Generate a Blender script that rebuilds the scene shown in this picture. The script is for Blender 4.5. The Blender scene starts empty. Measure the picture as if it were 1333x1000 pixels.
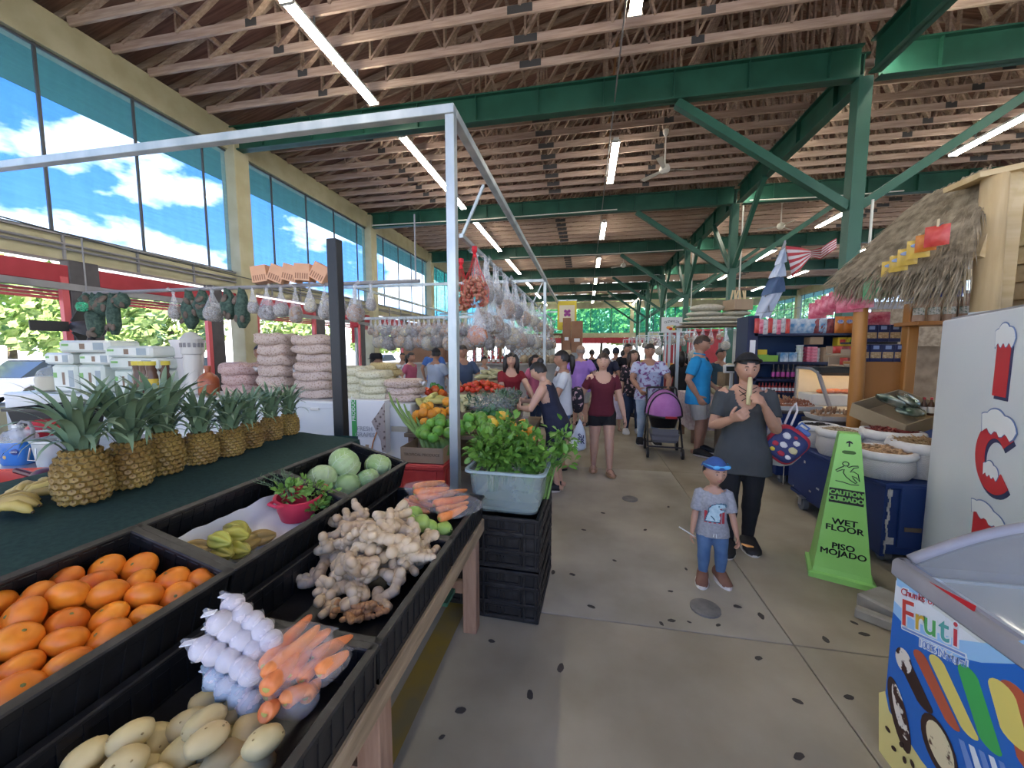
import bpy,bmesh,math,random
from mathutils import Vector as V,Matrix as M,noise as NZ
R_=random.Random(7)
PI=math.pi
sc=bpy.context.scene
COL=sc.collection
def sinr(d):return math.sin(math.radians(d))
def cosr(d):return math.cos(math.radians(d))
# ---------------------------------------------------------------- camera, sky, sun, exposure
FPX,HZ,YAW,EYE=497.0,457.0,math.radians(10.85),1.55
PITCH=math.atan((500-HZ)/FPX)
cam=bpy.data.cameras.new('camera');co=bpy.data.objects.new('camera',cam);COL.objects.link(co)
cam.sensor_fit='HORIZONTAL';cam.sensor_width=36.0;cam.lens=36.0*FPX/1333.0
cam.clip_start=0.05;cam.clip_end=500
co.location=(0,0,EYE);co.rotation_euler=(PI/2-PITCH,0,YAW)
sc.camera=co
sc.view_settings.view_transform='Standard';sc.view_settings.look='None'
sc.view_settings.gamma=1.0;sc.view_settings.use_curve_mapping=False
sc.view_settings.exposure=1.6
try:
 sc.cycles.use_denoising=True
 sc.cycles.max_bounces=8;sc.cycles.transparent_max_bounces=16
 sc.cycles.sample_clamp_indirect=6.0
 sc.cycles.use_light_tree=True
 sc.cycles.caustics_reflective=False;sc.cycles.caustics_refractive=False
except Exception:pass
_F0=V((-math.sin(YAW),math.cos(YAW),0));_R=V((math.cos(YAW),math.sin(YAW),0));_Z=V((0,0,1))
_F=_F0*math.cos(PITCH)-_Z*math.sin(PITCH);_U=_F0*math.sin(PITCH)+_Z*math.cos(PITCH)
def ray(x,y):return _F+_R*((x-666.5)/FPX)-_U*((y-500)/FPX)
def atY(x,y,Y):d=ray(x,y);return V((0,0,EYE))+d*(Y/d.y)
def atX(x,y,X):d=ray(x,y);return V((0,0,EYE))+d*(X/d.x)
def atZ(x,y,z):d=ray(x,y);return V((0,0,EYE))+d*((z-EYE)/d.z)
def world():
 w=bpy.data.worlds.new('sky');sc.world=w;w.use_nodes=True
 n=w.node_tree.nodes;l=w.node_tree.links;n.clear()
 out=n.new('ShaderNodeOutputWorld');bg=n.new('ShaderNodeBackground');l.new(bg.outputs[0],out.inputs[0])
 tc=n.new('ShaderNodeTexCoord');sp=n.new('ShaderNodeSeparateXYZ');l.new(tc.outputs['Generated'],sp.inputs[0])
 cr=n.new('ShaderNodeValToRGB');l.new(sp.outputs['Z'],cr.inputs[0])
 e=cr.color_ramp.elements;e[0].position=0.0;e[0].color=(.75,.86,1,1);e[1].position=1.0;e[1].color=(.10,.26,.78,1)
 m=cr.color_ramp.elements.new(.16);m.color=(.15,.32,.72,1)
 m=cr.color_ramp.elements.new(.42);m.color=(.055,.17,.55,1)
 mp=n.new('ShaderNodeMapping');mp.inputs['Scale'].default_value=(1,1,1.9);l.new(tc.outputs['Generated'],mp.inputs[0])
 no=n.new('ShaderNodeTexNoise');no.inputs['Scale'].default_value=3.6;no.inputs['Detail'].default_value=6;no.inputs['Roughness'].default_value=.55
 mp.inputs['Location'].default_value=(.35,.1,0)
 l.new(mp.outputs[0],no.inputs['Vector'])
 ma=n.new('ShaderNodeMath');ma.operation='MULTIPLY_ADD';l.new(sp.outputs['Z'],ma.inputs[0]);ma.inputs[1].default_value=-.42;l.new(no.outputs['Fac'],ma.inputs[2])
 c2=n.new('ShaderNodeValToRGB');l.new(ma.outputs[0],c2.inputs[0])
 c2.color_ramp.elements[0].position=.40;c2.color_ramp.elements[0].color=(0,0,0,1)
 c2.color_ramp.elements[1].position=.47;c2.color_ramp.elements[1].color=(1,1,1,1)
 mx=n.new('ShaderNodeMix');mx.data_type='RGBA';l.new(c2.outputs[0],mx.inputs['Factor']);l.new(cr.outputs[0],mx.inputs['A'])
 mx.inputs['B'].default_value=(1.25,1.25,1.26,1)
 l.new(mx.outputs['Result'],bg.inputs['Color']);bg.inputs['Strength'].default_value=SKY
SKY=1.25
world()
sun=bpy.data.lights.new('sun','SUN');so=bpy.data.objects.new('sun',sun);COL.objects.link(so)
sun.energy=6.0;sun.angle=.01;sun.color=(1,.95,.86);so.rotation_euler=(math.radians(26),math.radians(24),0)
# ---------------------------------------------------------------- materials
MATS={}
def mat(name,c,c2=None,scale=8.0,r=.6,bump=0.0,metal=0.0,alpha=1.0,emit=0.0,trans=0.0,det=4.0,var=0.0,stretch=None,lo=.35,hi=.65,tex='noise',spec=.5,coat=0.0,dist=.02,sub=0.0,ior=1.45):
 if name in MATS:return MATS[name]
 m=bpy.data.materials.new(name);MATS[name]=m;m.use_nodes=True
 nt=m.node_tree;n=nt.nodes;l=nt.links;b=n['Principled BSDF']
 c=tuple(c)+(1,)if len(c)==3 else c
 b.inputs['Base Color'].default_value=c;b.inputs['Roughness'].default_value=r;b.inputs['Metallic'].default_value=metal
 b.inputs['Specular IOR Level'].default_value=spec;b.inputs['Alpha'].default_value=alpha;b.inputs['IOR'].default_value=ior
 if trans:b.inputs['Transmission Weight'].default_value=trans
 if coat:b.inputs['Coat Weight'].default_value=coat;b.inputs['Coat Roughness'].default_value=.15
 if sub:b.inputs['Subsurface Weight'].default_value=sub;b.inputs['Subsurface Radius'].default_value=(.02,.01,.006)
 col=None;fac=None
 if c2 is not None or bump:
  tc=n.new('ShaderNodeTexCoord');mp=n.new('ShaderNodeMapping');l.new(tc.outputs['Object'],mp.inputs[0])
  if stretch:mp.inputs['Scale'].default_value=stretch
  if tex=='noise':
   t=n.new('ShaderNodeTexNoise');t.inputs['Scale'].default_value=scale;t.inputs['Detail'].default_value=det;fac=t.outputs['Fac']
  elif tex=='voro':
   t=n.new('ShaderNodeTexVoronoi');t.inputs['Scale'].default_value=scale;fac=t.outputs['Distance']
  elif tex=='wave':
   t=n.new('ShaderNodeTexWave');t.inputs['Scale'].default_value=scale;t.inputs['Distortion'].default_value=1.5;fac=t.outputs['Fac']
  elif tex=='check':
   t=n.new('ShaderNodeTexChecker');t.inputs['Scale'].default_value=scale;fac=t.outputs['Fac']
  l.new(mp.outputs[0],t.inputs['Vector'])
 if c2 is not None:
  rp=n.new('ShaderNodeValToRGB');l.new(fac,rp.inputs[0])
  rp.color_ramp.elements[0].position=lo;rp.color_ramp.elements[1].position=hi
  rp.color_ramp.elements[0].color=c;rp.color_ramp.elements[1].color=tuple(c2)+(1,)
  col=rp.outputs[0]
 if var:
  oi=n.new('ShaderNodeObjectInfo');hs=n.new('ShaderNodeHueSaturation')
  mr=n.new('ShaderNodeMapRange');mr.inputs['To Min'].default_value=1-var;mr.inputs['To Max'].default_value=1+var
  l.new(oi.outputs['Random'],mr.inputs[0]);l.new(mr.outputs[0],hs.inputs['Value'])
  mr2=n.new('ShaderNodeMapRange');mr2.inputs['To Min'].default_value=.5-var*.06;mr2.inputs['To Max'].default_value=.5+var*.06
  l.new(oi.outputs['Random'],mr2.inputs[0]);l.new(mr2.outputs[0],hs.inputs['Hue'])
  if col is not None:l.new(col,hs.inputs['Color'])
  else:hs.inputs['Color'].default_value=c
  col=hs.outputs[0]
 if col is not None:l.new(col,b.inputs['Base Color'])
 if emit:
  b.inputs['Emission Strength'].default_value=emit;b.inputs['Emission Color'].default_value=c
 if bump:
  bp=n.new('ShaderNodeBump');bp.inputs['Strength'].default_value=bump;bp.inputs['Distance'].default_value=dist
  l.new(fac,bp.inputs['Height']);l.new(bp.outputs[0],b.inputs['Normal'])
 return m
def film(name,c,op=.35,r=.25,c2=None,scale=6,sharp=.5):
 """thin plastic film: part see-through, part translucent/glossy"""
 if name in MATS:return MATS[name]
 m=bpy.data.materials.new(name);MATS[name]=m;m.use_nodes=True
 nt=m.node_tree;n=nt.nodes;l=nt.links;b=n['Principled BSDF'];out=n['Material Output']
 b.inputs['Base Color'].default_value=tuple(c)+(1,);b.inputs['Roughness'].default_value=r;b.inputs['Specular IOR Level'].default_value=.8
 tr=n.new('ShaderNodeBsdfTransparent');mx=n.new('ShaderNodeMixShader')
 tc=n.new('ShaderNodeTexCoord');t=n.new('ShaderNodeTexNoise');t.inputs['Scale'].default_value=scale;t.inputs['Detail'].default_value=3
 l.new(tc.outputs['Object'],t.inputs['Vector'])
 mr=n.new('ShaderNodeMapRange');l.new(t.outputs['Fac'],mr.inputs[0]);mr.inputs['From Min'].default_value=.3;mr.inputs['From Max'].default_value=.7
 mr.inputs['To Min'].default_value=op*.6;mr.inputs['To Max'].default_value=min(1,op*1.4)
 l.new(mr.outputs[0],mx.inputs[0]);l.new(tr.outputs[0],mx.inputs[1]);l.new(b.outputs[0],mx.inputs[2]);l.new(mx.outputs[0],out.inputs[0])
 bp=n.new('ShaderNodeBump');bp.inputs['Strength'].default_value=sharp;bp.inputs['Distance'].default_value=.02;l.new(t.outputs['Fac'],bp.inputs['Height']);l.new(bp.outputs[0],b.inputs['Normal'])
 return m
def net_mat(name,tint,body,op,scale=30):
 m=bpy.data.materials.new(name);MATS[name]=m;m.use_nodes=True
 nt=m.node_tree;n=nt.nodes;l=nt.links;n.clear()
 out=n.new('ShaderNodeOutputMaterial');tr=n.new('ShaderNodeBsdfTransparent');tr.inputs[0].default_value=tint+(1,)
 tl=n.new('ShaderNodeBsdfTranslucent');tl.inputs[0].default_value=body+(1,);df=n.new('ShaderNodeBsdfDiffuse');df.inputs[0].default_value=body+(1,)
 m1=n.new('ShaderNodeMixShader');m1.inputs[0].default_value=.4;l.new(tl.outputs[0],m1.inputs[1]);l.new(df.outputs[0],m1.inputs[2])
 tc=n.new('ShaderNodeTexCoord');mp=n.new('ShaderNodeMapping');mp.inputs['Scale'].default_value=(1,.25,2.2);l.new(tc.outputs['Object'],mp.inputs[0])
 t=n.new('ShaderNodeTexNoise');t.inputs['Scale'].default_value=9;t.inputs['Detail'].default_value=5;l.new(mp.outputs[0],t.inputs['Vector'])
 mp2=n.new('ShaderNodeMapping');mp2.inputs['Scale'].default_value=(1,1.6,.16);l.new(tc.outputs['Object'],mp2.inputs[0])
 t2=n.new('ShaderNodeTexNoise');t2.inputs['Scale'].default_value=4;t2.inputs['Detail'].default_value=5;l.new(mp2.outputs[0],t2.inputs['Vector'])
 ad=n.new('ShaderNodeMath');ad.operation='ADD';l.new(t.outputs['Fac'],ad.inputs[0]);l.new(t2.outputs['Fac'],ad.inputs[1])
 mr=n.new('ShaderNodeMapRange');l.new(ad.outputs[0],mr.inputs[0]);mr.inputs['From Min'].default_value=.7;mr.inputs['From Max'].default_value=1.3
 mr.inputs['To Min'].default_value=op*.65;mr.inputs['To Max'].default_value=op*1.35
 m2=n.new('ShaderNodeMixShader');l.new(mr.outputs[0],m2.inputs[0]);l.new(tr.outputs[0],m2.inputs[1]);l.new(m1.outputs[0],m2.inputs[2]);l.new(m2.outputs[0],out.inputs[0])
 return m
# ---------------------------------------------------------------- mesh builder
def rotm(rx=0,ry=0,rz=0):
 return M.Rotation(math.radians(rz),4,'Z')@M.Rotation(math.radians(ry),4,'Y')@M.Rotation(math.radians(rx),4,'X')
def T(x,y,z):return M.Translation((x,y,z))
class MB:
 def __init__(s,X=None):s.v=[];s.f=[];s.m=[];s.X=X;s.mi=0
 def add(s,vs,fs,X=None):
  o=len(s.v)
  for p in vs:
   p=V(p)
   if X is not None:p=X@p
   if s.X is not None:p=s.X@p
   s.v.append(p)
  for f in fs:s.f.append([i+o for i in f]);s.m.append(s.mi)
  return s
 def box(s,c,d,X=None,b=0.0):
  cx,cy,cz=c;x,y,z=d[0]/2,d[1]/2,d[2]/2
  if X is None:X=T(cx,cy,cz)
  else:X=T(cx,cy,cz)@X
  if b<=0:
   vs=[(i*x,j*y,k*z)for i in(-1,1)for j in(-1,1)for k in(-1,1)]
   return s.add(vs,[(0,1,3,2),(4,6,7,5),(0,4,5,1),(2,3,7,6),(0,2,6,4),(1,5,7,3)],X)
  vs=[];ix={}
  for i in(-1,1):
   for j in(-1,1):
    for k in(-1,1):
     for a in range(3):
      p=[i*(x-b),j*(y-b),k*(z-b)]
      p[a]=(i*x,j*y,k*z)[a];ix[(i,j,k,a)]=len(vs);vs.append(p)
  fs=[]
  for a in range(3):
   o=[q for q in range(3)if q!=a]
   for sg in(-1,1):
    q=[]
    for(u,w)in((-1,-1),(1,-1),(1,1),(-1,1)):
     t=[0,0,0];t[a]=sg;t[o[0]]=u;t[o[1]]=w;q.append(ix[(t[0],t[1],t[2],a)])
    fs.append(q)
  for a in range(3):
   o=[q for q in range(3)if q!=a]
   for u in(-1,1):
    for w in(-1,1):
     t0=[0,0,0];t0[o[0]]=u;t0[o[1]]=w;t1=list(t0);t0[a]=-1;t1[a]=1
     fs.append([ix[(*t0,o[0])],ix[(*t1,o[0])],ix[(*t1,o[1])],ix[(*t0,o[1])]])
  for i in(-1,1):
   for j in(-1,1):
    for k in(-1,1):fs.append([ix[(i,j,k,0)],ix[(i,j,k,1)],ix[(i,j,k,2)]])
  return s.add(vs,fs,X)
 def beam(s,p0,p1,w,h,up=(0,0,1),b=0):
  p0=V(p0);p1=V(p1);d=p1-p0;L=d.length;d.normalize();up=V(up)
  sx=d.cross(up)
  if sx.length<1e-4:sx=d.cross(V((0,1,0)))
  sx.normalize();uz=sx.cross(d)
  X=M(((sx.x,d.x,uz.x,0),(sx.y,d.y,uz.y,0),(sx.z,d.z,uz.z,0),(0,0,0,1)))
  c=(p0+p1)/2
  return s.box(c,(w,L,h),X,b)
 def loft(s,rings,cap=True,close=True):
  n=len(rings[0]);vs=[p for r in rings for p in r];fs=[]
  for i in range(len(rings)-1):
   for j in range(n if close else n-1):
    k=(j+1)%n;fs.append((i*n+j,i*n+k,(i+1)*n+k,(i+1)*n+j))
  if cap and close:
   fs.append(list(range(n))[::-1]);fs.append([(len(rings)-1)*n+j for j in range(n)])
  return s.add(vs,fs)
 def tube(s,pts,r,n=8,cap=True,flat=1.0,ref=None,close=False):
  pts=[V(p)for p in pts];rings=[]
  rs=r if isinstance(r,(list,tuple))else[r]*len(pts)
  pu=V(ref)if ref else None
  for i,p in enumerate(pts):
   d=(pts[min(i+1,len(pts)-1)]-pts[max(i-1,0)])
   if d.length<1e-9:d=V((0,0,1))
   d.normalize()
   if pu is None:pu=V((0,0,1))if abs(d.z)<.9 else V((0,1,0))
   a=d.cross(pu)
   if a.length<1e-5:a=d.cross(V((.3,.5,.8)))
   a.normalize();b=a.cross(d);pu=b
   rings.append([p+a*(math.cos(t)*rs[i])+b*(math.sin(t)*rs[i]*flat)for t in[2*PI*q/n for q in range(n)]])
  return s.loft(rings,cap)
 def cyl(s,p0,p1,r0,r1=None,n=12):return s.tube([p0,p1],[r0,r0 if r1 is None else r1],n)
 def lathe(s,prof,n=16,c=(0,0,0),sx=1,sy=1,X=None,cap=True):
  rings=[[V((c[0]+r*sx*math.cos(2*PI*q/n),c[1]+r*sy*math.sin(2*PI*q/n),c[2]+z))for q in range(n)]for r,z in prof]
  if X is not None:rings=[[X@p for p in r]for r in rings]
  return s.loft(rings,cap)
 def ell(s,c,r,nu=16,nv=10,fn=None,X=None):
  rings=[]
  for i in range(1,nv):
   t=PI*i/nv
   ring=[]
   for j in range(nu):
    a=2*PI*j/nu
    u=V((math.sin(t)*math.cos(a),math.sin(t)*math.sin(a),-math.cos(t)))
    k=fn(u)if fn else 1.0
    ring.append(V((u.x*r[0]*k,u.y*r[1]*k,u.z*r[2]*k)))
   rings.append(ring)
  k0=fn(V((0,0,-1)))if fn else 1;k1=fn(V((0,0,1)))if fn else 1
  vs=[p for q in rings for p in q]+[V((0,0,-r[2]*k0)),V((0,0,r[2]*k1))]
  fs=[];nr=len(rings)
  for i in range(nr-1):
   for j in range(nu):
    k=(j+1)%nu;fs.append((i*nu+j,i*nu+k,(i+1)*nu+k,(i+1)*nu+j))
  for j in range(nu):
   k=(j+1)%nu
   fs.append((nr*nu,k,j));fs.append((nr*nu+1,(nr-1)*nu+j,(nr-1)*nu+k))
  XX=T(*c)if X is None else T(*c)@X
  return s.add(vs,fs,XX)
 def grid(s,fn,nu,nv,X=None):
  vs=[fn(i/nu,j/nv)for i in range(nu+1)for j in range(nv+1)];w=nv+1
  return s.add(vs,[(i*w+j,(i+1)*w+j,(i+1)*w+j+1,i*w+j+1)for i in range(nu)for j in range(nv)],X)
 def prism(s,poly,h,X=None):
  n=len(poly);vs=[(p[0],p[1],0)for p in poly]+[(p[0],p[1],h)for p in poly]
  fs=[list(range(n))[::-1],[n+i for i in range(n)]]+[(i,(i+1)%n,n+(i+1)%n,n+i)for i in range(n)]
  return s.add(vs,fs,X)
 def build(s,name,mats=None,parent=None,loc=None,smooth=None,rz=None,X=None):
  me=bpy.data.meshes.new(name);me.from_pydata([tuple(p)for p in s.v],[],s.f);
  if mats is not None:
   for q in(mats if isinstance(mats,(list,tuple))else[mats]):me.materials.append(q)
  if len(me.materials)>1:me.polygons.foreach_set('material_index',s.m)
  if smooth is not None:
   me.polygons.foreach_set('use_smooth',[True]*len(me.polygons))
   if smooth<180:me.set_sharp_from_angle(angle=math.radians(smooth))
  me.update()
  return link(name,me,parent,loc,rz,X)
def link(name,me,parent=None,loc=None,rz=None,X=None):
 o=bpy.data.objects.new(name,me);COL.objects.link(o)
 if parent is not None:o.parent=parent
 if X is not None:o.matrix_local=X
 if loc is not None:o.location=loc
 if rz is not None:o.rotation_euler=(0,0,math.radians(rz))
 return o
def tag(o,label,cat,group=None):
 o['label']=label;o['category']=cat
 if group:o['group']=group
 return o
def thing(name,label,cat,loc=(0,0,0),rz=0,group=None,X=None):
 o=bpy.data.objects.new(name,None);COL.objects.link(o);o.empty_display_size=.05
 if X is not None:o.matrix_world=X
 else:o.location=loc;o.rotation_euler=(0,0,math.radians(rz))
 return tag(o,label,cat,group)
def struct(o):o['kind']='structure';return o
def kids(o):return[c for c in o.children]
CH={}
def dup(o,loc=None,rz=None,label=None,X=None,scale=None,parent=None,_top=True):
 c=o.copy();COL.objects.link(c)
 if parent is not None:c.parent=parent
 if X is not None:c.matrix_world=X
 if loc is not None:c.location=loc
 if rz is not None:c.rotation_euler=(0,0,math.radians(rz))if not isinstance(rz,tuple)else tuple(math.radians(a)for a in rz)
 if scale is not None:c.scale=scale if isinstance(scale,tuple)else(scale,)*3
 if label:c['label']=label
 for ch in o.children:dup(ch,parent=c)
 return c
ORD=['first','second','third','fourth','fifth','sixth','seventh','eighth','ninth','tenth','eleventh','twelfth','thirteenth','fourteenth','fifteenth','sixteenth','seventeenth','eighteenth','nineteenth','twentieth']
TENS=['','','twenty','thirty','forty','fifty','sixty','seventy','eighty','ninety']
def nth(i):
 if i<20:return ORD[i]
 t,u=divmod(i+1,10)
 return(TENS[t]+'-'+ORD[u-1])if u else TENS[t][:-1]+'ieth'
FONT=bpy.data.fonts.load('<builtin>')if '<builtin>' in bpy.data.fonts else None
def text(name,s,size,m,parent=None,X=None,ext=.001,off=0.0,shear=0.0,sx=1.0,align='CENTER',lead=1.0,bold=0):
 c=bpy.data.curves.new(name,'FONT');c.body=s;c.size=size;c.extrude=ext;c.offset=off;c.shear=shear
 c.align_x=align;c.align_y='CENTER';c.space_line=lead;c.resolution_u=3
 o=bpy.data.objects.new(name,c)
 me=bpy.data.meshes.new_from_object(o);bpy.data.objects.remove(o);bpy.data.curves.remove(c)
 if sx!=1.0:
  for v in me.vertices:v.co.x*=sx
 if bold:
  b=bmesh.new();b.from_mesh(me);g=b.verts[:]+b.edges[:]+b.faces[:]
  for dx,dy in((bold,0),(-bold,0),(0,bold*.7)):r=bmesh.ops.duplicate(b,geom=g);bmesh.ops.translate(b,verts=[e for e in r['geom']if isinstance(e,bmesh.types.BMVert)],vec=(dx,dy,0))
  b.to_mesh(me);b.free()
 me.materials.clear();me.materials.append(m)
 return link(name,me,parent,X=X)
def wallX(p,xdir,ydir=(0,0,1)):
 """matrix whose local XY lies on a vertical face: local x along xdir, local y up, local z out"""
 x=V(xdir).normalized();y=V(ydir).normalized();z=x.cross(y);z.normalize();y=z.cross(x)
 return M(((x.x,y.x,z.x,p[0]),(x.y,y.y,z.y,p[1]),(x.z,y.z,z.z,p[2]),(0,0,0,1)))
def nz(p,s=1.0):return NZ.noise(V(p)*s)
# ================================================================ the building
S=6.1;B1=8.52;XL=-8.77;XC=5.0;XR=18.77;YB=45.1;YF=-6.0
BEAMS=[B1+S*i for i in range(-2,6)]
conc=mat('concrete floor',(.215,.185,.13),(.41,.37,.285),1.3,.75,.25,det=9,lo=.3,hi=.72)
conc_d=mat('concrete floor pale',(.25,.23,.18),(.42,.39,.32),1.7,.75,.25,det=9,lo=.3,hi=.72)
cream=mat('cream painted concrete',(.36,.33,.20),(.43,.40,.26),2.2,.7,.15)
green=mat('green painted steel',(.010,.062,.038),(.017,.088,.056),2,.45,.05)
green2=mat('green painted column',(.012,.068,.045),(.020,.090,.06),1.2,.45,.05)
wood_t=mat('truss timber',(.37,.26,.205),(.51,.385,.31),5,.8,.2,stretch=(.4,6,6),var=.12)
wood_w=mat('truss web timber',(.29,.20,.15),(.42,.31,.24),5,.8,.2,stretch=(.4,6,6),var=.15)
deck=mat('roof deck boards',(.155,.076,.056),(.27,.15,.11),4,.85,.2,stretch=(.3,6,1),var=.15)
plate_g=mat('grey gang plate',(.10,.10,.10),r=.5,metal=.5)
darkm=mat('dark mullion',(.05,.055,.06),r=.5)
red_p=mat('red painted steel',(.30,.02,.03),(.36,.03,.045),3,.5)
grey_m=mat('grey painted metal',(.20,.20,.21),(.26,.26,.27),3,.5)
netb=net_mat('blue green shade net',(.76,.86,1.0),(.07,.33,.32),.17)
netf=net_mat('edge-on look teal shade net',(.60,.90,.95),(.10,.50,.48),.42)  # same net; its heavier edge-on look is put into tint and opacity
netg=net_mat('green shade net',(.66,1.0,.86),(.10,.55,.42),.30)
white_e=mat('tube glow',(1,.93,.80),emit=20)
fix_w=mat('white fixture enamel',(.75,.75,.72),r=.4)
floor=struct(MB().box((5,19,-.15),(30,56,.2)).build('floor',mat('joint dirt',(.05,.045,.04),r=.9)))
xs=[-9,-5.2,-1.55,1.11,4.0,7.5,11,14.5,18.9];ys=[-6,-3.8,-.8,2.14,5.1,8.1,11.1,14.1,18,22,26,30,34,38,42,46]
for i in range(len(xs)-1):
 for j in range(len(ys)-1):
  g=.0035
  MB().box(((xs[i]+xs[i+1])/2,(ys[j]+ys[j+1])/2,-.03),(xs[i+1]-xs[i]-2*g,ys[j+1]-ys[j]-2*g,.06),b=.003).build('slab',conc_d if(i==2 and j in(3,))else conc,floor)
stain=mat('dark gum stain',(.045,.04,.036),r=.8)
def blob(n,r,seed):
 q=random.Random(seed);return[(r*(1+.35*(q.random()-.5))*math.cos(2*PI*k/n),.55*r*(1+.35*(q.random()-.5))*math.sin(2*PI*k/n))for k in range(n)]
q=random.Random(3)
sp=[(893,741),(861,812),(874,808),(897,810),(935,814),(991,802),(1075,833),(987,857),(1038,913),(1112,811),(1105,908),(935,798),(873,770),(720,745),(745,748),(770,790),(800,730),(640,835),(600,925),(575,960),(730,870),(840,690),(870,660),(900,700),(760,690),(785,668),(1125,826),(1040,985),(960,790),(690,905)]
for k,(x,y)in enumerate(sp):
 p=atZ(x,y,0);mb=MB();mb.prism(blob(9,q.uniform(.012,.028),k),.0025,T(p.x,p.y,-.0005)@rotm(0,0,q.uniform(0,180)))
 o=mb.build('stain',stain,floor)
yl=mat('worn yellow paint',(.30,.20,.03),(.22,.17,.07),6,.8)
a=atZ(588,812,0);MB().box((a.x-.02,1.4,.0),(.12,1.5,.003)).build('painted_line',yl,floor)
mb=MB();p=atZ(918,793,0);mb.lathe([(.085,0),(.085,.012),(.07,.016)],20,(p.x,p.y,0))
mb.build('drain_cover',mat('drain iron',(.12,.12,.115),(.18,.175,.165),20,.6),floor,smooth=30)
mb=MB();p=atZ(820,650,0);mb.lathe([(.08,0),(.08,.008),(.07,.012)],18,(p.x,p.y,0));mb.build('drain_cover',MATS['drain iron'],floor,smooth=30)
# --- ceiling: deck boards, trusses
SL=.25
def topz(X):return 7.32+SL*(X-XL)if X<XC else 7.32+SL*(XR-X)
ceil=struct(MB().box((XC,(YF+YB)/2,topz(XC)+.12),(.3,YB-YF,.1)).build('ceiling',deck))
w=1.22;k=0;y=YF
L0=math.hypot(XC-XL+1.2,SL*(XC-XL+1.2));ang=math.degrees(math.atan(SL))
dme=MB().box((0,0,0),(L0,w-.012,.05)).build('deck_board',deck,ceil)
first=True
while y<YB+1:
 for sgn in(-1,1):
  xm=XC+sgn*(XC-XL+1.2)/2
  X=T(xm,y+w/2,topz(xm)+.09+R_.uniform(0,.012))@rotm(0,sgn*ang,0)
  o=dme if first else link('deck_board',dme.data,ceil)
  o.matrix_local=X;first=False
 y+=w
LT=XC-XL-.1
def chord():return MB().box((LT/2,0,.07),(LT,.045,.15)).build('roof_truss',wood_t,ceil)
ch0=chord()
tc0=MB().beam((-.9,0,.24+SL*-.9),(LT,0,.24+SL*LT),.045,.12).build('top_chord',wood_w,ch0)
webs=[]
npn=9;px=[LT*i/npn for i in range(npn+1)]
for i in range(1,npn+1):
 zt=.22+SL*px[i]
 webs.append(((px[i],0,.12),(px[i],0,zt)))
 webs.append(((px[i-1]+(.3 if i==1 else 0),.0,.12),(px[i],0,zt)))
 if i<npn and i%2==0:webs.append(((px[i]+.7,0,.12),(px[i]+.05,0,zt)))
wm=[]
for a,b in webs:wm.append(MB().beam((a[0],.0,a[2]),(b[0],0,b[2]),.04,.09,up=(0,1,0)).build('web',wood_w,ch0))
pl=[]
for pxx in(3.05,7.6,10.65):pl.append(MB().box((pxx,0,.075),(.42 if pxx==7.6 else .22,.052,.13)).build('gusset_plate',plate_g,ch0))
allweb=MB()
for a,b in webs:allweb.beam((a[0],0,a[2]),(b[0],0,b[2]),.04,.09,up=(0,1,0))
aw=None
bys=sorted(BEAMS);tz=7.07
yy=B1-9*.61;used=False
def put_truss(y,left,detail):
 global used,aw
 X=T(XL+.02,y,tz)if left else T(XR-.02,y,tz)@M.Scale(-1,4,(1,0,0))
 if detail:
  if not used:r=ch0;used=True
  else:r=dup(ch0,parent=ceil)
  r.matrix_local=X
 else:
  r=link('roof_truss',ch0.data,ceil);r.matrix_local=X
  link('top_chord',tc0.data,r)
  if aw is None:aw=allweb.build('web',wood_w,r)
  else:link('web',aw.data,r)
  link('gusset_plate',pl[1].data,r)
y=B1-7*.61
while y<YB-.3:
 if all(abs(y-b)>.2 for b in BEAMS):
  n=y-B1
  put_truss(y,True,y<B1+.9*S)
  put_truss(y,False,B1-1<y<B1+4)
 y+=.61
for y in[YF+.61*i for i in range(int((B1-7.2*.61-YF)/.61))]:
 if all(abs(y-b)>.2 for b in BEAMS):
  r=link('roof_truss',ch0.data,ceil);r.matrix_local=T(XL+.02,y,tz);link('top_chord',tc0.data,r)
orangew=mat('orange stained brace',(.30,.15,.06),(.38,.20,.09),6,.8)
for i,(xx,zz)in enumerate(((-7.0,.34),(-5.2,.38),(-2.9,.5),(-1.5,.75),(.55,.95),(1.9,.7),(3.4,1.2),(7.3,.6),(9.5,.6),(12,.5))):
 for b in range(-1,6):
  y0=B1+S*b+.15;MB().box((xx,y0+S/2-.15,tz+zz),(.045,S-.3,.09)).build('brace_board',orangew if xx==.55 else wood_w,ceil)
# --- steel girders and columns
def ibeam(mb,p0,p1,h=.57,w=.2,t=.03,stiff=1.35):
 p0=V(p0);p1=V(p1)
 mb.beam(p0+V((0,0,h/2)),p1+V((0,0,h/2)),.02,h)
 mb.beam(p0+V((0,0,t/2)),p1+V((0,0,t/2)),w,t);mb.beam(p0+V((0,0,h-t/2)),p1+V((0,0,h-t/2)),w,t)
g0=None;stf=None
for b in BEAMS:
 for(x0,x1)in((XL+.05,XC-.15),(XC+.15,XR-.05)):
  mb=MB();ibeam(mb,(x0,b,6.5),(x1,b,6.5));g=struct(mb.build('roof_girder',green))
  x=x0+.9
  while x<x1-.2:
   if stf is None:stf=MB().box((0,0,0),(.016,.18,.51)).build('stiffener',green,g);o=stf
   else:o=link('stiffener',stf.data,g)
   o.location=(x,b,6.785);x+=1.35
for i in range(len(BEAMS)-1):
 mb=MB();ibeam(mb,(XC,BEAMS[i]+.15,6.5),(XC,BEAMS[i+1]-.15,6.5));g=struct(mb.build('roof_girder',green))
 for k in range(4):o=link('stiffener',stf.data,g);o.location=(XC,BEAMS[i]+.9+1.4*k,6.785);o.rotation_euler=(0,0,PI/2)
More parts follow.
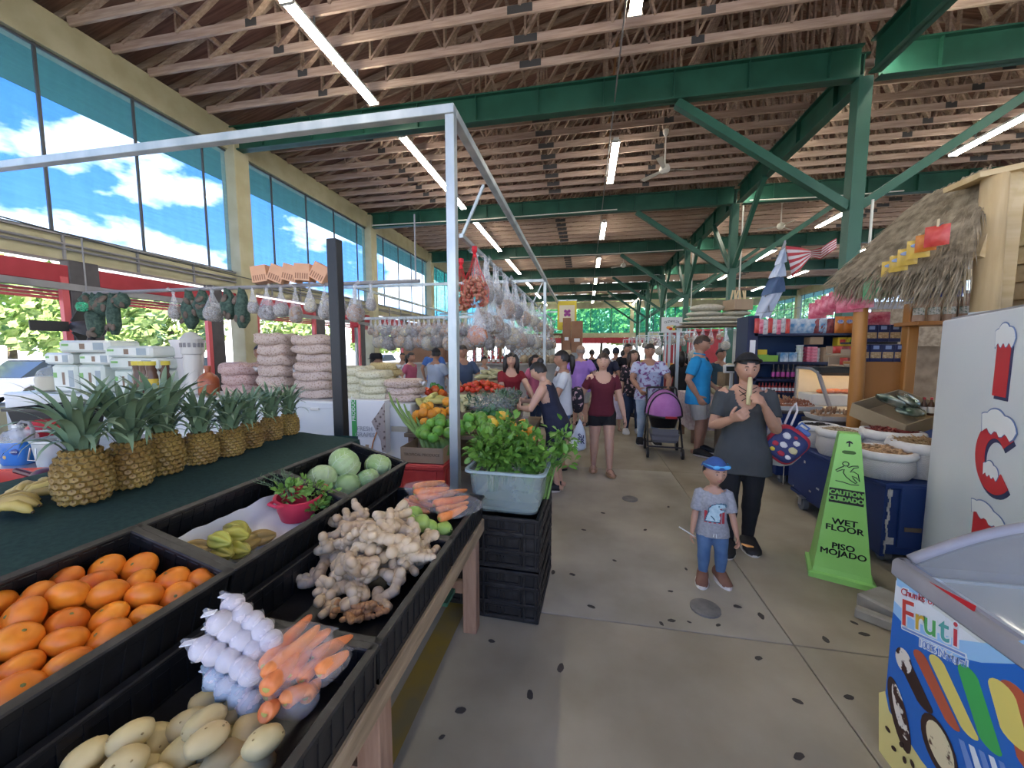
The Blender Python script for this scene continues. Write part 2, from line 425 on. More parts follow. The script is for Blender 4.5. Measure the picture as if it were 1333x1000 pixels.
for b in BEAMS[1:]:
 mb=MB();mb.box((0,0,3.25),(.19,.02,6.5));mb.box((-.1,0,3.25),(.025,.22,6.5));mb.box((.1,0,3.25),(.025,.22,6.5));mb.box((0,-.105,3.25),(.18,.012,6.5));mb.box((0,0,.01),(.42,.42,.02))
 c=struct(mb.build('steel_column',green2,loc=(XC-.1,b,0)))
 for sgn in(-1,1):
  MB().beam((sgn*.1,0,4.25),(sgn*3.2,0,6.46),.15,.15).build('knee_brace',green2,c)
 for sgn in(-1,1):
  if b>12:MB().beam((0,sgn*.14,4.4),(0,sgn*2.2,6.48),.12,.12).build('knee_brace',green2,c)
 MB().cyl((.2,-.19,.05),(.2,-.19,4.3 if b<10 else 6.4),.022,n=8).build('conduit',mat('pale conduit',(.5,.52,.48),r=.5),c)
# --- left and right side walls
def side_wall(nm,X,sg,netm,lower=True):
 w=struct(MB().box((X-sg*.12,(YF+YB)/2,6.8),(.34,YB-YF,.6)).build('wall_'+nm,cream))
 MB().box((X-sg*.13,(YF+YB)/2,3.3),(.3,YB-YF,.40)).build('sill_beam',cream,w)
 MB().box((X+sg*.045,(YF+YB)/2,3.515),(.06,YB-YF,.03)).build('sill_flashing',grey_m,w)
 for z in(3.28,3.36):MB().cyl((X+sg*.055,YF,z),(X+sg*.055,YB,z),.022,n=6).build('conduit',grey_m,w)
 yy=4.0
 while yy<20:
  MB().box((X+sg*.05,yy,3.3),(.04,.03,.40)).build('conduit_strap',grey_m,w);yy+=1.1
 eav=MB().box((X-sg*1.0,(YF+YB)/2,6.56),(1.5,YB-YF,.10)).build('eave',mat('eave board',(.10,.22,.18),r=.8),w)
 for i,b in enumerate(BEAMS+[BEAMS[0]-S]):
  MB().box((X+sg*.02,b+.05,3.5),(.42,.42,7.0),b=.015).build('pillar',cream,w)
 k=0
 for b in BEAMS[:-1]+[BEAMS[-1]]:
  y0=b+.26;y1=min(b+S-.16,YB)
  if y1-y0<.5:continue
  k+=1
  MB().box((X-sg*.06,(y0+y1)/2,5.02),(.012,y1-y0,2.97)).build('net_panel',netf if b>17 and sg>0 else netm,w)
  for j in range(1,4):MB().box((X-sg*.035,b+1.23+(j-1)*1.37 if j<4 else y1,5.02),(.035,.04,2.97)).build('mullion',darkm,w)
  MB().box((X-sg*.035,b+1.23+3*1.37 if b+1.23+3*1.37<y1 else y1-.1,5.02),(.035,.035,2.97)).build('mullion',darkm,w)
  for z in(3.55,6.47):MB().box((X-sg*.035,(y0+y1)/2,z),(.04,y1-y0,.035)).build('net_rail',darkm,w)
 return w
wl=side_wall('left',XL,1,netb);wr=side_wall('right',XR,-1,netb)
struct(MB().box((XR+.1,(YF+YB)/2,1.55),(.2,YB-YF,3.1)).build('wall_right_lower',mat('grey wall paint',(.30,.31,.30),(.36,.37,.36),1.5,.8)))
pst=mat('dark steel post',(.055,.05,.055),(.08,.075,.08),4,.5)
pinks=mat('faded red slat',(.55,.10,.11),r=.5)
for b in BEAMS[:-1]:
 y0=b+.26;y1=b+S-.2
 o=struct(MB().box((XL-.02,(y0+y1)/2,2.85),(.2,y1-y0,.3),b=.01).build('shutter_housing',red_p))
 MB().box((XL+.06,(y0+y1)/2,2.64),(.12,y1-y0,.11)).build('rail',grey_m,o)
 for k in range(3):MB().box((XL-.03,(y0+y1)/2,2.55-.055*k),(.05,y1-y0,.04),rotm(0,14,0)).build('slat',pinks,o)
 for(yy,ww)in((b+S-3.2,.42),(b+S-.75,.3)):
  MB().box((XL,yy,1.55),(.2,ww,3.1),b=.01).build('post',pst,o);MB().box((XL+.06,yy-ww/2-.07,1.45),(.09,.09,2.7)).build('frame_post',pinks,o)
 MB().box((XL,b+.45,1.45),(.1,.1,2.7)).build('frame_post',pinks,o)
 MB().box((XL-.05,(y0+y1)/2,.35),(.18,y1-y0,.7)).build('knee_wall',cream,o)
# --- back wall
wb=struct(MB().box((XC,YB+.1,6.75),(28,.3,.7)).build('wall_back',cream))
MB().box((XC,YB+.1,3.35),(28,.3,.5)).build('sill_beam',cream,wb)
MB().box((XC,YB+.02,2.75),(28,.2,.65)).build('shutter_housing',red_p,wb)
for i in range(12):
 x0=-8.6+2.28*i
 MB().box((x0+1.14,YB+.12,4.98),(2.24,.02,2.78)).build('net_panel',netg,wb);MB().box((x0,YB+.06,4.98),(.07 if i%3 else .4,.08,2.8)).build('mullion',darkm if i%3 else cream,wb)
 if i%3==0:MB().box((x0,YB+.05,1.5),(.35,.25,3.0)).build('post',pst,wb)
MB().box((14,YB+.1,1.3),(10,.2,2.6)).build('infill',MATS['grey wall paint'],wb);MB().box((-6,YB+.1,1.3),(5,.2,2.6)).build('infill',MATS['grey wall paint'],wb)
# --- fluorescent strips
def strip(L=2.44):
 t=thing('strip_light','white twin tube fluorescent strip hung under the roof trusses','ceiling light',group='fluorescent strips')
 MB().box((0,0,.07),(.13,L,.07),b=.01).build('housing',fix_w,t)
 MB().box((0,0,.035),(.17,L,.012)).build('reflector',fix_w,t)
 for k in(-1,1):
  for j in range(2):
   y0=-L/2+.03+j*L/2;MB().cyl((k*.07,y0,0),(k*.07,y0+L/2-.06,0),.02,n=8).build('tube',white_e,t,smooth=60)
 for y in(-L/2+.012,0,L/2-.012):MB().box((0,y,.005),(.22,.024,.06)).build('lamp_holder',mat('lamp holder',(.45,.43,.4),r=.5),t)
 for y in(-.61,.61):MB().box((0,y,.205),(.02,.03,.23)).build('hanger',grey_m,t)
 return t
st0=strip();stn=0
spots=[]
for b in range(-2,6):
 y=B1+S*b
 spots+=[('left row of strips',-4.5,y+1.83),('left row of strips',-4.5,y+4.27),('centre aisle row of strips',.67,y+3.05),('strips along the green column line',5.18,y+2.44),('strips along the green column line',5.18,y+4.88),('far right row of strips',9.6,y+3.05 if b!=-1 else y+3.66),('far right row of strips',14.2,y+3.05)]
cnt={}
for nm,x,y in spots:
 if y>YB-1:continue
 k=cnt.get((nm,x),0);cnt[(nm,x)]=k+1
 o=st0 if stn==0 else dup(st0);stn+=1
 o.location=(x,y,6.78);o['label']='white twin tube strip light, %s in the %s'%(nth(k),nm if x<14 else 'row by the right wall')
MB().cyl((.5,-3,6.62),(.5,44,6.62),.014,n=6).build('ceiling_cable',mat('grey cable',(.22,.2,.19),r=.5));tag(bpy.data.objects['ceiling_cable'],'long grey conduit line running under the centre row of strips','cable')
o=MB().tube([(-8.5,2.5,3.62),(-8.45,6,3.42),(-8.45,10,3.36),(-8.5,14,3.5)],.012,5).build('black_cable',darkm);tag(o,'thin black cable sagging in front of the left wall nets','cable')
for k,(y,xa,xb)in enumerate(((14.3,-8.3,1.0),(20.4,-4,4.6),(26.5,-3,4.6),(14.35,5.2,9.5))):
 o=MB().tube([(xa,y-.15,6.46),((xa+xb)/2,y-.2,6.40),(xb,y-.15,6.44)],.018,6).build('ceiling_conduit',mat('pale pipe',(.6,.56,.5),r=.5))
 tag(o,['thin pale conduit strapped across the second green girder','thin pale conduit strapped across the third green girder','thin pale conduit strapped across the fourth green girder','thin pale conduit on the girder right of the second column'][k],'conduit')
# --- ceiling fans
fw=mat('cream fan paint',(.62,.58,.5),r=.4)
def fan(loc,rz,label):
 t=thing('ceiling_fan',label,'ceiling fan',loc,rz,'ceiling fans')
 MB().cyl((0,0,.1),(0,0,1.0),.018,n=8).build('rod',fw,t);MB().lathe([(.02,.2),(.1,.16),(.13,.08),(.12,.02),(.06,-.03)],16).build('motor',fw,t,smooth=40)
 MB().lathe([(.03,.86),(.07,.93),(.075,1.0)],12).build('mount_cup',fw,t,smooth=40)
 for k in range(3):
  X=rotm(0,0,120*k)
  MB(X).grid(lambda u,v:(.12+.6*u,(v-.5)*(.08+.07*u)+.0,.06+(v-.5)*.03),4,2).box((.15,0,.055),(.16,.03,.012)).build('blade',fw,t)
for k,(x,y,r,lb)in enumerate(((1.87,10.5,10,'cream three-blade ceiling fan nearest the camera over the aisle'),(6.9,15.9,40,'cream three-blade ceiling fan seen right of the second green column'),(1.9,21.5,25,'cream three-blade ceiling fan over the aisle, second one down the hall'),(1.9,33,70,'small distant cream ceiling fan over the far aisle'),(8.0,28,60,'distant cream ceiling fan right of the column line'))):
 fan((x,y,6.0),r,lb)
# --- outside: ground, trees, cars
struct(MB().box((5,15,-.3),(260,240,.2)).build('ground',mat('sunlit asphalt',(.36,.36,.35),(.46,.45,.43),.6,.9)))
leafm=mat('sunlit foliage',(.22,.36,.08),(.48,.60,.22),3.0,.7,.6,var=.15,dist=.3)
trunkm=mat('tree bark',(.12,.09,.06),(.2,.16,.11),6,.9,.4)
def tree(x,y,h,r,label,seed):
 q=random.Random(seed);t=thing('tree',label,'tree',(x,y,-.2),group='trees outside the market')
 MB().tube([(0,0,0),(.1,0,h*.3),(0,.1,h*.6)],[.22,.17,.08],8).build('trunk',trunkm,t,smooth=60)
 lf=MB()
 for k in range(1500):
  a=q.uniform(0,2*PI);e=q.uniform(-.8,1);rr=r*(.55+.45*q.random())*(1+.35*math.sin(3*a+seed))
  p=V((math.cos(a)*rr*math.sqrt(1-min(1,e*e)*.8),math.sin(a)*rr*math.sqrt(1-min(1,e*e)*.8),h*.62+e*h*.38))
  s_=.28*r/2.6;n=V((q.uniform(-1,1),q.uniform(-1,1),q.uniform(-1,1))).normalized();b=n.orthogonal().normalized();c=n.cross(b)
  lf.add([p-b*s_,p-c*s_*.6,p+b*s_,p+c*s_*.6],[(0,1,2,3)])
 o=lf.build('foliage',leafm,t);o['kind']='stuff'
 return t
q=random.Random(11)
tl=[(-24,4,5.2,2.6),(-27,10,6,3),(-22,14,5,2.4),(-26,20,5.5,2.8),(-23,27,5,2.5),(-30,15,6.5,3.2),(-22,37,5,2.6)]
for k,(x,y,h,r)in enumerate(tl):tree(x,y,h,r,'leafy green tree in the sunny car park, %s from the left'%nth(k),k)
for k in range(9):tree(-6+4.0*k,54+q.uniform(-2,3),q.uniform(8,10.5),q.uniform(2.6,3.6),'tall leafy tree behind the green net of the far wall, %s from the left'%nth(k),40+k)
def car(x,y,rz,c,label):
 t=thing('parked_car',label,'car',(x,y,-.2),rz,'cars parked outside')
 m=mat('car paint %s'%label[:9],c,r=.25,coat=.6);gl=mat('car glass',(.03,.04,.05),r=.1)
 pr=[(-2.1,.35),(-2.15,.7),(-1.9,.85),(-1.2,.92),(1.1,.92),(2.0,.8),(2.15,.6),(2.1,.35)]
 MB(rotm(90,0,0)@T(0,0,-.85)).prism(pr,1.7).build('body',m,t)
 MB(rotm(90,0,0)@T(0,0,-.72)).prism([(-1.5,.9),(-.9,1.42),(.4,1.45),(1.1,.9)],1.44).build('cabin',gl,t)
 MB().box((-.25,0,1.45),(1.35,1.3,.05),b=.02).build('roof',m,t)
 for a in(-1.3,1.3):
  for b in(-.8,.8):MB().cyl((a,b-.1,.32),(a,b+.1,.32),.32,n=14).build('wheel',mat('tyre',(.02,.02,.02),r=.8),t)
for k,(x,y,rz,c,lb)in enumerate(((-17,5.5,80,(.7,.7,.7),'white saloon car in the sun beyond the left opening'),(-18.5,10.4,95,(.35,.36,.4),'grey saloon car beside the white one in the car park'),(-18.5,15.5,85,(.75,.75,.74),'pale hatchback parked behind the bean bags'),(-18,22,90,(.5,.05,.05),'dark red car far along the car park'),(-17,30,90,(.6,.6,.62),'silver car at the far end of the car park'))):car(x,y,rz,c,lb)
# ================================================================ produce rack in front
def planeP(px,py,p0,n,h=0.0):
 d=ray(px,py);o=V((0,0,EYE));p=V(p0)+n*h
 return o+d*((p-o).dot(n)/d.dot(n))
blk=mat('black crate plastic',(.008,.008,.009),(.014,.014,.015),9,.38,.1)
blk2=mat('black crate plastic scuffed',(.010,.010,.011),(.035,.035,.036),22,.45,.1,lo=.5,hi=.8)
def crate(L=.6,W=.4,H=.17,label='',group=None,X=None,slots=True,m=None):
 m=m or blk
 t=thing('produce_crate',label,'crate',X=X,group=group);th=.014
 MB().box((0,0,.008),(W-.01,L-.01,.014)).build('base',m,t)
 for sx_,sy_ in((1,0),(-1,0),(0,1),(0,-1)):
  mb=MB();ln=L if sx_ else W
  Xf=T(sx_*(W/2-th/2),sy_*(L/2-th/2),0)@(rotm(0,0,90)if sx_ else M())
  mb.X=Xf
  mb.box((0,0,H*.36),(ln-.002,th*.6,H*.72)).box((0,0,H*.82),(ln,th,.03),b=.003).box((0,0,.012),(ln,th,.02))
  nr=max(5,int(ln/.045))
  for k in range(nr+1):mb.box((-ln/2+.008+(ln-.016)*k/nr,(sy_ or sx_)*0,H*.55),(.009,th*1.25,H*.8))
  mb.build('side_panel',m,t)
 mb=MB()
 for s in(-1,1):mb.box((s*(W/2-.004),0,H-.006),(.03,L+.016,.014),b=.004).box((0,s*(L/2-.004),H-.006),(W+.016,.03,.014),b=.004)
 mb.build('rim',blk2,t)
 return t
A1,A2=1.5,16.0
n1=V((sinr(A1),0,cosr(A1)));n2=V((sinr(A2),0,cosr(A2)))
P1=V((-.825,0,.735))-n1*.19;P2=V((-1.30,0,.902))-n2*.17
def X1(y):return T(P1.x,y,P1.z+.055)@rotm(0,A1,0)
def X2(y):return T(P2.x,y,P2.z)@rotm(0,A2,0)
gc='black crates of the tiered rack'
crate(.6,.53,.135,'black plastic crate holding potatoes, garlic and bagged carrots',gc,X1(.61))
crate(.6,.53,.135,'black plastic crate holding the heap of ginger roots',gc,X1(1.225))
crate(.5,.53,.135,'black plastic crate at the far end with chayotes and bagged carrots',gc,X1(1.79))
crate(.6,.4,.17,'black plastic crate full of mandarins on the upper step',gc,X2(.68))
crate(.6,.4,.17,'black plastic crate lined with white paper under the starfruit',gc,X2(1.295))
crate(.6,.4,.17,'black plastic crate filled with cabbages',gc,X2(1.91))
tim=mat('weathered rack timber',(.16,.11,.065),(.33,.25,.16),5,.8,.3,stretch=(5,.7,5),lo=.3,hi=.7)
tim2=mat('reddish rack timber',(.20,.11,.07),(.30,.19,.13),5,.8,.3,stretch=(5,5,.6))
rk=thing('produce_rack','rough timber stepped rack carrying the black produce crates','rack',(0,0,0))
MB().box((-.575,1.0,.56),(.045,2.1,.075),b=.004).build('front_rail',tim,rk)
MB().box((-.70,1.0,.47),(.04,2.1,.06),b=.003).build('lower_rail',tim,rk)
MB().box((-1.0,1.0,.56),(.045,2.1,.07),b=.003).build('middle_rail',tim,rk)
MB().box((-1.19,1.15,.625),(.045,2.2,.06),b=.003).build('middle_rail',tim,rk)
MB().box((-1.49,1.15,.665),(.045,2.3,.12),b=.003).build('back_rail',tim,rk)
for y in(.95,1.93,-.1):
 MB().box((-.60,y,.262),(.075,.075,.524),b=.004).build('leg',tim2,rk);MB().box((-1.50,y,.32),(.07,.07,.64),b=.004).build('leg',tim2,rk)
 MB().beam((-.62,y+.04,.46),(-1.5,y+.04,.57),.03,.08).build('cross_brace',tim2,rk)
 MB().box((-1.05,y+.04,.22),(.9,.03,.07)).build('cross_brace',tim2,rk)
MB().box((-.95,1.75,.30),(.6,.12,.02)).build('shelf_board',mat('green board',(.02,.09,.05),r=.6),rk)
# --- mandarins
orm=mat('mandarin peel',(.66,.155,.012),(.76,.25,.02),3,.38,.12,var=.13,dist=.003,det=8)
orm.node_tree.nodes['Noise Texture'].inputs['Scale'].default_value=14
stemm=mat('dry stem end',(.16,.17,.05),r=.8)
def manda(k=0):
 t=thing('mandarin','x','mandarin',group='mandarins in the black crate')
 mb=MB()
 def fn(u):
  d=math.sqrt(u.x*u.x+u.y*u.y);s=1.0+.012*math.cos(9*math.atan2(u.y,u.x))*d*abs(u.z)
  return s*(1-.16*math.exp(-(d/.26)**2)*(1 if u.z>0 else .6))
 mb.ell((0,0,0),(.046,.046,.036),20,12,fn);mb.build('peel',orm,t,smooth=180)
 MB().lathe([(.005,0),(.006,.002),(.002,.0045)],6,(0,0,.0285)).build('stem_end',stemm,t)
 return t
raw=[(580,270),(740,275),(375,345),(490,355),(630,390),(775,335),(880,335),(1065,310),(955,395),(725,435),(810,490),(200,450),(310,470),(40,480),(70,560),(185,560),(495,490),(340,545),(575,530),(315,630),(540,625),(80,670),(315,755),(100,780),(80,890),(-60,540),(-60,640),(-60,780),(-110,900),(190,660),(650,480)]
pos=[]
for(x,y)in raw:
 X,Y=x/4.166,680+y/4.166
 h=.118 if(x,y)not in((185,560),(495,490),(190,660),(650,480))else .085
 p=planeP(X,Y,P2,n2,h);
 lx=(p-P2).dot(V((cosr(A2),0,-sinr(A2))))
 lx=max(-.145,min(.145,lx));yy=max(.435,min(.925,p.y))
 pos.append(V((P2.x,yy,P2.z))+V((cosr(A2),0,-sinr(A2)))*lx+n2*h)
for it in range(40):
 for i in range(len(pos)):
  for j in range(i):
   d=pos[i]-pos[j];L=d.length
   if L<.079:d=d.normalized()*(.079-L)*.5;d.z*=.35;pos[i]+=d;pos[j]-=d
ma0=manda();pos.sort(key=lambda p:-p.y)
lows=[V((P2.x,.45+.094*j,P2.z))+V((cosr(A2),0,-sinr(A2)))*(-.135+.09*i)+n2*.05 for j in range(6)for i in range(4)]
low=sorted(lows,key=lambda p:-p.y)
for k,p in enumerate(pos+low):
 o=ma0 if k==0 else dup(ma0)
 o.location=p;o.rotation_euler=(R_.uniform(-.9,.9),R_.uniform(-.7,.9),R_.uniform(0,6));s=R_.uniform(.9,1.06);o.scale=(s,s,s)
 if k<len(pos):o['label']='orange mandarin on top of the heap, %s counting from the starfruit tray'%nth(k)
 else:o['label']='orange mandarin of the under layer, %s from the starfruit tray'%nth(k-len(pos));o['group']='under layer of mandarins'
# --- potatoes
ptm=mat('potato skin',(.52,.40,.18),(.62,.51,.27),7,.6,.2,var=.1,dist=.004)
eyem=mat('potato eye',(.33,.24,.10),r=.8)
def potato(seed,label):
 q=random.Random(seed);t=thing('potato',label,'potato',group='potatoes in the front crate')
 a=q.uniform(.030,.037);b_=q.uniform(.8,.92);l_=q.uniform(1.15,1.38)
 MB().ell((0,0,0),(a*l_,a,a*b_),18,12,lambda u:1+.10*nz(u*1.3+V((seed,0,0)))+.03*nz(u*4)).build('skin',ptm,t,smooth=180)
 mb=MB()
 for k in range(4):
  u=V((q.uniform(-1,1),q.uniform(-1,1),q.uniform(-.2,1))).normalized();mb.ell((u.x*a*l_*.97,u.y*a*.97,u.z*a*b_*.97),(.003,.003,.002),6,4)
 mb.build('eye',eyem,t,smooth=180)
 return t
raw=[(695,710,0),(405,860,40),(505,852,20),(225,915,-10),(325,895,60),(598,826,10),(602,868,25),(690,800,50),(775,752,35),(802,812,80),(690,850,60),(480,905,30),(650,915,15),(862,855,45),(560,925,-20),(745,885,70),(400,930,20),(735,800,50),(130,960,0),(300,965,10),(820,900,30)]
PP=[]
for k,(x,y,r)in enumerate(raw):
 p=planeP(x/2.563,640+y/2.563,P1,n1,.10 if k==0 else(.15 if k%3==1 else .12));p.x=max(P1.x-.2,min(P1.x+.17,p.x));p.y=max(.365,p.y);PP.append(p)
for it in range(30):
 for i in range(1,len(PP)):
  for j in range(1,i):
   d=PP[i]-PP[j];L=d.length
   if L<.066:d=d.normalized()*(.066-L)*.5;PP[i]+=d;PP[j]-=d
for k,(x,y,r)in enumerate(raw):
 p=PP[k];o=potato(k,'lone pale potato beside the garlic sleeves' if k==0 else 'pale yellow potato, %s of the heap counting from the garlic'%nth(k-1))
 o.location=p;o.rotation_euler=(R_.uniform(-.5,.5),math.radians(A1)+R_.uniform(-.3,.3),math.radians(r+20))
# --- garlic in net sleeves
gam=mat('garlic skin',(.50,.45,.48),(.74,.71,.72),5,.5,.2,stretch=(1,1,.3),dist=.003)
netw=film('white net sleeve',(.80,.82,.86),.20,.4,scale=30)
netbl=film('bluish net sleeve',(.50,.68,.78),.34,.4,scale=30)
cardw=mat('white label card',(.8,.8,.8),r=.6)
def bulb():return MB().ell((0,0,0),(.027,.027,.025),20,10,lambda u:(1+.10*abs(math.cos(4*math.atan2(u.y,u.x)))*(1-abs(u.z))-.05)*(1+.35*max(0,u.z-.8)))
gb=None
F4=lambda x,y:(220+x/4.76,760+y/4.76)
gs=[([(395,130),(450,190),(520,235),(580,290),(635,355)],'net sleeve of garlic bulbs farthest from the potatoes',netw,.875,.80),([(315,240),(375,290),(450,350),(530,415)],'net sleeve of garlic bulbs second from the ginger',netw,.86,.785),([(205,400),(285,430),(370,470),(450,520),(500,560)],'net sleeve of garlic bulbs third from the ginger',netw,.815,.755),([(290,580),(365,640),(445,690),(505,735)],'bluish net sleeve of garlic next to the lone potato',netbl,.74,.70),([(470,470),(490,580),(540,640)],'net sleeve of garlic tucked under the carrot bags',netw,.74,.70),([(300,330),(360,400),(450,440)],'net sleeve of garlic buried under the middle ones',netw,.79,.73),([(420,250),(520,330),(600,400)],'net sleeve of garlic buried beside the ginger divider',netw,.80,.74)]
for pts,lb,nm,z0,z1 in gs:
 t=thing('garlic_sleeve',lb,'garlic',group='garlic sleeves');W=[atZ(*F4(x,y),z0+(z1-z0)*i/(len(pts)-1))for i,(x,y)in enumerate(pts)]
 for p in W:
  if gb is None:o=bulb().build('garlic_bulb',gam,t,smooth=180);gb=o
  else:o=link('garlic_bulb',gb.data,t)
  o.location=p;o.rotation_euler=(R_.uniform(.7,1.6),R_.uniform(-.4,.4),R_.uniform(0,6));o.scale=(1.05,1.05,1.05)
 d0=(W[0]-W[1]).normalized();d1=(W[-1]-W[-2]).normalized();line=[];rad=[]
 line.append(W[0]+d0*.052);rad.append(.004);line.append(W[0]+d0*.027);rad.append(.014)
 for i,p in enumerate(W):
  line.append(p);rad.append(.0325)
  if i<len(W)-1:line.append((p+W[i+1])/2);rad.append(.021)
 line.append(W[-1]+d1*.03);rad.append(.012)
 MB().tube(line,rad,14).build('net_sleeve',nm,t,smooth=180)
 X=T(*(W[0]+d0*.035))@rotm(0,10,math.degrees(math.atan2(d0.y,d0.x)));MB().box((0,0,0),(.03,.018,.003)).build('tag',cardw,t).matrix_local=X
# --- carrots in clear bags
carm=mat('carrot skin',(.72,.20,.055),(.80,.29,.10),9,.5,.25,stretch=(6,1,1),var=.08,dist=.003)
cart_=mat('carrot top end',(.45,.40,.10),r=.8)
clear=film('clear film bag',(.93,.93,.95),.13,.08,scale=26,sharp=.9)
def carrot_bag(lines,lb,plane,h,F,r=.019):
 P,n=plane;t=thing('carrot_bag',lb,'carrots',group='bags of carrots');allp=[]
 for k,((x0,y0),(x1,y1))in enumerate(lines):
  hh=h+(k%2)*.022;a=planeP(*F(x0,y0),P,n,hh);b=planeP(*F(x1,y1),P,n,hh*.95);d=b-a
  pts=[a-d*.01]+[a+d*s+V((0,0,.003*math.sin(5*s+k)))for s in(0.0,.03,.1,.3,.55,.8,.95,1.0)]
  c=MB().tube(pts,[r*q for q in(.35,.75,.98,1.05,1.0,.88,.7,.45,.2)],12).build('carrot',carm,t,smooth=180)
  MB().cyl(a-d*.02,a-d*.003,r*.28,r*.5,8).build('stem_end',cart_,c)
  allp+=[a,b,d]
 A=sum((allp[i]for i in range(0,len(allp),3)),V())/len(lines);B=sum((allp[i]for i in range(1,len(allp),3)),V())/len(lines)
 d=(B-A);L=d.length;d.normalize();s=d.cross(n).normalized();u=s.cross(d)
 hw=max(abs((allp[i]+allp[i+1]-A-B).dot(s))/2 for i in range(0,len(allp),3))+r+.007;hz_=.038
 rings=[]
 for k,(q,f,g)in enumerate(((-.16,.55,.12),(-.10,.8,.5),(0,1,1),(.3,1.03,1.05),(.7,1,1),(.95,.85,.8),(1.06,.6,.3),(1.16,.75,.06))):
  c=A+d*(L*q);rings.append([c+s*(hw*f*math.cos(2*PI*j/18))+u*(hz_*g*math.sin(2*PI*j/18))+u*(.004*nz((j*.9,k*1.7,L*9)))for j in range(18)])
 MB().loft(rings).build('plastic_bag',clear,t,smooth=180)
 return t
carrot_bag([((590,515),(880,190)),((600,580),(930,260)),((690,470),(1000,290)),((600,650),(800,440))],'clear bag of carrots lying against the garlic sleeves',(P1,n1),.235,F4,.020)
carrot_bag([((895,465),(1140,320)),((930,555),(1110,420)),((820,590),(960,440)),((740,560),(880,400))],'clear bag of carrots at the crate rim by the aisle',(P1,n1),.20,F4,.019)
carrot_bag([((600,700),(750,590)),((715,735),(870,620)),((840,700),(930,600)),((590,800),(680,740))],'clear bag of carrots with their cut ends towards the potatoes',(P1,n1),.17,F4,.020)
F6=lambda x,y:(500+x/5.55,520+y/5.55)
carrot_bag([((215,640),(440,590)),((220,680),(470,640)),((240,710),(420,690))],'clear bag of carrots topmost at the far end of the rack',(P1,n1),.24,F6,.021)
carrot_bag([((365,710),(600,650)),((360,760),(610,700)),((385,810),(610,745)),((400,860),(600,780))],'clear bag of carrots on the aisle side at the far end of the rack',(P1,n1),.20,F6,.021)
carrot_bag([((140,740),(330,790)),((190,720),(360,770)),((150,780),(330,820))],'clear bag of carrots half under the others near the chayotes',(P1,n1),.17,F6,.020)
# --- ginger and turmeric
gim=mat('ginger skin',(.46,.33,.19),(.64,.52,.36),10,.6,.35,var=.08,dist=.004)
tum=mat('turmeric skin',(.40,.20,.08),(.52,.31,.15),12,.7,.35,var=.08,dist=.004)
def rhizome(seed,m,s=1.0,nm='ginger_root',label='',grp=''):
 q=random.Random(seed);mb=MB()
 def branch(p,d,depth,r):
  n=q.randint(2,3)
  for i in range(n):
   L=r*q.uniform(1.0,1.35);e=p+d*L
   mb.tube([p-d*r*.5,p-d*r*.1,p+d*L*.3,p+d*L*.75,e+d*r*.25,e+d*r*.55],[r*.45,r*.88,r*.98,r*.95,r*.75,r*.3],10)
   if depth>0 and q.random()<.85:
    side=V((q.uniform(-1,1),q.uniform(-1,1),q.uniform(-.15,.3))).normalized();branch(p+d*L*.5,(d*.35+side).normalized(),depth-1,r*q.uniform(.75,.95))
   p=e;d=(d+V((q.uniform(-.5,.5),q.uniform(-.5,.5),q.uniform(-.25,.25)))).normalized()
 branch(V((-.05*s,0,0)),V((1,q.uniform(-.3,.3),.1)).normalized(),2,.0215*s)
 o=mb.build(nm,m,smooth=180);
 nr=[v.normal.copy()for v in o.data.vertices];o.data.vertices.foreach_set('co',[c_ for v,n_ in zip(o.data.vertices,nr)for c_ in v.co+n_*(.0022*s*NZ.noise(v.co*130))])
 return tag(o,label,'ginger' if m is gim else 'turmeric',grp)
F5=lambda x,y:(380+x/4.166,600+y/4.166)
gl_=[(340,290,.17),(270,350,.15),(360,370,.19),(440,350,.19),(540,290,.21),(560,370,.21),(620,390,.18),(500,440,.20),(650,440,.15),(720,420,.12),(330,440,.16),(250,470,.12),(400,480,.17),(560,480,.17),(640,510,.12),(300,540,.13),(380,560,.14),(470,540,.13),(700,500,.09),(160,610,.05),(260,610,.09),(340,620,.10),(420,600,.10),(570,600,.09),(620,580,.08),(590,640,.06),(230,700,.05),(320,690,.06),(400,690,.05),(480,710,.04),(170,760,.03),(440,640,.05)]
gl_+=[(300,400,.10),(400,420,.11),(480,480,.11),(520,420,.13),(600,440,.11),(680,460,.08),(540,540,.08),(300,600,.05),(360,650,.04),(640,600,.05),(280,520,.08),(430,500,.10),(590,550,.07),(350,340,.14),(460,400,.14),(600,340,.15)]
gl_.sort(key=lambda e:-e[1])
for k,(x,y,h)in enumerate(gl_):
 o=rhizome(100+k,gim,1.12,label='knobbly pale ginger root, %s in the heap counting from the turmeric'%nth(k),grp='ginger heap')
 o.location=planeP(*F5(x,y),P1,n1,h+.075);o.rotation_euler=(R_.uniform(-.35,.35),R_.uniform(-.25,.5),R_.uniform(0,6.28))
 o.location.y=min(o.location.y,1.6)
for k,(x,y)in enumerate(((225,830),(330,800),(370,820),(410,830),(450,790),(300,840),(360,865),(480,805))):
 o=rhizome(300+k,tum,.62,'turmeric_root','small brown turmeric root near the carrots, %s from the wall side'%nth(k),'turmeric pieces');o.location=planeP(*F5(x,y),P1,n1,.09+.012*(k%2));o.rotation_euler=(R_.uniform(-.3,.3),R_.uniform(-.2,.3),R_.uniform(0,6))
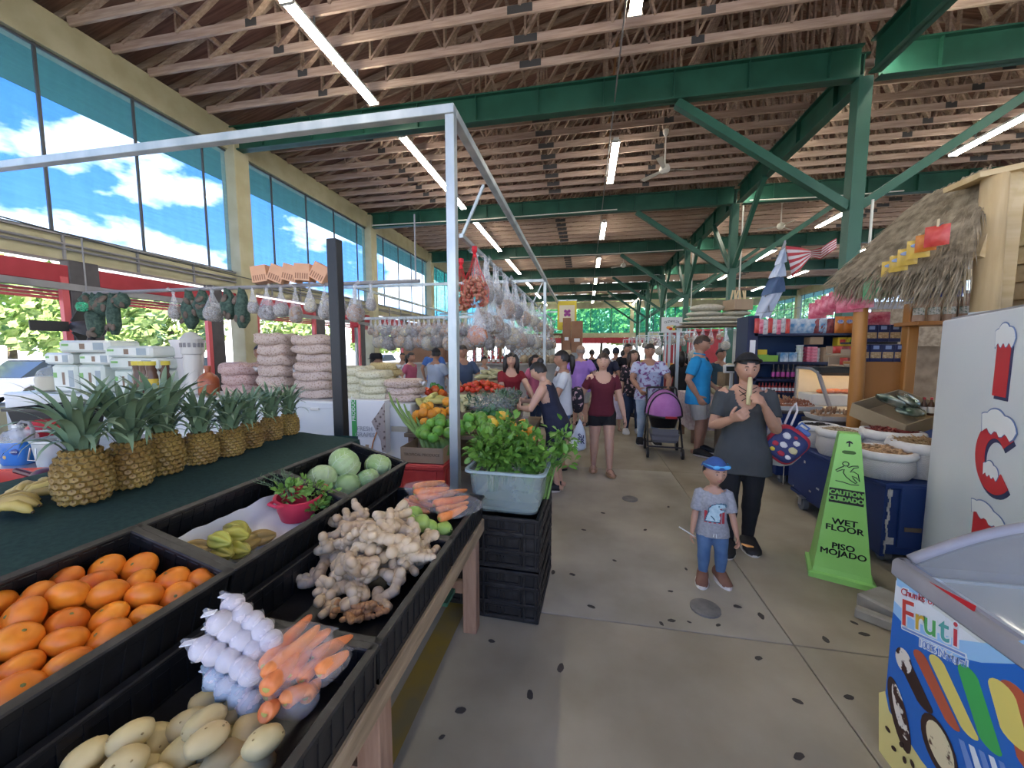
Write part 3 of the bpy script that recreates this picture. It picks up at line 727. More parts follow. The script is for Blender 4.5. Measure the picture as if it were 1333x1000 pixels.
# --- chayotes
chm=mat('chayote skin',(.27,.42,.08),(.38,.53,.14),5,.45,.15,var=.06,dist=.004)
chs=mat('chayote stem',(.2,.28,.08),r=.7)
for k,(x,y,h,rz,lb)in enumerate(((665,290,.17,20,'light green chayote behind the others, near the carrot bags'),(700,335,.20,200,'largest light green chayote, topmost of the group'),(745,365,.165,120,'light green chayote against the bagged carrots'),(760,400,.13,40,'light green chayote low in the crate behind the single one'),(825,375,.15,70,'light green chayote apart from the rest at the aisle rim'),(620,330,.17,300,'light green chayote half hidden by the ginger heap'))):
 t=thing('chayote',lb,'chayote',group='chayotes')
 MB().ell((0,0,0),(.043,.04,.052),20,12,lambda u:(1-.22*max(0,u.z))*(1+.05*math.cos(5*math.atan2(u.y,u.x))*(1-u.z*u.z))*(1-.25*math.exp(-((u.z+1)/.08)))).build('skin',chm,t,smooth=180)
 MB().cyl((0,0,.038),(0,0,.048),.006,.004,6).build('stem',chs,t)
 t.location=planeP(*F5(x,y),P1,n1,h+.02);t.rotation_euler=(1.35,.3,math.radians(rz))
# --- starfruit tray
paper=mat('crumpled white paper',(.58,.60,.62),(.70,.72,.73),4,.8,.5,dist=.02)
pa=planeP(225,712,P2,n2,.05);pb=planeP(440,660,P2,n2,.05)
ux=V((cosr(A2),0,-sinr(A2)))
o=MB().grid(lambda u,v:V((P2.x,1.03+.54*v,P2.z))+ux*(-.135+.31*u)+n2*(.05+.012*nz((u*5,v*7,0))+.06*max(0,u-.82)/.18*1+.05*max(0,.12-u)/.12),24,30).build('paper_liner',paper,smooth=50);tag(o,'crumpled white paper lining the starfruit crate','paper')
sfm=mat('starfruit skin',(.34,.33,.05),(.50,.42,.08),5,.4,.1,var=.12,dist=.003)
sfb=mat('starfruit skin browned',(.30,.20,.06),(.42,.30,.09),5,.45,.1,var=.1,dist=.003)
def star(m,label):
 rings=[]
 for i in range(13):
  t_=i/12;R0=.034*(math.sin(PI*min(.97,max(.03,t_)))**.6);z=(t_-.5)*.115
  rings.append([V((R0*(.62+.38*abs(math.cos(2.5*a))**1.4)*math.cos(a),R0*(.62+.38*abs(math.cos(2.5*a))**1.4)*math.sin(a),z))for a in[2*PI*j/40 for j in range(40)]])
 o=MB().loft(rings).build('starfruit',m,smooth=180);return tag(o,label,'starfruit','starfruit on the paper')
F3=lambda x,y:(160+x/4.166,560+y/4.166)
for k,(x,y,h,r,m)in enumerate(((740,585,.085,60,sfb),(680,612,.085,100,sfb),(615,535,.10,20,sfm),(640,550,.115,-10,sfm),(600,575,.12,30,sfm),(525,598,.14,10,sfm),(620,648,.10,15,sfm),(540,658,.11,5,sfm),(500,695,.085,-5,sfb),(405,640,.09,40,sfb),(370,668,.08,20,sfb),(440,680,.08,70,sfb))):
 o=star(m,'%s starfruit, %s on the paper counting from the red basin'%('browned' if m is sfb else 'yellow-green',nth(k)));o.location=planeP(*F3(x,y),P2,n2,h)
 o.rotation_euler=(PI/2,R_.uniform(0,1),math.radians(r+70))
redpl=mat('pink red plastic',(.55,.03,.075),r=.35)
bc=planeP(388,672,P2,n2,.055);t=thing('red_basin','pink-red plastic basin of mint and rosemary in the starfruit crate','basin',X=T(bc.x,min(1.5,bc.y),bc.z)@rotm(0,A2*.6,-8))
MB().lathe([(.01,0),(.075,.0),(.095,.05),(.105,.10),(.116,.104),(.116,.108),(.102,.108),(.09,.05),(.07,.008),(.01,.008)],28,sx=.78,sy=1.0,cap=False).build('bowl',redpl,t,smooth=50)
for s in(-1,1):MB().tube([(-.03,s*.112,.105),(-.022,s*.138,.108),(.022,s*.138,.108),(.03,s*.112,.105)],.007,6).build('handle',redpl,t)
def leaves(pts,nrm,size,n,seed,m,name,parent,spread=.6,fold=.25,asp=.55):
 """many small pointed leaves round the points"""
 q=random.Random(seed);mb=MB()
 for k in range(n):
  c,r=pts[k%len(pts)];p=V(c)+V((q.gauss(0,1),q.gauss(0,1),q.gauss(0,1))).normalized()*r*q.uniform(.35,1)
  d=(p-V(c)).normalized()*spread+V(nrm)*.35+V((q.uniform(-1,1),q.uniform(-1,1),q.uniform(-.7,.7)))*.6;d.normalize()
  s=d.cross(V((q.uniform(-1,1),q.uniform(-1,1),1))).normalized();u=s.cross(d);L=size*q.uniform(.7,1.25);w_=L*asp*.5
  mb.add([p,p+d*L*.35+s*w_+u*fold*w_,p+d*L*.4,p+d*L*.35-s*w_+u*fold*w_,p+d*L*.75+s*w_*.75+u*fold*w_*.5-u*L*.06,p+d*L*.75-s*w_*.75+u*fold*w_*.5-u*L*.06,p+d*L-u*L*.15],[(0,2,1),(0,3,2),(1,2,4),(2,3,5),(4,2,6),(2,5,6)])
 o=mb.build(name,m,parent,smooth=180);o['kind']='stuff';return o
mint=mat('mint leaf green',(.10,.22,.035),(.19,.34,.07),20,.55,var=.1)
leaves([((-.02,-.05,.13),.05),((.03,.05,.12),.055),((.07,.1,.09),.035),((.085,.02,.06),.03),((.0,0,.14),.05)],(0,0,1),.036,190,5,mint,'herb_leaves',t)
mb=MB()
for k in range(16):
 a=V((-.03+R_.uniform(-.02,.02),-.03+R_.uniform(-.03,.03),.1));e=a+V((R_.uniform(-.12,-.02),R_.uniform(-.09,.05),R_.uniform(.06,.1)))
 mb.tube([a,(a+e)/2+V((0,0,.02)),e],[.002,.002,.0008],4)
 for j in range(14):
  f=.3+.7*j/13;p=a.lerp(e,f)+V((0,0,.02*4*f*(1-f)));dd=V((R_.uniform(-1,1),R_.uniform(-1,1),R_.uniform(-.2,1))).normalized()*.018;sd=dd.orthogonal().normalized()*.0016;mb.add([p-sd,p+sd,p+dd],[(0,1,2)])
o=mb.build('rosemary_sprigs',mat('rosemary green',(.09,.14,.07),r=.6),t);o['kind']='stuff'
# --- cabbages
cbm=mat('cabbage leaf',(.30,.46,.16),(.50,.62,.32),6,.55,.35,dist=.01,var=.08)
cbv=mat('cabbage vein',(.52,.62,.38),r=.6)
def cabbage(r,label,pale=False):
 t=thing('cabbage',label,'cabbage',group='cabbages');sd=R_.uniform(0,50)
 MB().ell((0,0,0),(r,r,r*.86),30,18,lambda u:1+.035*nz(u*2.2+V((sd,0,0)))+.02*nz(u*6+V((0,sd,0)))).build('head',cbm,t,smooth=180)
 for k in range(6):
  a0=k*1.05+sd
  def lf(u,v):
   th=a0+(u-.5)*1.5;ph=-.75+1.7*v-.25*(2*u-1)**2
   rr=r*(1.015+.03*(v>.85)+.02*nz((u*4,v*4,a0))+.03*abs(2*u-1)**3)
   return V((rr*math.cos(ph)*math.cos(th),rr*math.cos(ph)*math.sin(th),rr*.88*math.sin(ph)))
  o=MB().grid(lf,10,10).build('leaf',cbm,t,smooth=180)
  mb=MB();mb.tube([lf(.5,v/6)*1.005 for v in range(7)],[.004,.0035,.003,.0025,.002,.0015,.001],5)
  for s in(-1,1):
   for v in(.3,.5,.7):mb.tube([lf(.5,v)*1.005,lf(.5+s*.18,v+.12)*1.006,lf(.5+s*.34,v+.16)*1.006],[.0022,.0016,.0008],4)
  mb.build('vein',cbv,o)
 return t
for x,y,h,r,lb in((449,603,.165,.088,'biggest green cabbage on top in the far crate'),(492,606,.13,.078,'pale cabbage at the far aisle-side corner of the crate'),(419,623,.10,.075,'green cabbage at the wall-side end of the crate next to the red basin'),(452,632,.075,.07,'green cabbage low in front by the crate rim'),(478,625,.09,.07,'green cabbage with loose leaves at the aisle-side rim')):
 p=planeP(x,y,P2,n2,h);p.y=max(1.66,min(2.2,p.y));o=cabbage(r,lb);o.location=p;o.rotation_euler=(R_.uniform(-1,1),R_.uniform(-.6,1),R_.uniform(0,6))
# --- green baize table with pineapples
baize=mat('dark green baize',(.008,.032,.027),(.013,.045,.038),60,.95,.3,dist=.003)
tb=thing('baize_table','long table covered in dark green cloth behind the crates','table',(0,0,0))
def bz(u,v):
 y=-.25+2.62*v
 if u<.12:x=-1.53;z=.74+(.935-.74)*u/.12
 elif u<.85:
  f=(u-.12)/.73;x=-1.53-1.0*f;z=.935+.035*min(1,f*2.2)+.004*nz((x*4,y*3,0))
 else:f=(u-.85)/.15;x=-2.53-.02*f;z=.97-.4*f
 return V((x,y,z))
MB().grid(bz,40,30).build('cloth',baize,tb,smooth=40)
MB().box((-2.03,1.06,.91),(.94,2.5,.04)).build('table_board',tim,tb)
for x in(-1.62,-2.45):
 for y in(-.1,2.25):MB().box((x,y,.445),(.06,.06,.89)).build('leg',tim2,tb)
MB().grid(lambda u,v:V((-1.55-.95*u,2.375+.01*math.sin(u*20),.955-.5*v)),12,4).build('cloth_end',baize,tb,smooth=60)
pim=mat('pineapple rind',(.10,.06,.015),(.17,.12,.03),5,.6,.25,var=.1,dist=.004)
pie=mat('pineapple eye',(.22,.125,.03),(.34,.23,.06),9,.5,.2,var=.12,dist=.003)
pil=mat('pineapple leaf',(.075,.14,.085),(.18,.27,.16),4,.5,.1,stretch=(1,1,.3),var=.18)
pib=mat('pineapple bract tip',(.16,.08,.03),r=.8)
def pleaf(L,w_,curl):
 def f(u,v):
  s=v;wv=w_*(1-s)**.6*(.75+.5*s);a=curl*s*s
  x=(u-.5)*2*wv;out=L*s*(math.sin(.35+a));up=L*s*math.cos(.35+a*.9)
  return V((x,-out-.25*abs(x),up))
 return MB().grid(f,2,9)
LF=[pleaf(.19,.013,.25).build('leaf',pil,smooth=180),pleaf(.21,.015,.6).build('leaf',pil,smooth=180),pleaf(.17,.015,.95).build('leaf',pil,smooth=180),pleaf(.12,.012,1.35).build('leaf',pil,smooth=180)]
LFM=[o.data for o in LF]
for o in LF:bpy.data.objects.remove(o)
def pine(p,r,h,label,seed,s=1.0):
 q=random.Random(seed);t=thing('pineapple',label,'pineapple',p,q.uniform(0,360),'row of pineapples')
 prof=lambda z:r*(1.03-.48*(max(0,z-.52)/.48)**2.2-.34*(max(0,.3-z)/.3)**2.2)
 MB().lathe([(prof(k/14)*.97,h*k/14)for k in range(15)],24).build('body',pim,t,smooth=180)
 eb=MB();rows=9;nc=15;tp=MB()
 for i in range(rows):
  z=(i+.6)/(rows+.2)
  for j in range(nc):
   a=2*PI*(j+.5*(i%2)+.12*i)/nc;R0=prof(z);c=V((R0*math.cos(a),R0*math.sin(a),h*z));n=V((math.cos(a),math.sin(a),.15-(z-.45)*.7)).normalized()
   tx=V((-math.sin(a),math.cos(a),0));ty=n.cross(tx);hw=PI*R0/nc*.95;hh=h/rows*.64
   hexa=[(0,-1),(-1,-.5),(-1,.5),(0,1),(1,.5),(1,-.5)]
   o_=[c+tx*hw*x+ty*hh*y-n*.004 for x,y in hexa];i_=[c+tx*hw*.68*x+ty*hh*.68*y+n*.0055 for x,y in hexa]
   eb.add(o_+i_+[c+n*.005-ty*hh*.1],[(k,(k+1)%6,6+(k+1)%6,6+k)for k in range(6)]+[(6+k,6+(k+1)%6,12)for k in range(6)])
   tp.add([c+n*.0055-tx*.003,c+n*.0055+tx*.003,c+n*.010+ty*.010],[(0,1,2)])
 eb.build('eyes',pie,t,smooth=35);tp.build('bract_tips',pib,t)
 n=44
 for k in range(n):
  f=k/n;m=LFM[0]if f>.68 else LFM[1]if f>.38 else LFM[2]if f>.2 else LFM[3]
  o=link('leaf',m,t);a=k*2.39996;rr=.034*(1-f)
  o.location=(rr*math.sin(a),-rr*math.cos(a),h*.93+.075*f);o.rotation_euler=(q.uniform(-.12,.12),q.uniform(-.1,.1),a);ss=s*q.uniform(.9,1.2);o.scale=(ss*1.25,ss*1.1,ss*1.12)
 return t
pn=[(112,657,.079,.205,1.05),(172,638,.073,.195,1.1),(216,621,.071,.20,1.15),(263,608,.071,.16,.92),(301,598,.064,.15,.85),(327,588,.062,.15,.85),(354,578,.062,.15,.85),(377,571,.058,.145,.8)]
for k,(x,y,r,h,s)in enumerate(pn):
 p=atZ(x,y-6,.972);pine(p,r,h,'ripe pineapple on the green cloth, %s in the row from the bananas'%nth(k),20+k,s)
p=atZ(333,556,1.06);o=MB().box((0,0,0),(.06,.003,.07)).build('price_tag',cardw);o.location=atY(333,551,p.y-.02);tag(o,'small white price label on the sixth pineapple','label')
text('printing','PINA\n3 LB',.013,mat('label ink',(.03,.03,.04),r=.7),o,wallX((0,-.002,.008),(1,0,0)))
o.rotation_euler=(0,0,-.3)
# --- bananas
bam=mat('short banana skin',(.36,.24,.05),(.50,.38,.12),5,.5,.2,var=.12,dist=.003,lo=.25,hi=.5)
bad=mat('banana black end',(.05,.035,.02),r=.8)
for k,(x,y,z,rz,lb)in enumerate(((20,652,1.0,10,'hand of stubby yellow bananas at the left end of the green cloth'),(58,643,.995,60,'hand of ripe bananas lying against the first pineapple'),(-20,668,1.0,-20,'hand of spotted bananas cut by the picture edge'))):
 t=thing('banana_hand',lb,'bananas',atZ(x,y,z),rz,'bananas on the green cloth')
 for j in range(7):
  a=-.75+.25*j;zz=.012*(j%2);pts=[V((.02*math.sin(a),.02*math.cos(a),zz)),V((.05*math.sin(a),.045*math.cos(a),zz+.018)),V((.085*math.sin(a*1.1),.08*math.cos(a),zz+.02)),V((.115*math.sin(a*1.15),.105*math.cos(a),zz+.006)),V((.13*math.sin(a*1.2),.12*math.cos(a),zz-.006))]
  b_=MB().tube(pts,[.006,.016,.019,.016,.006],10).build('banana',bam,t,smooth=180)
  MB().cyl(pts[-1]-V((0,0,0)),pts[-1]+(pts[-1]-pts[-2])*.25,.0055,.004,6).build('tip',bad,b_)
 MB().ell((0,0,.008),(.025,.02,.016),8,6).build('stem',bad,t,smooth=180)
# ================================================================ left stalls
galv=mat('galvanised steel',(.36,.42,.44),(.52,.57,.58),5,.42,.08,metal=.55,stretch=(1,1,.5))
wht=mat('white enamel',(.62,.66,.66),(.70,.73,.72),1.5,.35)
whd=mat('off white plastic',(.60,.60,.56),r=.5)
blackp=mat('black painted tube',(.012,.016,.02),r=.45)
FX,FZ=-.93,3.22
def frame(name,label,posts,rails,m=galv,w=.065):
 t=thing(name,label,'frame',(0,0,0))
 for(x,y,z)in posts:MB().box((x,y,z/2),(w,w,z),b=.004).build('post',m,t)
 for a,b in rails:MB().beam(a,b,w,w*.98,b=.004).build('rail',m,t)
 return t
h=FZ-.035
frame('steel_stall','galvanised square tube stall frame with its corner post behind the basil tub',[(FX,2.63,FZ-.07),(-5.9,2.63,FZ-.07)],[((-6.0,2.63,h),(FX+.032,2.63,h)),((FX,2.664,h),(FX,8.97,h))])
frame('steel_stall','galvanised stall frame carrying the rows of hanging bags mid-hall',[(FX-.02,9.04,FZ-.07),(-5.85,9.04,FZ-.07)],[((-6.4,9.04,h),(FX,9.04,h)),((FX-.02,9.08,h),(FX-.02,16.2,h)),((-5.81,9.04,2.38),(FX-.06,9.04,2.38)),((-5.85,9.08,h),(-5.85,16.2,h))])
frame('steel_stall','farthest galvanised stall frame beyond the bag rows',[(FX-.02,16.3,FZ-.07),(-5.85,16.3,FZ-.07)],[((-6.4,16.3,h),(FX,16.3,h)),((-5.81,16.3,2.45),(FX-.06,16.3,2.45))])
p=thing('black_post','black square post at the far end of the baize table','post',(-1.99,2.82,0))
MB().box((0,0,1.22),(.088,.088,2.44),b=.006).build('shaft',blackp,p);MB().box((0,0,.01),(.2,.2,.02)).build('base_plate',blackp,p)
# --- black crates under the basil tub
def bcrate(label,X):
 t=thing('stacked_crate',label,'crate',X=X,group='black crates under the basil tub');W,L,H=.41,.60,.31
 MB().box((0,0,.02),(W-.01,L-.01,.03)).build('base',blk,t)
 for sx_,sy_ in((1,0),(-1,0),(0,1),(0,-1)):
  ln=L if sx_ else W;mb=MB(T(sx_*(W/2-.012),sy_*(L/2-.012),0)@(rotm(0,0,90*sx_)if sx_ else rotm(0,0,180 if sy_>0 else 0)))
  mb.box((0,.006,H/2),(ln-.01,.008,H-.02))
  for z in(.015,H/3,2*H/3,H-.018):mb.box((0,0,z),(ln,.022,.022),b=.004)
  for x in(-ln/2+.02,-ln/2+.085,ln/2-.085,ln/2-.02):mb.box((x,0,H/2),(.016,.022,H-.02),b=.003)
  mb.build('side_panel',blk2,t)
  hp=MB(mb.X)
  for z in(H/6,H/2,5*H/6):
   w2=ln-.22
   for a,b,c,d in((-w2/2,z-.035,w2/2,z-.035),(-w2/2,z+.035,w2/2,z+.035),(-w2/2,z-.035,-w2/2,z+.035),(w2/2,z-.035,w2/2,z+.035)):hp.beam((a,-.002,b),(c,-.002,d),.014,.014,up=(0,1,0),b=.003)
   for k in range(3):hp.box((-.04+.02*k,.002,z),(.006,.012,.04))
  hp.build('panel_moulding',blk,t)
 return t
for k,lb in enumerate(('black slotted crate standing on the floor, under another crate','black slotted crate directly beneath the basil tub')):bcrate(lb,T(-.43,2.33,.31*k)@rotm(0,0,-2))
bcrate('black crate on the floor half hidden behind the rack leg',T(-1.0,2.32,0)@rotm(0,0,90))
# --- basil tub
tubm=film('cloudy clear plastic',(.36,.44,.41),.34,.3,scale=5,sharp=.15)
rimm=mat('cloudy plastic rim',(.36,.45,.46),r=.35,alpha=.8)
watm=film('murky water',(.38,.45,.42),.55,.1,scale=3,sharp=.1)
t=thing('basil_tub','translucent plastic storage tub of water holding bunches of basil','tub',(-.43,2.31,.622),-2)
def rr(w,l,z,r=.05,n=6):
 out=[]
 for cx,cy,a0 in((w/2-r,l/2-r,0),(-w/2+r,l/2-r,90),(-w/2+r,-l/2+r,180),(w/2-r,-l/2+r,270)):
  for k in range(n+1):a=math.radians(a0+90*k/n);out.append(V((cx+r*math.cos(a),cy+r*math.sin(a),z)))
 return out
MB().loft([rr(.36,.46,.0),rr(.40,.50,.06),rr(.43,.53,.22),rr(.445,.545,.245),rr(.435,.535,.245),rr(.42,.52,.22),rr(.39,.49,.06),rr(.35,.45,.008)],cap=False).add(rr(.355,.455,.006),[list(range(28))]).build('wall',tubm,t,smooth=40)
MB().loft([rr(.445,.545,.238),rr(.475,.575,.238),rr(.475,.575,.252),rr(.44,.54,.252),rr(.44,.54,.238)],cap=False).build('rim',rimm,t,smooth=30)
MB().loft([rr(.36,.46,.012),rr(.385,.485,.075)]).build('water',watm,t,smooth=40)
bas=mat('basil leaf green',(.075,.20,.025),(.15,.33,.05),14,.45,.1,var=.12);bst=mat('basil stem',(.15,.27,.07),r=.6)
def bunch(x,y,z,r,n,label,seed,lean=(0,0)):
 q=random.Random(seed);t=thing('basil_bunch',label,'basil',(x,y,z),group='basil bunches');mb=MB();pts=[]
 for k in range(14):
  a=q.uniform(0,6.28);e=V((math.cos(a)*r*q.uniform(.2,.95)+lean[0],math.sin(a)*r*q.uniform(.2,.95)+lean[1],q.uniform(.1,.27)));mb.tube([(math.cos(a)*.02,math.sin(a)*.02,-.16),(e.x*.4,e.y*.4,e.z*.35),e],[.004,.0035,.002],5);pts+=[(e,.075),(e*.75,.07)]
 mb.build('stem',bst,t);leaves(pts,(0,0,.8),.052,n,seed,bas,'foliage',t,asp=.62)
bunch(-.55,2.22,.80,.165,760,'tall bushy bunch of green basil at the left side of the tub',1)
bunch(-.33,2.22,.77,.12,380,'lower bunch of basil at the aisle side of the tub',2)
bunch(-.23,2.30,.80,.06,120,'basil sprigs hanging over the aisle end of the tub',3,(.12,0))
bunch(-.52,2.44,.82,.10,200,'bunch of basil at the back of the tub',4)
# --- red crate, carton and long green stalks
redc=mat('red milk crate plastic',(.42,.03,.035),(.50,.05,.05),9,.45,.1)
p=V((-1.36,3.12,0));t=thing('red_crate','red plastic crate under the brown carton','crate',p,4)
for z in(.0,.305):MB().box((0,0,.15+z),(.42,.40,.30),b=.012).box((0,-.2,.15+z),(.30,.02,.2),b=.006).box((0,-.2,.27+z),(.42,.03,.03),b=.004).box((.21,0,.15+z),(.02,.28,.2),b=.006).build('body',redc,t)
card=mat('brown cardboard',(.30,.21,.13),(.36,.26,.165),3,.85,.1)
cardd=mat('cardboard print',(.14,.09,.05),r=.8)
t=thing('carton_tray','open brown carton with printed side on the red crate','carton',p+V((.02,0,.612)),2);W,L,H=.37,.36,.13
for a,b in(((0,-L/2,H/2),(W,.008,H)),((0,L/2,H/2),(W,.008,H)),((-W/2,0,H/2),(.008,L,H)),((W/2,0,H/2),(.008,L,H)),((0,0,.005),(W,L,.008))):MB().box(a,b).build('side_panel' if b[2]>.05 else 'base',card,t)
text('printing','TROPICAL PRODUCE',.033,cardd,t,wallX((0,-L/2-.005,.07),(1,0,0)))
stk=mat('long green stalk',(.13,.23,.05),(.25,.36,.11),3,.5,.1,stretch=(1,1,.2),var=.12)
for k in range(9):
 q=random.Random(60+k);x0=p.x-.02+.032*k-.06;z0=.66;y0=3.1+.02*(k%3)
 dx=-.05-.035*(8-k)*.9;top=1.18-.055*k
 pts=[V((x0+.10,y0-.06,z0)),V((x0+.03,y0,z0+.12)),V((x0+dx*.45,y0+.03,z0+(top-z0)*.5)),V((x0+dx*.85,y0+.05,z0+(top-z0)*.8)),V((x0+dx,y0+.06,top))]
 o=MB().tube(pts,[.021,.022,.018,.014,.007],10,flat=.55).build('green_stalk',stk,smooth=180);tag(o,'long curved green vegetable stalk leaning out of the carton, %s from the white cabinet'%nth(k),'stalk','long green stalks')
# --- white chest freezers
rub=mat('dark rubber seal',(.03,.03,.03),r=.7)
def freezer(x0,x1,y0,y1,z,label):
 t=thing('chest_freezer',label,'freezer',((x0+x1)/2,(y0+y1)/2,0),group='white chest freezers');w,d=x1-x0,y1-y0
 MB().box((0,0,z*.47+.03),(w,d,z*.85),b=.015).build('body',wht,t);MB().box((0,0,z-.055),(w+.01,d+.01,.1),b=.02).build('lid',wht,t);MB().box((0,0,z-.112),(w-.01,d-.01,.016)).build('seal',rub,t)
 MB().box((w*.3,-d/2-.012,z-.10),(.12,.025,.03),b=.006).build('handle',whd,t);MB().box((w*.35,-d/2-.003,.13),(w*.22,.012,.14)).build('vent_grille',mat('vent grey',(.25,.26,.26),r=.6),t)
 for a in(-1,1):
  for b in(-1,1):MB().cyl((a*(w/2-.06),b*(d/2-.06),0),(a*(w/2-.06),b*(d/2-.06),.04),.025,n=8).build('foot',rub,t)
 return t
FZT=.95
fa=freezer(-8.35,-6.35,4.05,4.85,FZT,'long white chest freezer by the outer wall, under the packages')
fb=freezer(-6.3,-4.25,4.05,4.85,FZT,'long white chest freezer in the middle behind the pineapples')
fc=freezer(-4.2,-2.95,4.05,4.85,FZT,'white chest freezer behind the black post, under the bean bags')
swirl=mat('black swirl print',(.01,.01,.01),r=.5)
mb=MB()
for k in range(9):mb.tube([(-.14+.01*k,0,.2-.05*k),(0,-.001,.21-.05*k+.012*(k%2)),(.14-.012*k,0,.19-.05*k)],.006,4)
o=mb.build('swirl_print',swirl,fb,loc=(.62,-.405,.50))
t=thing('white_cabinet','white upright metal cabinet right of the black post under bean bags','cabinet',(-2.42,4.45,0))
MB().box((0,0,.48),(.98,.92,.94),b=.012).build('body',wht,t);MB().box((.26,-.464,.80),(.36,.012,.22),b=.004).build('drawer',wht,t);MB().box((.26,-.464,.36),(.40,.012,.56),b=.004).build('door',wht,t)
MB().box((.40,-.468,.66),(.30,.01,.06)).build('tape',mat('masking tape',(.48,.45,.34),r=.8),t);MB().lathe([(.035,0),(.035,.02),(.0,.022)],12,X=T(.485,-.1,.6)@rotm(0,90,0)).build('lock',grey_m,t)
cw=mat('white carton print face',(.66,.68,.68),(.72,.73,.73),3,.7);gp=mat('carton green stripe',(.04,.30,.07),r=.6);dk=mat('carton brown scroll',(.10,.07,.06),(.35,.30,.27),26,.7,tex='voro',lo=.2,hi=.45)
t=thing('fruit_carton','flattened white fruit carton with green stripe leaning on the white cabinet','carton',(-2.46,3.86,.40),0)
MB().box((0,.06,.30),(.56,.11,.60),b=.004).build('panel',cw,t)
MB().box((-.10,0,.30),(.06,.006,.60)).build('green_stripe',gp,t)
MB(rotm(90,0,0)).prism([(.28,.02),(.28,.58),(.19,.45),(.115,.36),(.16,.27),(.22,.15),(.235,.02)],.006).build('scroll_print',dk,t,loc=(0,.003,0))
mb=MB();mb.tube([(.10,-.002,.0),(.125,-.002,.12),(.175,-.002,.24)],.008,4);mb.build('orange_curve',mat('orange print',(.6,.25,.08),r=.6),t)
text('printing','PRODUCT',.06,gp,t,wallX((-.10,-.004,.50),(0,0,1),(-1,0,0))).data.materials[0]=cw
text('printing','FRESH\nGRAPES',.07,mat('carton grey print',(.30,.33,.36),r=.6),t,wallX((.03,-.004,.24),(1,0,0)))
MB().box((.05,0,.05),(.04,.008,.09),b=.003).build('hand_hole',card,t)
# --- bean bags
def bagm(nm,a,b):return mat(nm,a,b,42,.5,.5,tex='voro',lo=.1,hi=.5,dist=.006)  # paler cells paint the film's highlights into the bean colour
beans={'red':bagm('red beans in film',(.28,.13,.11),(.48,.34,.31)),'brown':bagm('brown beans in film',(.25,.16,.12),(.50,.40,.34)),'pale':bagm('pale beans in film',(.36,.33,.18),(.58,.56,.40)),'yellow':bagm('yellow beans in film',(.36,.26,.08),(.56,.44,.20))}
knot=film('bag knot film',(.8,.8,.8),.6,.2)
def bean_bag(w,d,h,m,label,grp,loc,rz):
 t=thing('bean_bag',label,'bag',loc,rz,grp);sd=R_.uniform(0,99)
 def fn(u):return 1+.12*nz(u*2+V((sd,0,0)))+.05*nz(u*6+V((sd,0,0)))
 mb=MB()
 rings=[]
 for i in range(1,10):
  ph=-PI/2+PI*i/10;
  rings.append([V((w/2*(abs(math.cos(ph))**.35)*(1 if abs(math.cos(a))<1e-6 else 1)*math.copysign(abs(math.cos(a))**.6,math.cos(a))*fn(V((math.cos(a),math.sin(a),ph))),d/2*(abs(math.cos(ph))**.35)*math.copysign(abs(math.sin(a))**.6,math.sin(a))*fn(V((math.sin(a),ph,math.cos(a)))),h/2+h/2*math.copysign(abs(math.sin(ph))**.7,math.sin(ph))*(1+.10*nz((a*1.3,ph*2,sd)))-.12*h*math.cos(2*a)**2))for a in[2*PI*j/24 for j in range(24)]])
 mb.loft(rings).build('sack',m,t,smooth=180)
 MB().tube([(w*.46,0,h*.5),(w*.53,.01,h*.5),(w*.60,-.01,h*.42)],[.03,.014,.035],8).build('knot',knot,t,smooth=180)
def stack(x,y,z,n,w,d,h,m,colour,where,grp):
 for k in range(n):
  nm='topmost' if k==n-1 else 'lowest' if k==0 else '%s from top'%nth(n-1-k)
  bean_bag(w*R_.uniform(.94,1.04),d,h*1.22,beans[m],'%s bag, %s of the stack %s'%(colour,nm,where),grp,(x+R_.uniform(-.03,.03),y+R_.uniform(-.02,.02),z+k*h),R_.uniform(-6,6)+(180 if k%2 else 0))
stack(-4.62,4.45,FZT,3,.46,.42,.14,'red','red bean','nearest the orange jar','red bean bags')
stack(-4.02,4.42,FZT,6,.46,.42,.135,'brown','dark red bean','left of the tallest stack','red bean bags')
stack(-3.40,4.40,FZT,7,.56,.42,.112,'brown','brown bean','tallest by the black post','brown bean bags')
stack(-2.83,4.36,FZT,4,.40,.36,.10,'pale','pale bean','half behind the black post','pale bean bags')
stack(-2.78,4.95,FZT-.0,5,.42,.30,.085,'yellow','yellow bean','right behind the black post','yellow bean bags')
stack(-2.53,4.30,FZT,4,.40,.36,.088,'pale','greenish bean','on the white cabinet','pale bean bags on the cabinet')
stack(-2.13,4.27,FZT,3,.44,.38,.085,'brown','reddish bean','at the cabinet edge','reddish bean bags on the cabinet')
# --- packages on the first freezer
pk=mat('pale green package',(.52,.62,.56),(.70,.74,.70),2.5,.35,.1);pkg=mat('package green print',(.16,.42,.10),r=.5);pkb=mat('package brown picture',(.20,.13,.08),r=.5);pkl=mat('package small print',(.30,.38,.42),r=.5)
def package(w,d,h,loc,rz,label):
 t=thing('paper_package',label,'package',loc,rz,'pale packages on the freezer')
 MB().box((0,0,h/2),(w,d,h),b=.03).build('wrap',pk,t,smooth=40)
 MB().box((-w*.36,-d/2-.001,h*.62),(w*.14,.004,h*.18)).build('green_print',pkg,t);MB().box((-w*.02,-d/2-.001,h*.5),(w*.1,.004,h*.45)).build('picture',pkb,t);MB().box((w*.3,-d/2-.001,h*.5),(w*.2,.004,h*.6)).build('small_print',pkl,t)
pkx=[(-7.45,0,.40,'standing'),(-6.95,0,.40,'standing'),(-6.35,0,.34,'standing'),(-5.95,0,.34,'standing')]
for k,(x,z,hh,st)in enumerate(pkx):package(.46 if k<2 else .36,.40,hh,(x,4.42,FZT+z),0,'pale green wrapped package standing on the freezer, %s from the cream jug'%nth(k))
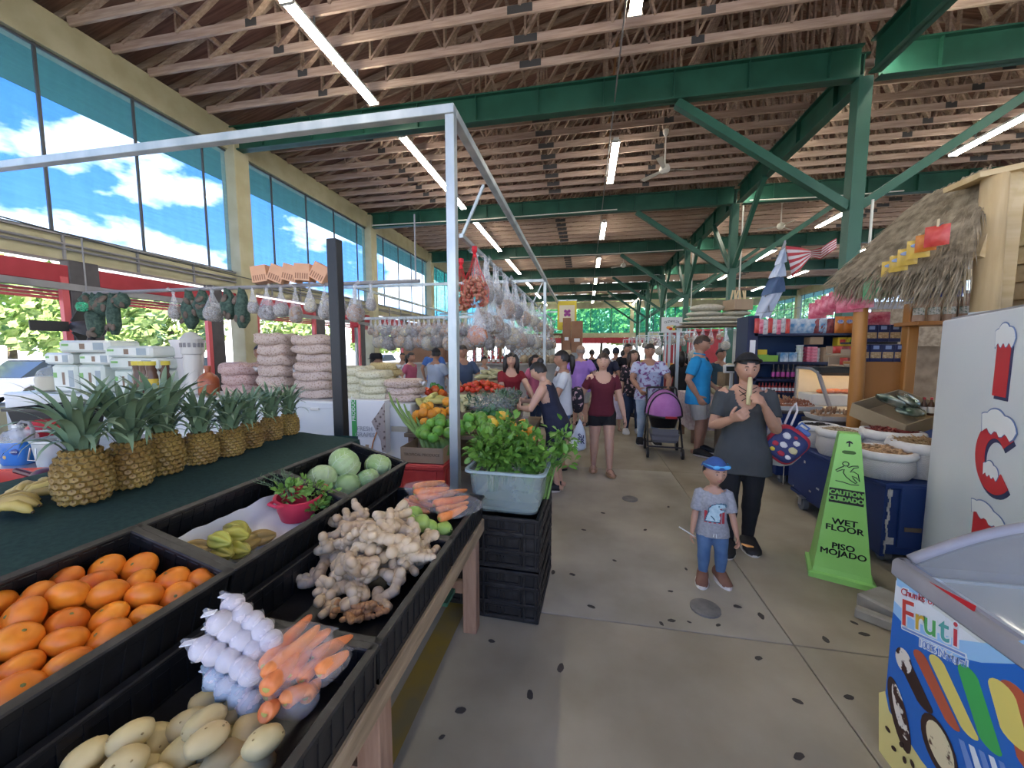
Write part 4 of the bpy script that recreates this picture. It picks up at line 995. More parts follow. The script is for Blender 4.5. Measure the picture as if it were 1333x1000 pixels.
package(.52,.40,.17,(-7.55,4.42,FZT+.405),0,'pale package lying over the standing one next to the cream jug')
package(.85,.42,.17,(-7.0,4.40,FZT+.58),3,'topmost pale package of the tall pile')
package(.62,.40,.165,(-6.85,4.42,FZT+.405),-2,'pale package lying in the middle of the tall pile')
package(.80,.42,.16,(-6.15,4.40,FZT+.345),2,'pale package lying on the second pile under the top one')
package(.88,.42,.16,(-6.2,4.40,FZT+.51),-3,'topmost pale package of the second pile, nearer the pineapples')
cream_p=mat('cream plastic',(.55,.53,.42),r=.5);glassy=film('clear glass jar',(.8,.85,.85),.25,.05,sharp=.05)
t=thing('cream_jug','cream plastic jug with a clear domed lid on the freezer end','jug',(-7.95,4.35,FZT));MB().lathe([(.13,0),(.16,.02),(.165,.18),(.15,.22),(.0,.225)],20).build('body',cream_p,t,smooth=50);MB().lathe([(.15,.225),(.13,.29),(.08,.34),(.02,.36),(.02,.38),(0,.385)],20).build('lid',glassy,t,smooth=50)
t=thing('white_dispenser','tall white cylinder dispenser with slotted conical cap','dispenser',(-5.38,4.4,FZT));MB().lathe([(.105,0),(.105,.55),(.12,.56),(.12,.74),(.125,.75)],24).build('body',whd,t,smooth=40);MB().lathe([(.125,.75),(.128,.77),(.06,.85),(.03,.86),(0,.87)],24).build('cap',whd,t,smooth=40)
mb=MB()
for k in range(14):a=k*PI/7;mb.box((.121*math.cos(a),.121*math.sin(a),.68),(.02,.03,.06),rotm(0,0,math.degrees(a)))
mb.build('slot',grey_m,t)
t=thing('white_bucket','upturned white tapered bucket behind the tall dispenser','bucket',(-5.75,4.65,FZT));MB().lathe([(.13,0),(.20,.72),(.21,.72),(.21,.76),(.0,.77)],22).build('body',mat('translucent white plastic',(.7,.68,.68),r=.5),t,smooth=40);MB().tube([(-.2,0,.7),(-.1,-.18,.5),(.1,-.18,.5),(.2,0,.7)],.005,6).build('handle',grey_m,t)
ycap=mat('yellow cap',(.62,.52,.06),r=.5);sauce=mat('dark sauce',(.10,.05,.03),r=.25);orsa=mat('orange sauce',(.36,.10,.04),r=.3);redj=mat('red jar content',(.55,.03,.02),r=.3);lab_y=mat('yellow label',(.6,.45,.05),r=.5)
def bottle(name,label,loc,h,r,body,cap,group=None,lab=None,cat='bottle',neck=.38,s_=12):
 t=thing(name,label,cat,loc,group=group);MB().lathe([(r*.9,0),(r,h*.04),(r,h*.55),(r*.8,h*.66),(r*neck,h*.78),(r*neck,h*.9)],s_).build('body',body,t,smooth=50);MB().lathe([(r*neck*1.15,h*.88),(r*neck*1.15,h),(0,h)],s_).build('cap',cap,t,smooth=50)
 if lab:MB().lathe([(r*1.02,h*.14),(r*1.02,h*.48)],s_,cap=False).build('label',lab,t,smooth=50)
 return t
for k in range(6):bottle('sauce_jar','dark jar with a yellow lid behind the pineapples, %s from the dispenser'%nth(5-k),(-6.05+.0+.11*(k%3)+(.0 if k<3 else .05),4.2+.12*(k//3),FZT),.46,.07,sauce,ycap,'yellow lidded jars',lab_y if k==2 else None,'jar',.9)
bottle('sauce_bottle','round bottle of orange sauce right of the dispenser',(-5.02,4.3,FZT),.40,.12,orsa,orsa,neck=.3)
bottle('tall_jar','glass jar of bright red preserve by the yellow pillar',(-4.98+.0,4.72,FZT),.44,.12,redj,whd,cat='jar',neck=.85)
# --- counter with jug and bucket at far left
steel=mat('brushed steel',(.45,.46,.47),(.55,.56,.57),10,.3,metal=.8)
t=thing('side_counter','low white-edged counter left of the baize table','counter',(-3.45,2.0,0));MB().box((0,0,.795),(1.7,1.3,.05),b=.006).build('top',steel,t);MB().box((.0,-.655,.79),(1.7,.012,.06)).build('edge_strip',wht,t);MB().box((0,.02,.40),(1.6,1.2,.74)).build('body',wht,t)
blu=mat('blue washer fluid',(.03,.18,.55),r=.15,coat=.5);jugc=film('clear jug plastic',(.75,.8,.85),.4,.2,sharp=.1)
t=thing('blue_jug','clear plastic jug half full of blue fluid with grey handle','jug',(atZ(28,603,.82).x,atZ(28,603,.82).y,.82),15)
t.scale=(.72,.72,.74);sq=lambda r,z:[V((math.copysign(abs(math.cos(a))**.6,math.cos(a))*r,math.copysign(abs(math.sin(a))**.6,math.sin(a))*r*.8,z))for a in[2*PI*j/28 for j in range(28)]]
MB().loft([sq(.105,0),sq(.115,.02),sq(.115,.20)]).build('fluid',blu,t,smooth=50);MB().loft([sq(.116,.20),sq(.115,.24),sq(.08,.29),sq(.035,.305),sq(.035,.33)]).build('neck',jugc,t,smooth=50)
MB().tube([(.0,0,.33),(.04,0,.37),(.1,0,.36),(.125,0,.30),(.115,0,.22)],.014,8).build('handle',grey_m,t);MB().lathe([(.036,.32),(.036,.345),(0,.345)],14).build('cap',wht,t);MB().ell((.05,-.088,.12),(.035,.006,.028),14,8).build('label',mat('dark blue label',(.02,.04,.2),r=.4),t)
MB().ell((-.03,-.089,.075),(.016,.006,.018),12,6).build('badge',mat('orange yellow badge',(.7,.45,.15),r=.5),t);text('printing','LIMPIO',.02,wht,t,wallX((.05,-.096,.12),(1,0,0)))
redl=mat('red plastic lid',(.40,.02,.03),r=.4)
t=thing('red_jar','red plastic jar with a white lid rim between jug and bucket','jar',(atZ(64,592,.82).x,atZ(64,592,.82).y,.82));MB().lathe([(.075,0),(.085,.02),(.09,.17),(.095,.18)],18).build('body',redl,t,smooth=40);MB().lathe([(.097,.18),(.097,.20),(.07,.235),(.06,.25),(0,.255)],18).build('lid',redl,t,smooth=40);MB().lathe([(.099,.178),(.099,.192)],18,cap=False).build('lid_rim',wht,t)
t=thing('metal_bucket','galvanised metal bucket with wire handle behind the first pineapple','bucket',(atZ(86,612,.82).x,atZ(86,612,.82).y,.82));MB().lathe([(.105,0),(.125,.19),(.132,.195),(.132,.205),(.12,.205),(.10,.01)],24,cap=False).build('body',galv,t,smooth=40);MB().tube([(-.02,-.13,.17),(-.03,-.14,.10),(.03,-.14,.10),(.02,-.13,.17)],.004,6).build('handle',steel,t);MB().lathe([(.118,.19),(0,.192)],20).build('lid',glassy,t)
t=thing('black_tub','black plastic tub standing behind the red jar','tub',(atZ(82,582,.82).x,atZ(82,582,.82).y,.82),5);MB().loft([rr(.32,.26,0,.03),rr(.40,.34,.30,.03),rr(.44,.38,.30,.03),rr(.44,.38,.32,.03),rr(.38,.32,.32,.03),rr(.31,.25,.02,.03)],cap=False).build('body',blackp,t,smooth=30);MB().box((0,0,.02),(.3,.24,.02)).build('base',blackp,t)
t=thing('red_tray','orange-red plastic tray behind the bananas','tray',(-2.95,1.37,.82),20);MB().loft([rr(.30,.22,0),rr(.36,.28,.09),rr(.38,.30,.09),rr(.34,.26,.085),rr(.29,.21,.01)],cap=False).build('body',mat('orange red plastic',(.62,.08,.03),r=.4),t,smooth=40);MB().box((0,0,.008),(.28,.2,.012)).build('base',MATS['orange red plastic'],t)
t=thing('maroon_scoop','dark maroon scoop lying in front of the metal bucket','scoop',(-2.68,1.42,.90),0);MB().ell((0,0,0),(.12,.07,.07),20,10,lambda u:1 if u.z<.25 else .82).build('bowl',mat('maroon plastic',(.07,.01,.02),r=.35),t,smooth=180);MB().cyl((-.1,0,.01),(-.22,0,.03),.014,n=8).build('handle',MATS['maroon plastic'],t)
pf=mat('dusty black fan',(.03,.03,.032),r=.6)
t=thing('wall_fan','dark industrial fan on a bracket in front of the first opening','fan',(-8.0,4.9,0));MB().cyl((0,0,0),(0,0,1.75),.03,n=8).build('pole',pf,t);MB().lathe([(.28,0),(.30,.02),(.05,.05),(0,.05)],14).build('base',pf,t);MB().tube([(-.28,0,1.95),(-.1,0,1.93),(.18,0,1.88),(.24,0,1.87)],[.09,.12,.12,.07],12).build('motor',pf,t,smooth=50);MB().tube([(0,0,1.7),(.05,0,1.8),(.1,0,1.85)],.05,8).build('bracket',pf,t)
for k in range(3):
 a=k*2.1+.5;MB().beam((-.33,.06*math.sin(a),1.95+.06*math.cos(a)),(-.36,.5*math.sin(a),1.95+.5*math.cos(a)),.02,.16).build('blade',pf,t)
# --- hanging bags
hbw=film('thin white bag film',(.80,.82,.84),.27,.22,scale=14,sharp=.8)
hb_m=[mat('bag content %d'%i,a,b,60,.7,.5,tex='voro',dist=.004)for i,(a,b)in enumerate((((.22,.13,.08),(.36,.25,.17)),((.16,.14,.12),(.33,.31,.28)),((.30,.20,.12),(.46,.36,.24)),((.10,.09,.09),(.22,.2,.2)),((.34,.30,.20),(.5,.46,.34)),((.32,.10,.04),(.46,.18,.08))))]
cname=['brown','grey','tan','dark','beige','rust']
def hang_mesh(w,d,h,seed):
 """contents lump (bottom) and gathered film bag hung from a loop; origin at the hook"""
 q=random.Random(seed)
 c=MB();c.ell((0,0,-h*.78),(w*.485,d*.485,h*.235),14,9,lambda u:1+.14*nz(u*2.6+V((seed,0,0))))
 b=MB();prof=[(.012,0),(.03,-.03),(.018,-.06),(w*.16,-h*.25),(w*.34,-h*.5),(w*.5,-h*.72),(w*.5,-h*.88),(w*.3,-h),(.01,-h*1.01)]
 rings=[]
 for r,z in prof:rings.append([V((r*math.cos(a)*(1+.10*math.cos(7*a+z*20)),r*d/w*math.sin(a)*(1+.10*math.sin(6*a)),z))for a in[2*PI*j/18 for j in range(18)]])
 b.loft(rings)
 for k in range(2):a=q.uniform(0,6);b.add([(0,0,-.02),(.06*math.cos(a),.06*math.sin(a),.05),(.09*math.cos(a+.5),.09*math.sin(a+.5),.0)],[(0,1,2)])
 return c,b
HB=[]
for k in range(4):
 c,b=hang_mesh(*((.20,.15,.42),(.24,.17,.50),(.16,.13,.36),(.26,.18,.46))[k],5+k)
 oc=c.build('contents',hb_m[k]);ob=b.build('film_bag',hbw);
 for o in(oc,ob):o.data.polygons.foreach_set('use_smooth',[True]*len(o.data.polygons))
 HB.append((oc.data,ob.data));bpy.data.objects.remove(oc);bpy.data.objects.remove(ob)
HC={}
def hbag(loc,kind,cm,label,grp,s=1.0,rz=None):
 t=thing('hanging_bag',label,'bag',loc,R_.uniform(0,360)if rz is None else rz,grp);t.scale=(s,s,s)
 key=(kind,cm)
 if key not in HC:
  me=HB[kind][0].copy();me.materials[0]=hb_m[cm];HC[key]=me
 link('contents',HC[key],t);link('film_bag',HB[kind][1],t);return t
rail=thing('bag_rail','thin steel rail over the stall edge from which the aisle bags hang','rail',(0,0,0));MB().beam((-1.22,3.7,2.68),(-1.22,15.5,2.68),.04,.04).build('bar',galv,rail)
for y in(3.75,9.04,15.3):MB().beam((-1.22,y,2.7),(-1.0,y,3.16),.025,.025).build('hanger',galv,rail)
bagy=[4.25,4.45,4.68,4.95,5.25,5.6,5.95,6.35,6.8,7.3,7.8,8.4,9.0,9.7,10.4,11.2,12,13,14]
mb=MB()
for k,y in enumerate(bagy):
 cm=[2,1,0,1,4,0,1,3,2,0,1,4,0,2,1,0,3,2,1][k]
 hbag((-1.22+.05*(k%2),y,2.66),k%4,cm,'white plastic bag of %s goods on the top rail, %s from the red net'%(cname[cm],nth(k)),'bags on the aisle rail',1.28 if y>5.5 else 1.1)
 cm2=[1,4,0,2,1,0,4,1,0,3,1,0,4,2,0,1,1,0,2][k]
 zz=2.30-.01*k if k<8 else 2.22
 mb.cyl((-1.16,y+.12,2.66),(-1.16,y+.12,zz),.004,n=4)
 hbag((-1.16-.10*(k%2),y+.12,zz),(k+1)%4,cm2,'white plastic bag of %s goods in the lower tier, %s from the red net'%(cname[cm2],nth(k)),'bags of the lower aisle tier',1.28 if y>5.5 else 1.1)
mb.build('string',mat('white string',(.7,.7,.7),r=.7),rail)
nut=mat('brown nut shell',(.34,.13,.08),(.48,.22,.14),10,.6,.2,var=.1);rnet=mat('red net cord',(.62,.02,.03),r=.5)
def netbag(loc,label,w,h,seed):
 q=random.Random(seed);t=thing('net_bag',label,'bag',loc,group='red nets of nuts');mb=MB()
 for k in range(110):
  z=-h*q.uniform(.5,.98);f=(1-abs((-z/h-.78)/.3)**2*.55);a=q.uniform(0,6.28);rr_=w*.5*f*q.uniform(.6,1)
  mb.ell((rr_*math.cos(a),rr_*math.sin(a)*.8,z),(.018,.032,.018),8,6,X=rotm(q.uniform(0,90),q.uniform(0,90),q.uniform(0,180)))
 o=mb.build('nuts',nut,t,smooth=180);o['kind']='stuff'
 nb=MB();n=12;pr=[(.02,0),(.028,-.03),(.014,-.06),(w*.14,-h*.3),(w*.34,-h*.5),(w*.52,-h*.72),(w*.5,-h*.92),(w*.2,-h)]
 for j in range(n):
  for tw in(-1,1):nb.tube([(r*math.cos(2*PI*j/n+tw*i*.3),.85*r*math.sin(2*PI*j/n+tw*i*.3),z)for i,(r,z)in enumerate(pr)],.0013,4)
 nb.lathe([(.0,.02),(.03,.01),(.03,-.03),(.012,-.06),(.025,-.1)],10)
 nb.build('net',rnet,t)
 return t
pb=atY(617,322,4.05);netbag((-1.17,4.0,2.64),'red net bag of brown nuts hanging nearest the galvanised post',.30,.62,1);netbag((-1.36,4.12,2.55),'second red net of nuts half behind the post',.26,.55,2)
hbag((-1.17,4.08,2.08),3,5,'clear pouch of rust-red powder hanging under the red net','bags of the lower aisle tier',1.0)
for k in range(30):
 x=-5.4+.132*k;cm=(k*7)%5
 hbag((x,9.0,2.36),k%4,cm,'small bag of %s goods on the mid-hall rail, %s from the ribboned post'%(cname[cm],nth(k)),'bags on the mid-hall rail',.95)
 if k%2:hbag((x+.08,9.08,2.36),(k+2)%4,(cm+2)%5,'white bag of %s goods in the longer mid-hall row behind, %s from the post'%(cname[(cm+2)%5],nth(k//2)),'longer bags mid-hall',1.6)
t=tag(MB().box((-5.85,8.97,2.26),(.22,.07,.22),b=.02).box((-5.88,8.95,2.0),(.08,.05,.5),b=.02).build('red_ribbon',redl),'red ribbon tied round the galvanised post','ribbon')
r2=thing('hook_rail','dark pipe rail over the freezers with nets and bags hooked on','rail',(0,0,0));MB().cyl((-7.3,4.45,2.40),(-2.0,4.45,2.40),.025,n=8).build('bar',grey_m,r2)
for x in(-7.25,-2.05):MB().cyl((x,4.45,2.40),(x,4.45,3.19),.01,n=6).build('hanger',grey_m,r2)
gnet=mat('green net sack',(.022,.055,.042),(.075,.125,.095),30,.7,.4);gnl=film('bright green net',(.05,.55,.28),.5,.6,scale=30)
shoe=mat('dried brown goods',(.10,.075,.06),(.19,.15,.12),9,.8,.4)
def netsack(loc,w,h,label,m,seed,grp='nets on the hook rail'):
 q=random.Random(seed);t=thing('net_sack',label,'sack',loc,group=grp)
 MB().tube([(0,0,.0),(.01,0,-h*.2),(0,.0,-h*.5),(.01,0,-h*.8),(0,0,-h)],[.03,w*.34,w*.5,w*.46,w*.2],14).build('sack',m,t,smooth=180)
 md=t.children[0].data;nr=[v.normal.copy()for v in md.vertices]
 for v,n_ in zip(md.vertices,nr):v.co+=n_*.15*w*NZ.noise(v.co*11+V((seed,0,0)))
 mb=MB()
 for k in range(5):mb.ell((q.uniform(-.3,.3)*w,q.uniform(-.4,-.2)*w,-h*q.uniform(.3,.95)),(w*.2,w*.13,w*.3),10,7,X=rotm(q.uniform(-40,40),q.uniform(-40,40),0))
 mb.build('contents',shoe,t,smooth=180);return t
for k,(px_,top,bot,w,nm,m)in enumerate(((113,366,402,.22,'dark green net sack of brown goods, hanging farthest left',gnet),(120,370,442,.20,'long dark net sack drooping lowest at the left',gnet),(131,366,412,.26,'green net sack hanging before the dark post',gnet),(144,368,437,.17,'net sack with a drooping round end, fourth from the left',gnet),(156,368,402,.20,'short green net sack right of the drooping ones',gnet))):
 a=atY(px_,top,4.45);b=atY(px_,bot,4.45);netsack((a.x,4.45,2.40),w,2.38-b.z,nm,m,k)
a=atY(113,400,4.35);tag(MB().ell((a.x,4.3,a.z),(.10,.06,.07),12,8,lambda u:1+.3*nz(u*4)).build('green_rag',gnl,smooth=180),'bright green net knot on the left hanging sack','net')
for k in range(15):
 x=-5.65+.215*k;cm=(1,0,3,1,4,0,1,3,1,0,4,1,3,0,1)[k]
 if k in(1,2,4,5):netsack((x,4.45,2.40),.19,.42+.12*(k%2),'%s net sack on the rail over the dispenser, %s from the left'%('green',nth((1,2,4,5).index(k))),gnet,30+k)
 else:hbag((x,4.42,2.39),k%4,cm,'clear bag of %s things on the hook rail, %s from the left'%(cname[cm],nth(k)),'bags on the hook rail',.95)
pch=mat('peach plastic basket',(.62,.34,.20),(.68,.40,.25),4,.5)
pchd=mat('basket slot shade',(.30,.15,.09),r=.7)
for k in range(5):
 px_=(345,362,380,398,415)[k];p=atY(px_,387,4.45);t=thing('peach_basket','peach plastic basket tied above the hook rail, %s from the pillar'%nth(k),'basket',X=T(p.x,4.45,2.44+.01)@rotm(0,(-8,22,16,4,30)[k],8))
 W,L,H=.20,.16,.21
 for a,b in(((0,-L/2,H/2),(W,.006,H)),((0,L/2,H/2),(W,.006,H)),((-W/2,0,H/2),(.006,L,H)),((W/2,0,H/2),(.006,L,H)),((0,0,.003),(W,L,.006))):MB().box(a,b).build('side_panel' if b[2]>.05 else 'base',pch,t)
 mb=MB()
 for j in range(6):mb.box((-.075+.03*j,-L/2-.003,.055),(.014,.003,.07))
 mb.build('slots',pchd,t)
# ================================================================ right side
# --- wet floor sign
lime=mat('lime sign plastic',(.26,.60,.13),(.30,.66,.17),3,.4);ink=mat('black print',(.012,.012,.012),r=.5)
wf=thing('wet_floor_sign','lime green wet floor caution cone standing in front of the blue cart','sign',(1.76,2.93,0),-23)
prof=[(.175,.155,0),(.175,.155,.035),(.155,.135,.045),(.148,.128,.075),(.055,.045,.99),(.050,.040,1.0)]
MB().loft([[V((a*w_,b*d_,z))for a,b in((1,1),(-1,1),(-1,-1),(1,-1))]for w_,d_,z in prof]).build('cone',lime,wf)
def wfX(z):f=(z-.075)/.915;return wallX((0,-(.128+(.045-.128)*f)-.0015,z),(1,0,0),(0,.083,.915))
slot=MB();slot.prism([(.022*math.cos(a)+(.014 if math.cos(a)>0 else-.014),.012*math.sin(a))for a in[2*PI*k/16 for k in range(16)]],.001);slot.build('grip_slot',mat('slot shade green',(.06,.14,.03),r=.7),wf,X=wfX(.875))
mk=MB();mk.prism([(-.004,-.022),(.004,-.022),(.004,.003),(.018,-.003),(.014,.01),(0,.018),(-.014,.01),(-.018,-.003),(-.004,.003)],.001);mk.build('maker_mark',ink,wf,X=wfX(.935))
fg=MB();P_=lambda pts:fg.tube([(x,y,0)for x,y in pts],.0028,5)
P_([(-.012+.016*math.cos(a),.072+.014*math.sin(a))for a in[2*PI*k/12 for k in range(13)]])
P_([(-.02,.056),(-.045,.038),(-.062,.022),(-.055,.014),(-.03,.03),(-.018,.034),(-.022,.012),(-.008,-.012),(.018,-.035),(.042,-.05),(.05,-.045),(.03,-.02),(.022,-.004),(.045,-.012),(.062,-.035),(.052,.012),(.03,.025),(.012,.02),(.03,.05),(.052,.058),(.05,.067),(.022,.062),(.004,.05),(-.004,.058)])
P_([(-.06,-.048),(-.02,-.052),(.02,-.062),(.06,-.058)])
fg.build('falling_figure',ink,wf,X=wfX(.725))
MB().box((0,0,0),(.178,.098,.001)).build('caution_panel',ink,wf,X=wfX(.578))
text('caution_text','CAUTION\nCUIDADO',.043,lime,wf,wfX(.578)@T(0,.0,.0012),sx=.9,lead=.95,bold=.0026)
text('printing','WET\nFLOOR',.056,ink,wf,wfX(.38),sx=1.1,lead=.8,bold=.0016);text('printing','PISO\nMOJADO',.056,ink,wf,wfX(.215),sx=1.05,lead=.8,bold=.0016)
# --- blue cart on casters
bluew=mat('blue painted plywood',(.006,.022,.105),(.010,.034,.14),2.5,.5,.1);worn=mat('bare worn wood',(.40,.36,.32),(.6,.57,.52),14,.8);hin=mat('rusty hinge',(.12,.09,.06),r=.6)
def caster(t,x,y,m=None):
 MB().cyl((x-.02,y,.06),(x+.02,y,.06),.06,n=16).build('wheel',mat('grey wheel',(.16,.17,.18),r=.6),t,smooth=40);MB().box((x,y,.125),(.08,.09,.012)).box((x-.03,y,.09),(.006,.05,.08)).box((x+.03,y,.09),(.006,.05,.08)).build('caster_fork',steel,t)
ct=thing('blue_cart','blue painted plywood cart on casters behind the wet floor sign','cart',(0,0,0))
MB().add([(2.10,3.08,.08),(2.10,4.36,.18),(2.10,4.36,.62),(2.10,3.08,.62),(2.13,3.08,.08),(2.13,4.36,.18),(2.13,4.36,.62),(2.13,3.08,.62)],[(0,3,2,1),(4,5,6,7),(0,4,7,3),(1,2,6,5),(3,7,6,2),(0,1,5,4)]).build('side_panel',bluew,ct)
MB().box((2.53,3.09,.36),(.84,.025,.52),b=.004).build('front_panel',bluew,ct);MB().box((2.56,3.068,.38),(.74,.02,.44),b=.003).build('door',bluew,ct);MB().box((2.53,3.72,.60),(.88,1.32,.03),b=.004).build('top_board',bluew,ct)
MB().box((2.94,3.72,.36),(.025,1.27,.5)).build('side_panel',bluew,ct);MB().box((2.53,3.72,.13),(.82,1.25,.03)).build('bottom_board',bluew,ct)
mb=MB();q=random.Random(4)
for k in range(16):mb.box((2.125+q.uniform(-.006,.008),3.074,.12+.5*k/16),(q.uniform(.006,.018),.006,.034))
mb.box((2.15,3.076,.2),(.05,.004,.05));mb.box((2.13,3.076,.55),(.03,.004,.05));mb.build('worn_edge',worn,ct)
MB().box((2.27,3.055,.30),(.10,.006,.03)).build('hinge',hin,ct);mb=MB()
for k in range(9):mb.box((2.097,3.25+.12*k+q.uniform(-.05,.05),q.uniform(.14,.6)),(.004,q.uniform(.01,.04),q.uniform(.01,.035)))
mb.box((2.097,4.45,.35),(.004,.008,.45));mb.build('scuffs',worn,ct)
for x,y in((2.2,3.2),(2.12,4.1),(2.85,3.2),(2.85,4.2)):caster(ct,x,y)
ct2=thing('rear_counter','dark blue counter with wheels further back along the aisle','counter',(0,0,0));MB().box((2.68,5.18,.48),(1.0,.75,.72),b=.005).build('body',bluew,ct2);MB().box((2.68,5.18,.855),(1.06,.80,.03),b=.005).build('top_board',mat('dark table top',(.06,.05,.045),r=.6),ct2)
for x,y in((2.3,4.92),(2.3,5.4),(3.05,4.92),(3.05,5.4)):caster(ct2,x,y)
# --- sacks of dried goods
wsack=mat('white woven sack',(.42,.41,.39),(.54,.53,.51),160,.8,.2,tex='check',dist=.002);
def pieces(n,r,seed,kind,m,name,parent,h=.05):
 q=random.Random(seed);mb=MB()
 for k in range(n):
  a=q.uniform(0,6.28);rr_=r*math.sqrt(q.random());p=V((rr_*math.cos(a),rr_*math.sin(a),h*(1-(rr_/r)**2)+q.uniform(-.01,.014)))
  X=T(*p)@rotm(q.uniform(-40,40),q.uniform(-40,40),q.uniform(0,360))
  if kind=='strip':mb.tube([X@V((-.035,0,-.006)),X@V((-.012,0,.004)),X@V((.012,0,.004)),X@V((.035,.004,-.008))],[.004,.009,.009,.004],6,flat=.4)
  elif kind=='chili':mb.tube([X@V((-.035,0,0)),X@V((-.01,.004,.006)),X@V((.02,0,.004)),X@V((.045,-.006,-.004))],[.004,.011,.009,.001],6)
  elif kind=='bark':mb.tube([X@V((-.05,0,0)),X@V((0,.002,.006)),X@V((.05,0,0))],[.006,.008,.005],6,flat=.6)
  elif kind=='lump':mb.ell(p,(.035*q.uniform(.6,1.2),.03*q.uniform(.6,1.2),.02),8,6,X=rotm(q.uniform(-40,40),q.uniform(-40,40),q.uniform(0,180)))
  elif kind=='bean':mb.ell(p,(.009,.006,.005),6,4,X=rotm(0,0,q.uniform(0,180)))
 o=mb.build(name,m,parent,smooth=180);o['kind']='stuff';return o
GM={'pasta':mat('tan dried strips',(.38,.22,.11),(.52,.34,.19),30,.7),'chili':mat('dark red dried chili',(.10,.012,.012),(.20,.03,.022),20,.35),'bark':mat('brown dried bark',(.28,.17,.08),(.42,.29,.16),20,.8),'seed':mat('beige seed',(.42,.32,.20),(.55,.45,.3),60,.7),'fish':mat('dried shrimp',(.24,.09,.05),(.38,.17,.10),16,.6),'bread':mat('brown baked goods',(.22,.12,.06),(.38,.24,.14),9,.6),'black':mat('black beans',(.02,.017,.016),r=.5)}
def sack(p,r,h,kind,m,n,label,seed):
 t=thing('goods_sack',label,'sack',p,group='open sacks of dried goods');q=random.Random(seed)
 def ring(rad,z,j=0):return[V((rad*math.cos(a)*(1+.05*nz((math.cos(a)*2,math.sin(a)*2,z*6+seed))),rad*math.sin(a)*(1+.05*nz((math.cos(a)*2,z*5,math.sin(a)*2+seed))),z+.012*nz((math.cos(a)*1.5,math.sin(a)*1.5,seed))))for a in[2*PI*k/32 for k in range(32)]]
 MB().loft([ring(r*.9,0),ring(r*1.08,h*.25),ring(r*1.05,h*.6),ring(r*.98,h*.85)],cap=False).add([(0,0,0)],[]).build('body',wsack,t,smooth=180)
 MB().loft([ring(r*.97,h*.70),ring(r*1.07,h*.72),ring(r*1.13,h*.84),ring(r*1.08,h*.97),ring(r*.98,h),ring(r*.90,h*.95),ring(r*.88,h*.8)],cap=False).build('rolled_rim',mat('sack rim white',(.60,.60,.59),(.7,.7,.69),12,.75,.3),t,smooth=180)
 MB().lathe([(0,0),(r*.9,.0)],24,(0,0,h*.80)).build('fill',m,t)
 o=pieces(n,r*.88,seed,kind,m,'dried_goods',t,h*.12);o.location=(0,0,h*.86)
 return t
sack(V((2.20,3.30,.62)),.185,.20,'strip',GM['pasta'],260,'white sack of tan dried strips at the cart front by the cone',1)
sack(V((2.50,3.34,.62)),.19,.26,'bark',GM['bark'],240,'white sack of brown bark sticks beside the white ice box',2)
sack(V((2.56,3.73,.62)),.19,.27,'chili',GM['chili'],300,'white sack heaped with dark red dried chilies',3)
sack(V((2.25,3.86,.62)),.155,.24,'bean',GM['seed'],500,'white sack of beige seeds behind the wet floor cone',4)
sack(V((2.26,4.19,.62)),.15,.22,'bean',GM['black'],420,'white sack with black contents next to the hanging backpack',5)
# --- brown goods table with trays & carton & display case
gt=thing('goods_table','low table of dried goods between the cart and the display case','table',(0,0,0));MB().box((3.02,4.60,.80),(1.25,.36,.04),b=.004).build('top_board',MATS['dark table top'],gt);MB().box((3.02,4.60,.40),(1.15,.30,.76)).build('body',bluew,gt)
def tray(x,y,z,w_,d_,kind,m,n,label,seed,rim=whd):
 t=thing('goods_tray',label,'tray',(x,y,z),group='trays of dried goods');MB().loft([rr(w_*.9,d_*.9,0,.03),rr(w_,d_,.05,.03),rr(w_*.97,d_*.97,.05,.03),rr(w_*.86,d_*.86,.012,.03)],cap=False).build('tray_body',rim,t,smooth=30);MB().box((0,0,.02),(w_*.88,d_*.88,.03)).build('fill',m,t)
 o=pieces(n,.5,seed,kind,m,'dried_goods',t,.06);o.scale=(w_*.92,d_*.92,1);o.location=(0,0,.045)
tray(2.60,4.60,.825,.42,.33,'lump',GM['bread'],46,'tray of brown baked goods below the display case',11);tray(3.05,4.60,.825,.42,.33,'lump',GM['bread'],46,'tray of flat brown goods in front of the lit case',12)
tray(2.42,5.0,.872,.46,.34,'chili',GM['fish'],120,'white tray of reddish dried shrimp left of the case',13);tray(2.45,5.38,.872,.46,.36,'lump',GM['bread'],50,'tray heaped with brown dried goods behind the shrimp',14,steel);tray(2.93,5.36,.872,.40,.36,'lump',GM['fish'],50,'tray of dark dried goods at the end of the rear counter',15,steel)
cx=thing('open_carton','open brown carton with green and silver bags tilted behind the sacks','carton',X=T(2.74,3.94,.95)@rotm(18,-12,22));W,L,H=.54,.42,.13
for a,b in(((0,-L/2,H/2),(W,.008,H)),((0,L/2,H/2),(W,.008,H)),((-W/2,0,H/2),(.008,L,H)),((W/2,0,H/2),(.008,L,H)),((0,0,.005),(W,L,.008))):MB().box(a,b).build('side_panel' if b[2]>.05 else 'base',mat('dull cardboard',(.30,.24,.15),(.36,.29,.19),3,.85),cx)
MB().box((2.76,4.05,.755),(.34,.24,.26),b=.01).build('prop_box',card);tag(bpy.data.objects['prop_box'],'brown box propping up the open carton','box')
sg=mat('silver green foil',(.04,.10,.07),(.45,.52,.48),9,.2,.5,metal=.6)
for k,(x,y)in enumerate(((.02,-.05),(.12,.04),(-.08,.05))):
 o=MB().ell((0,0,0),(.12,.09,.035),16,10,lambda u:1+.25*nz(u*3+V((k,0,0)))).build('foil_bag',sg,smooth=180);o.matrix_world=cx.matrix_world@T(x,y,.10+.04*k)@rotm(20*k,10,40*k);tag(o,'crumpled green and silver bag in the open carton, %s from the cone'%nth(k),'bag','bags in the carton')
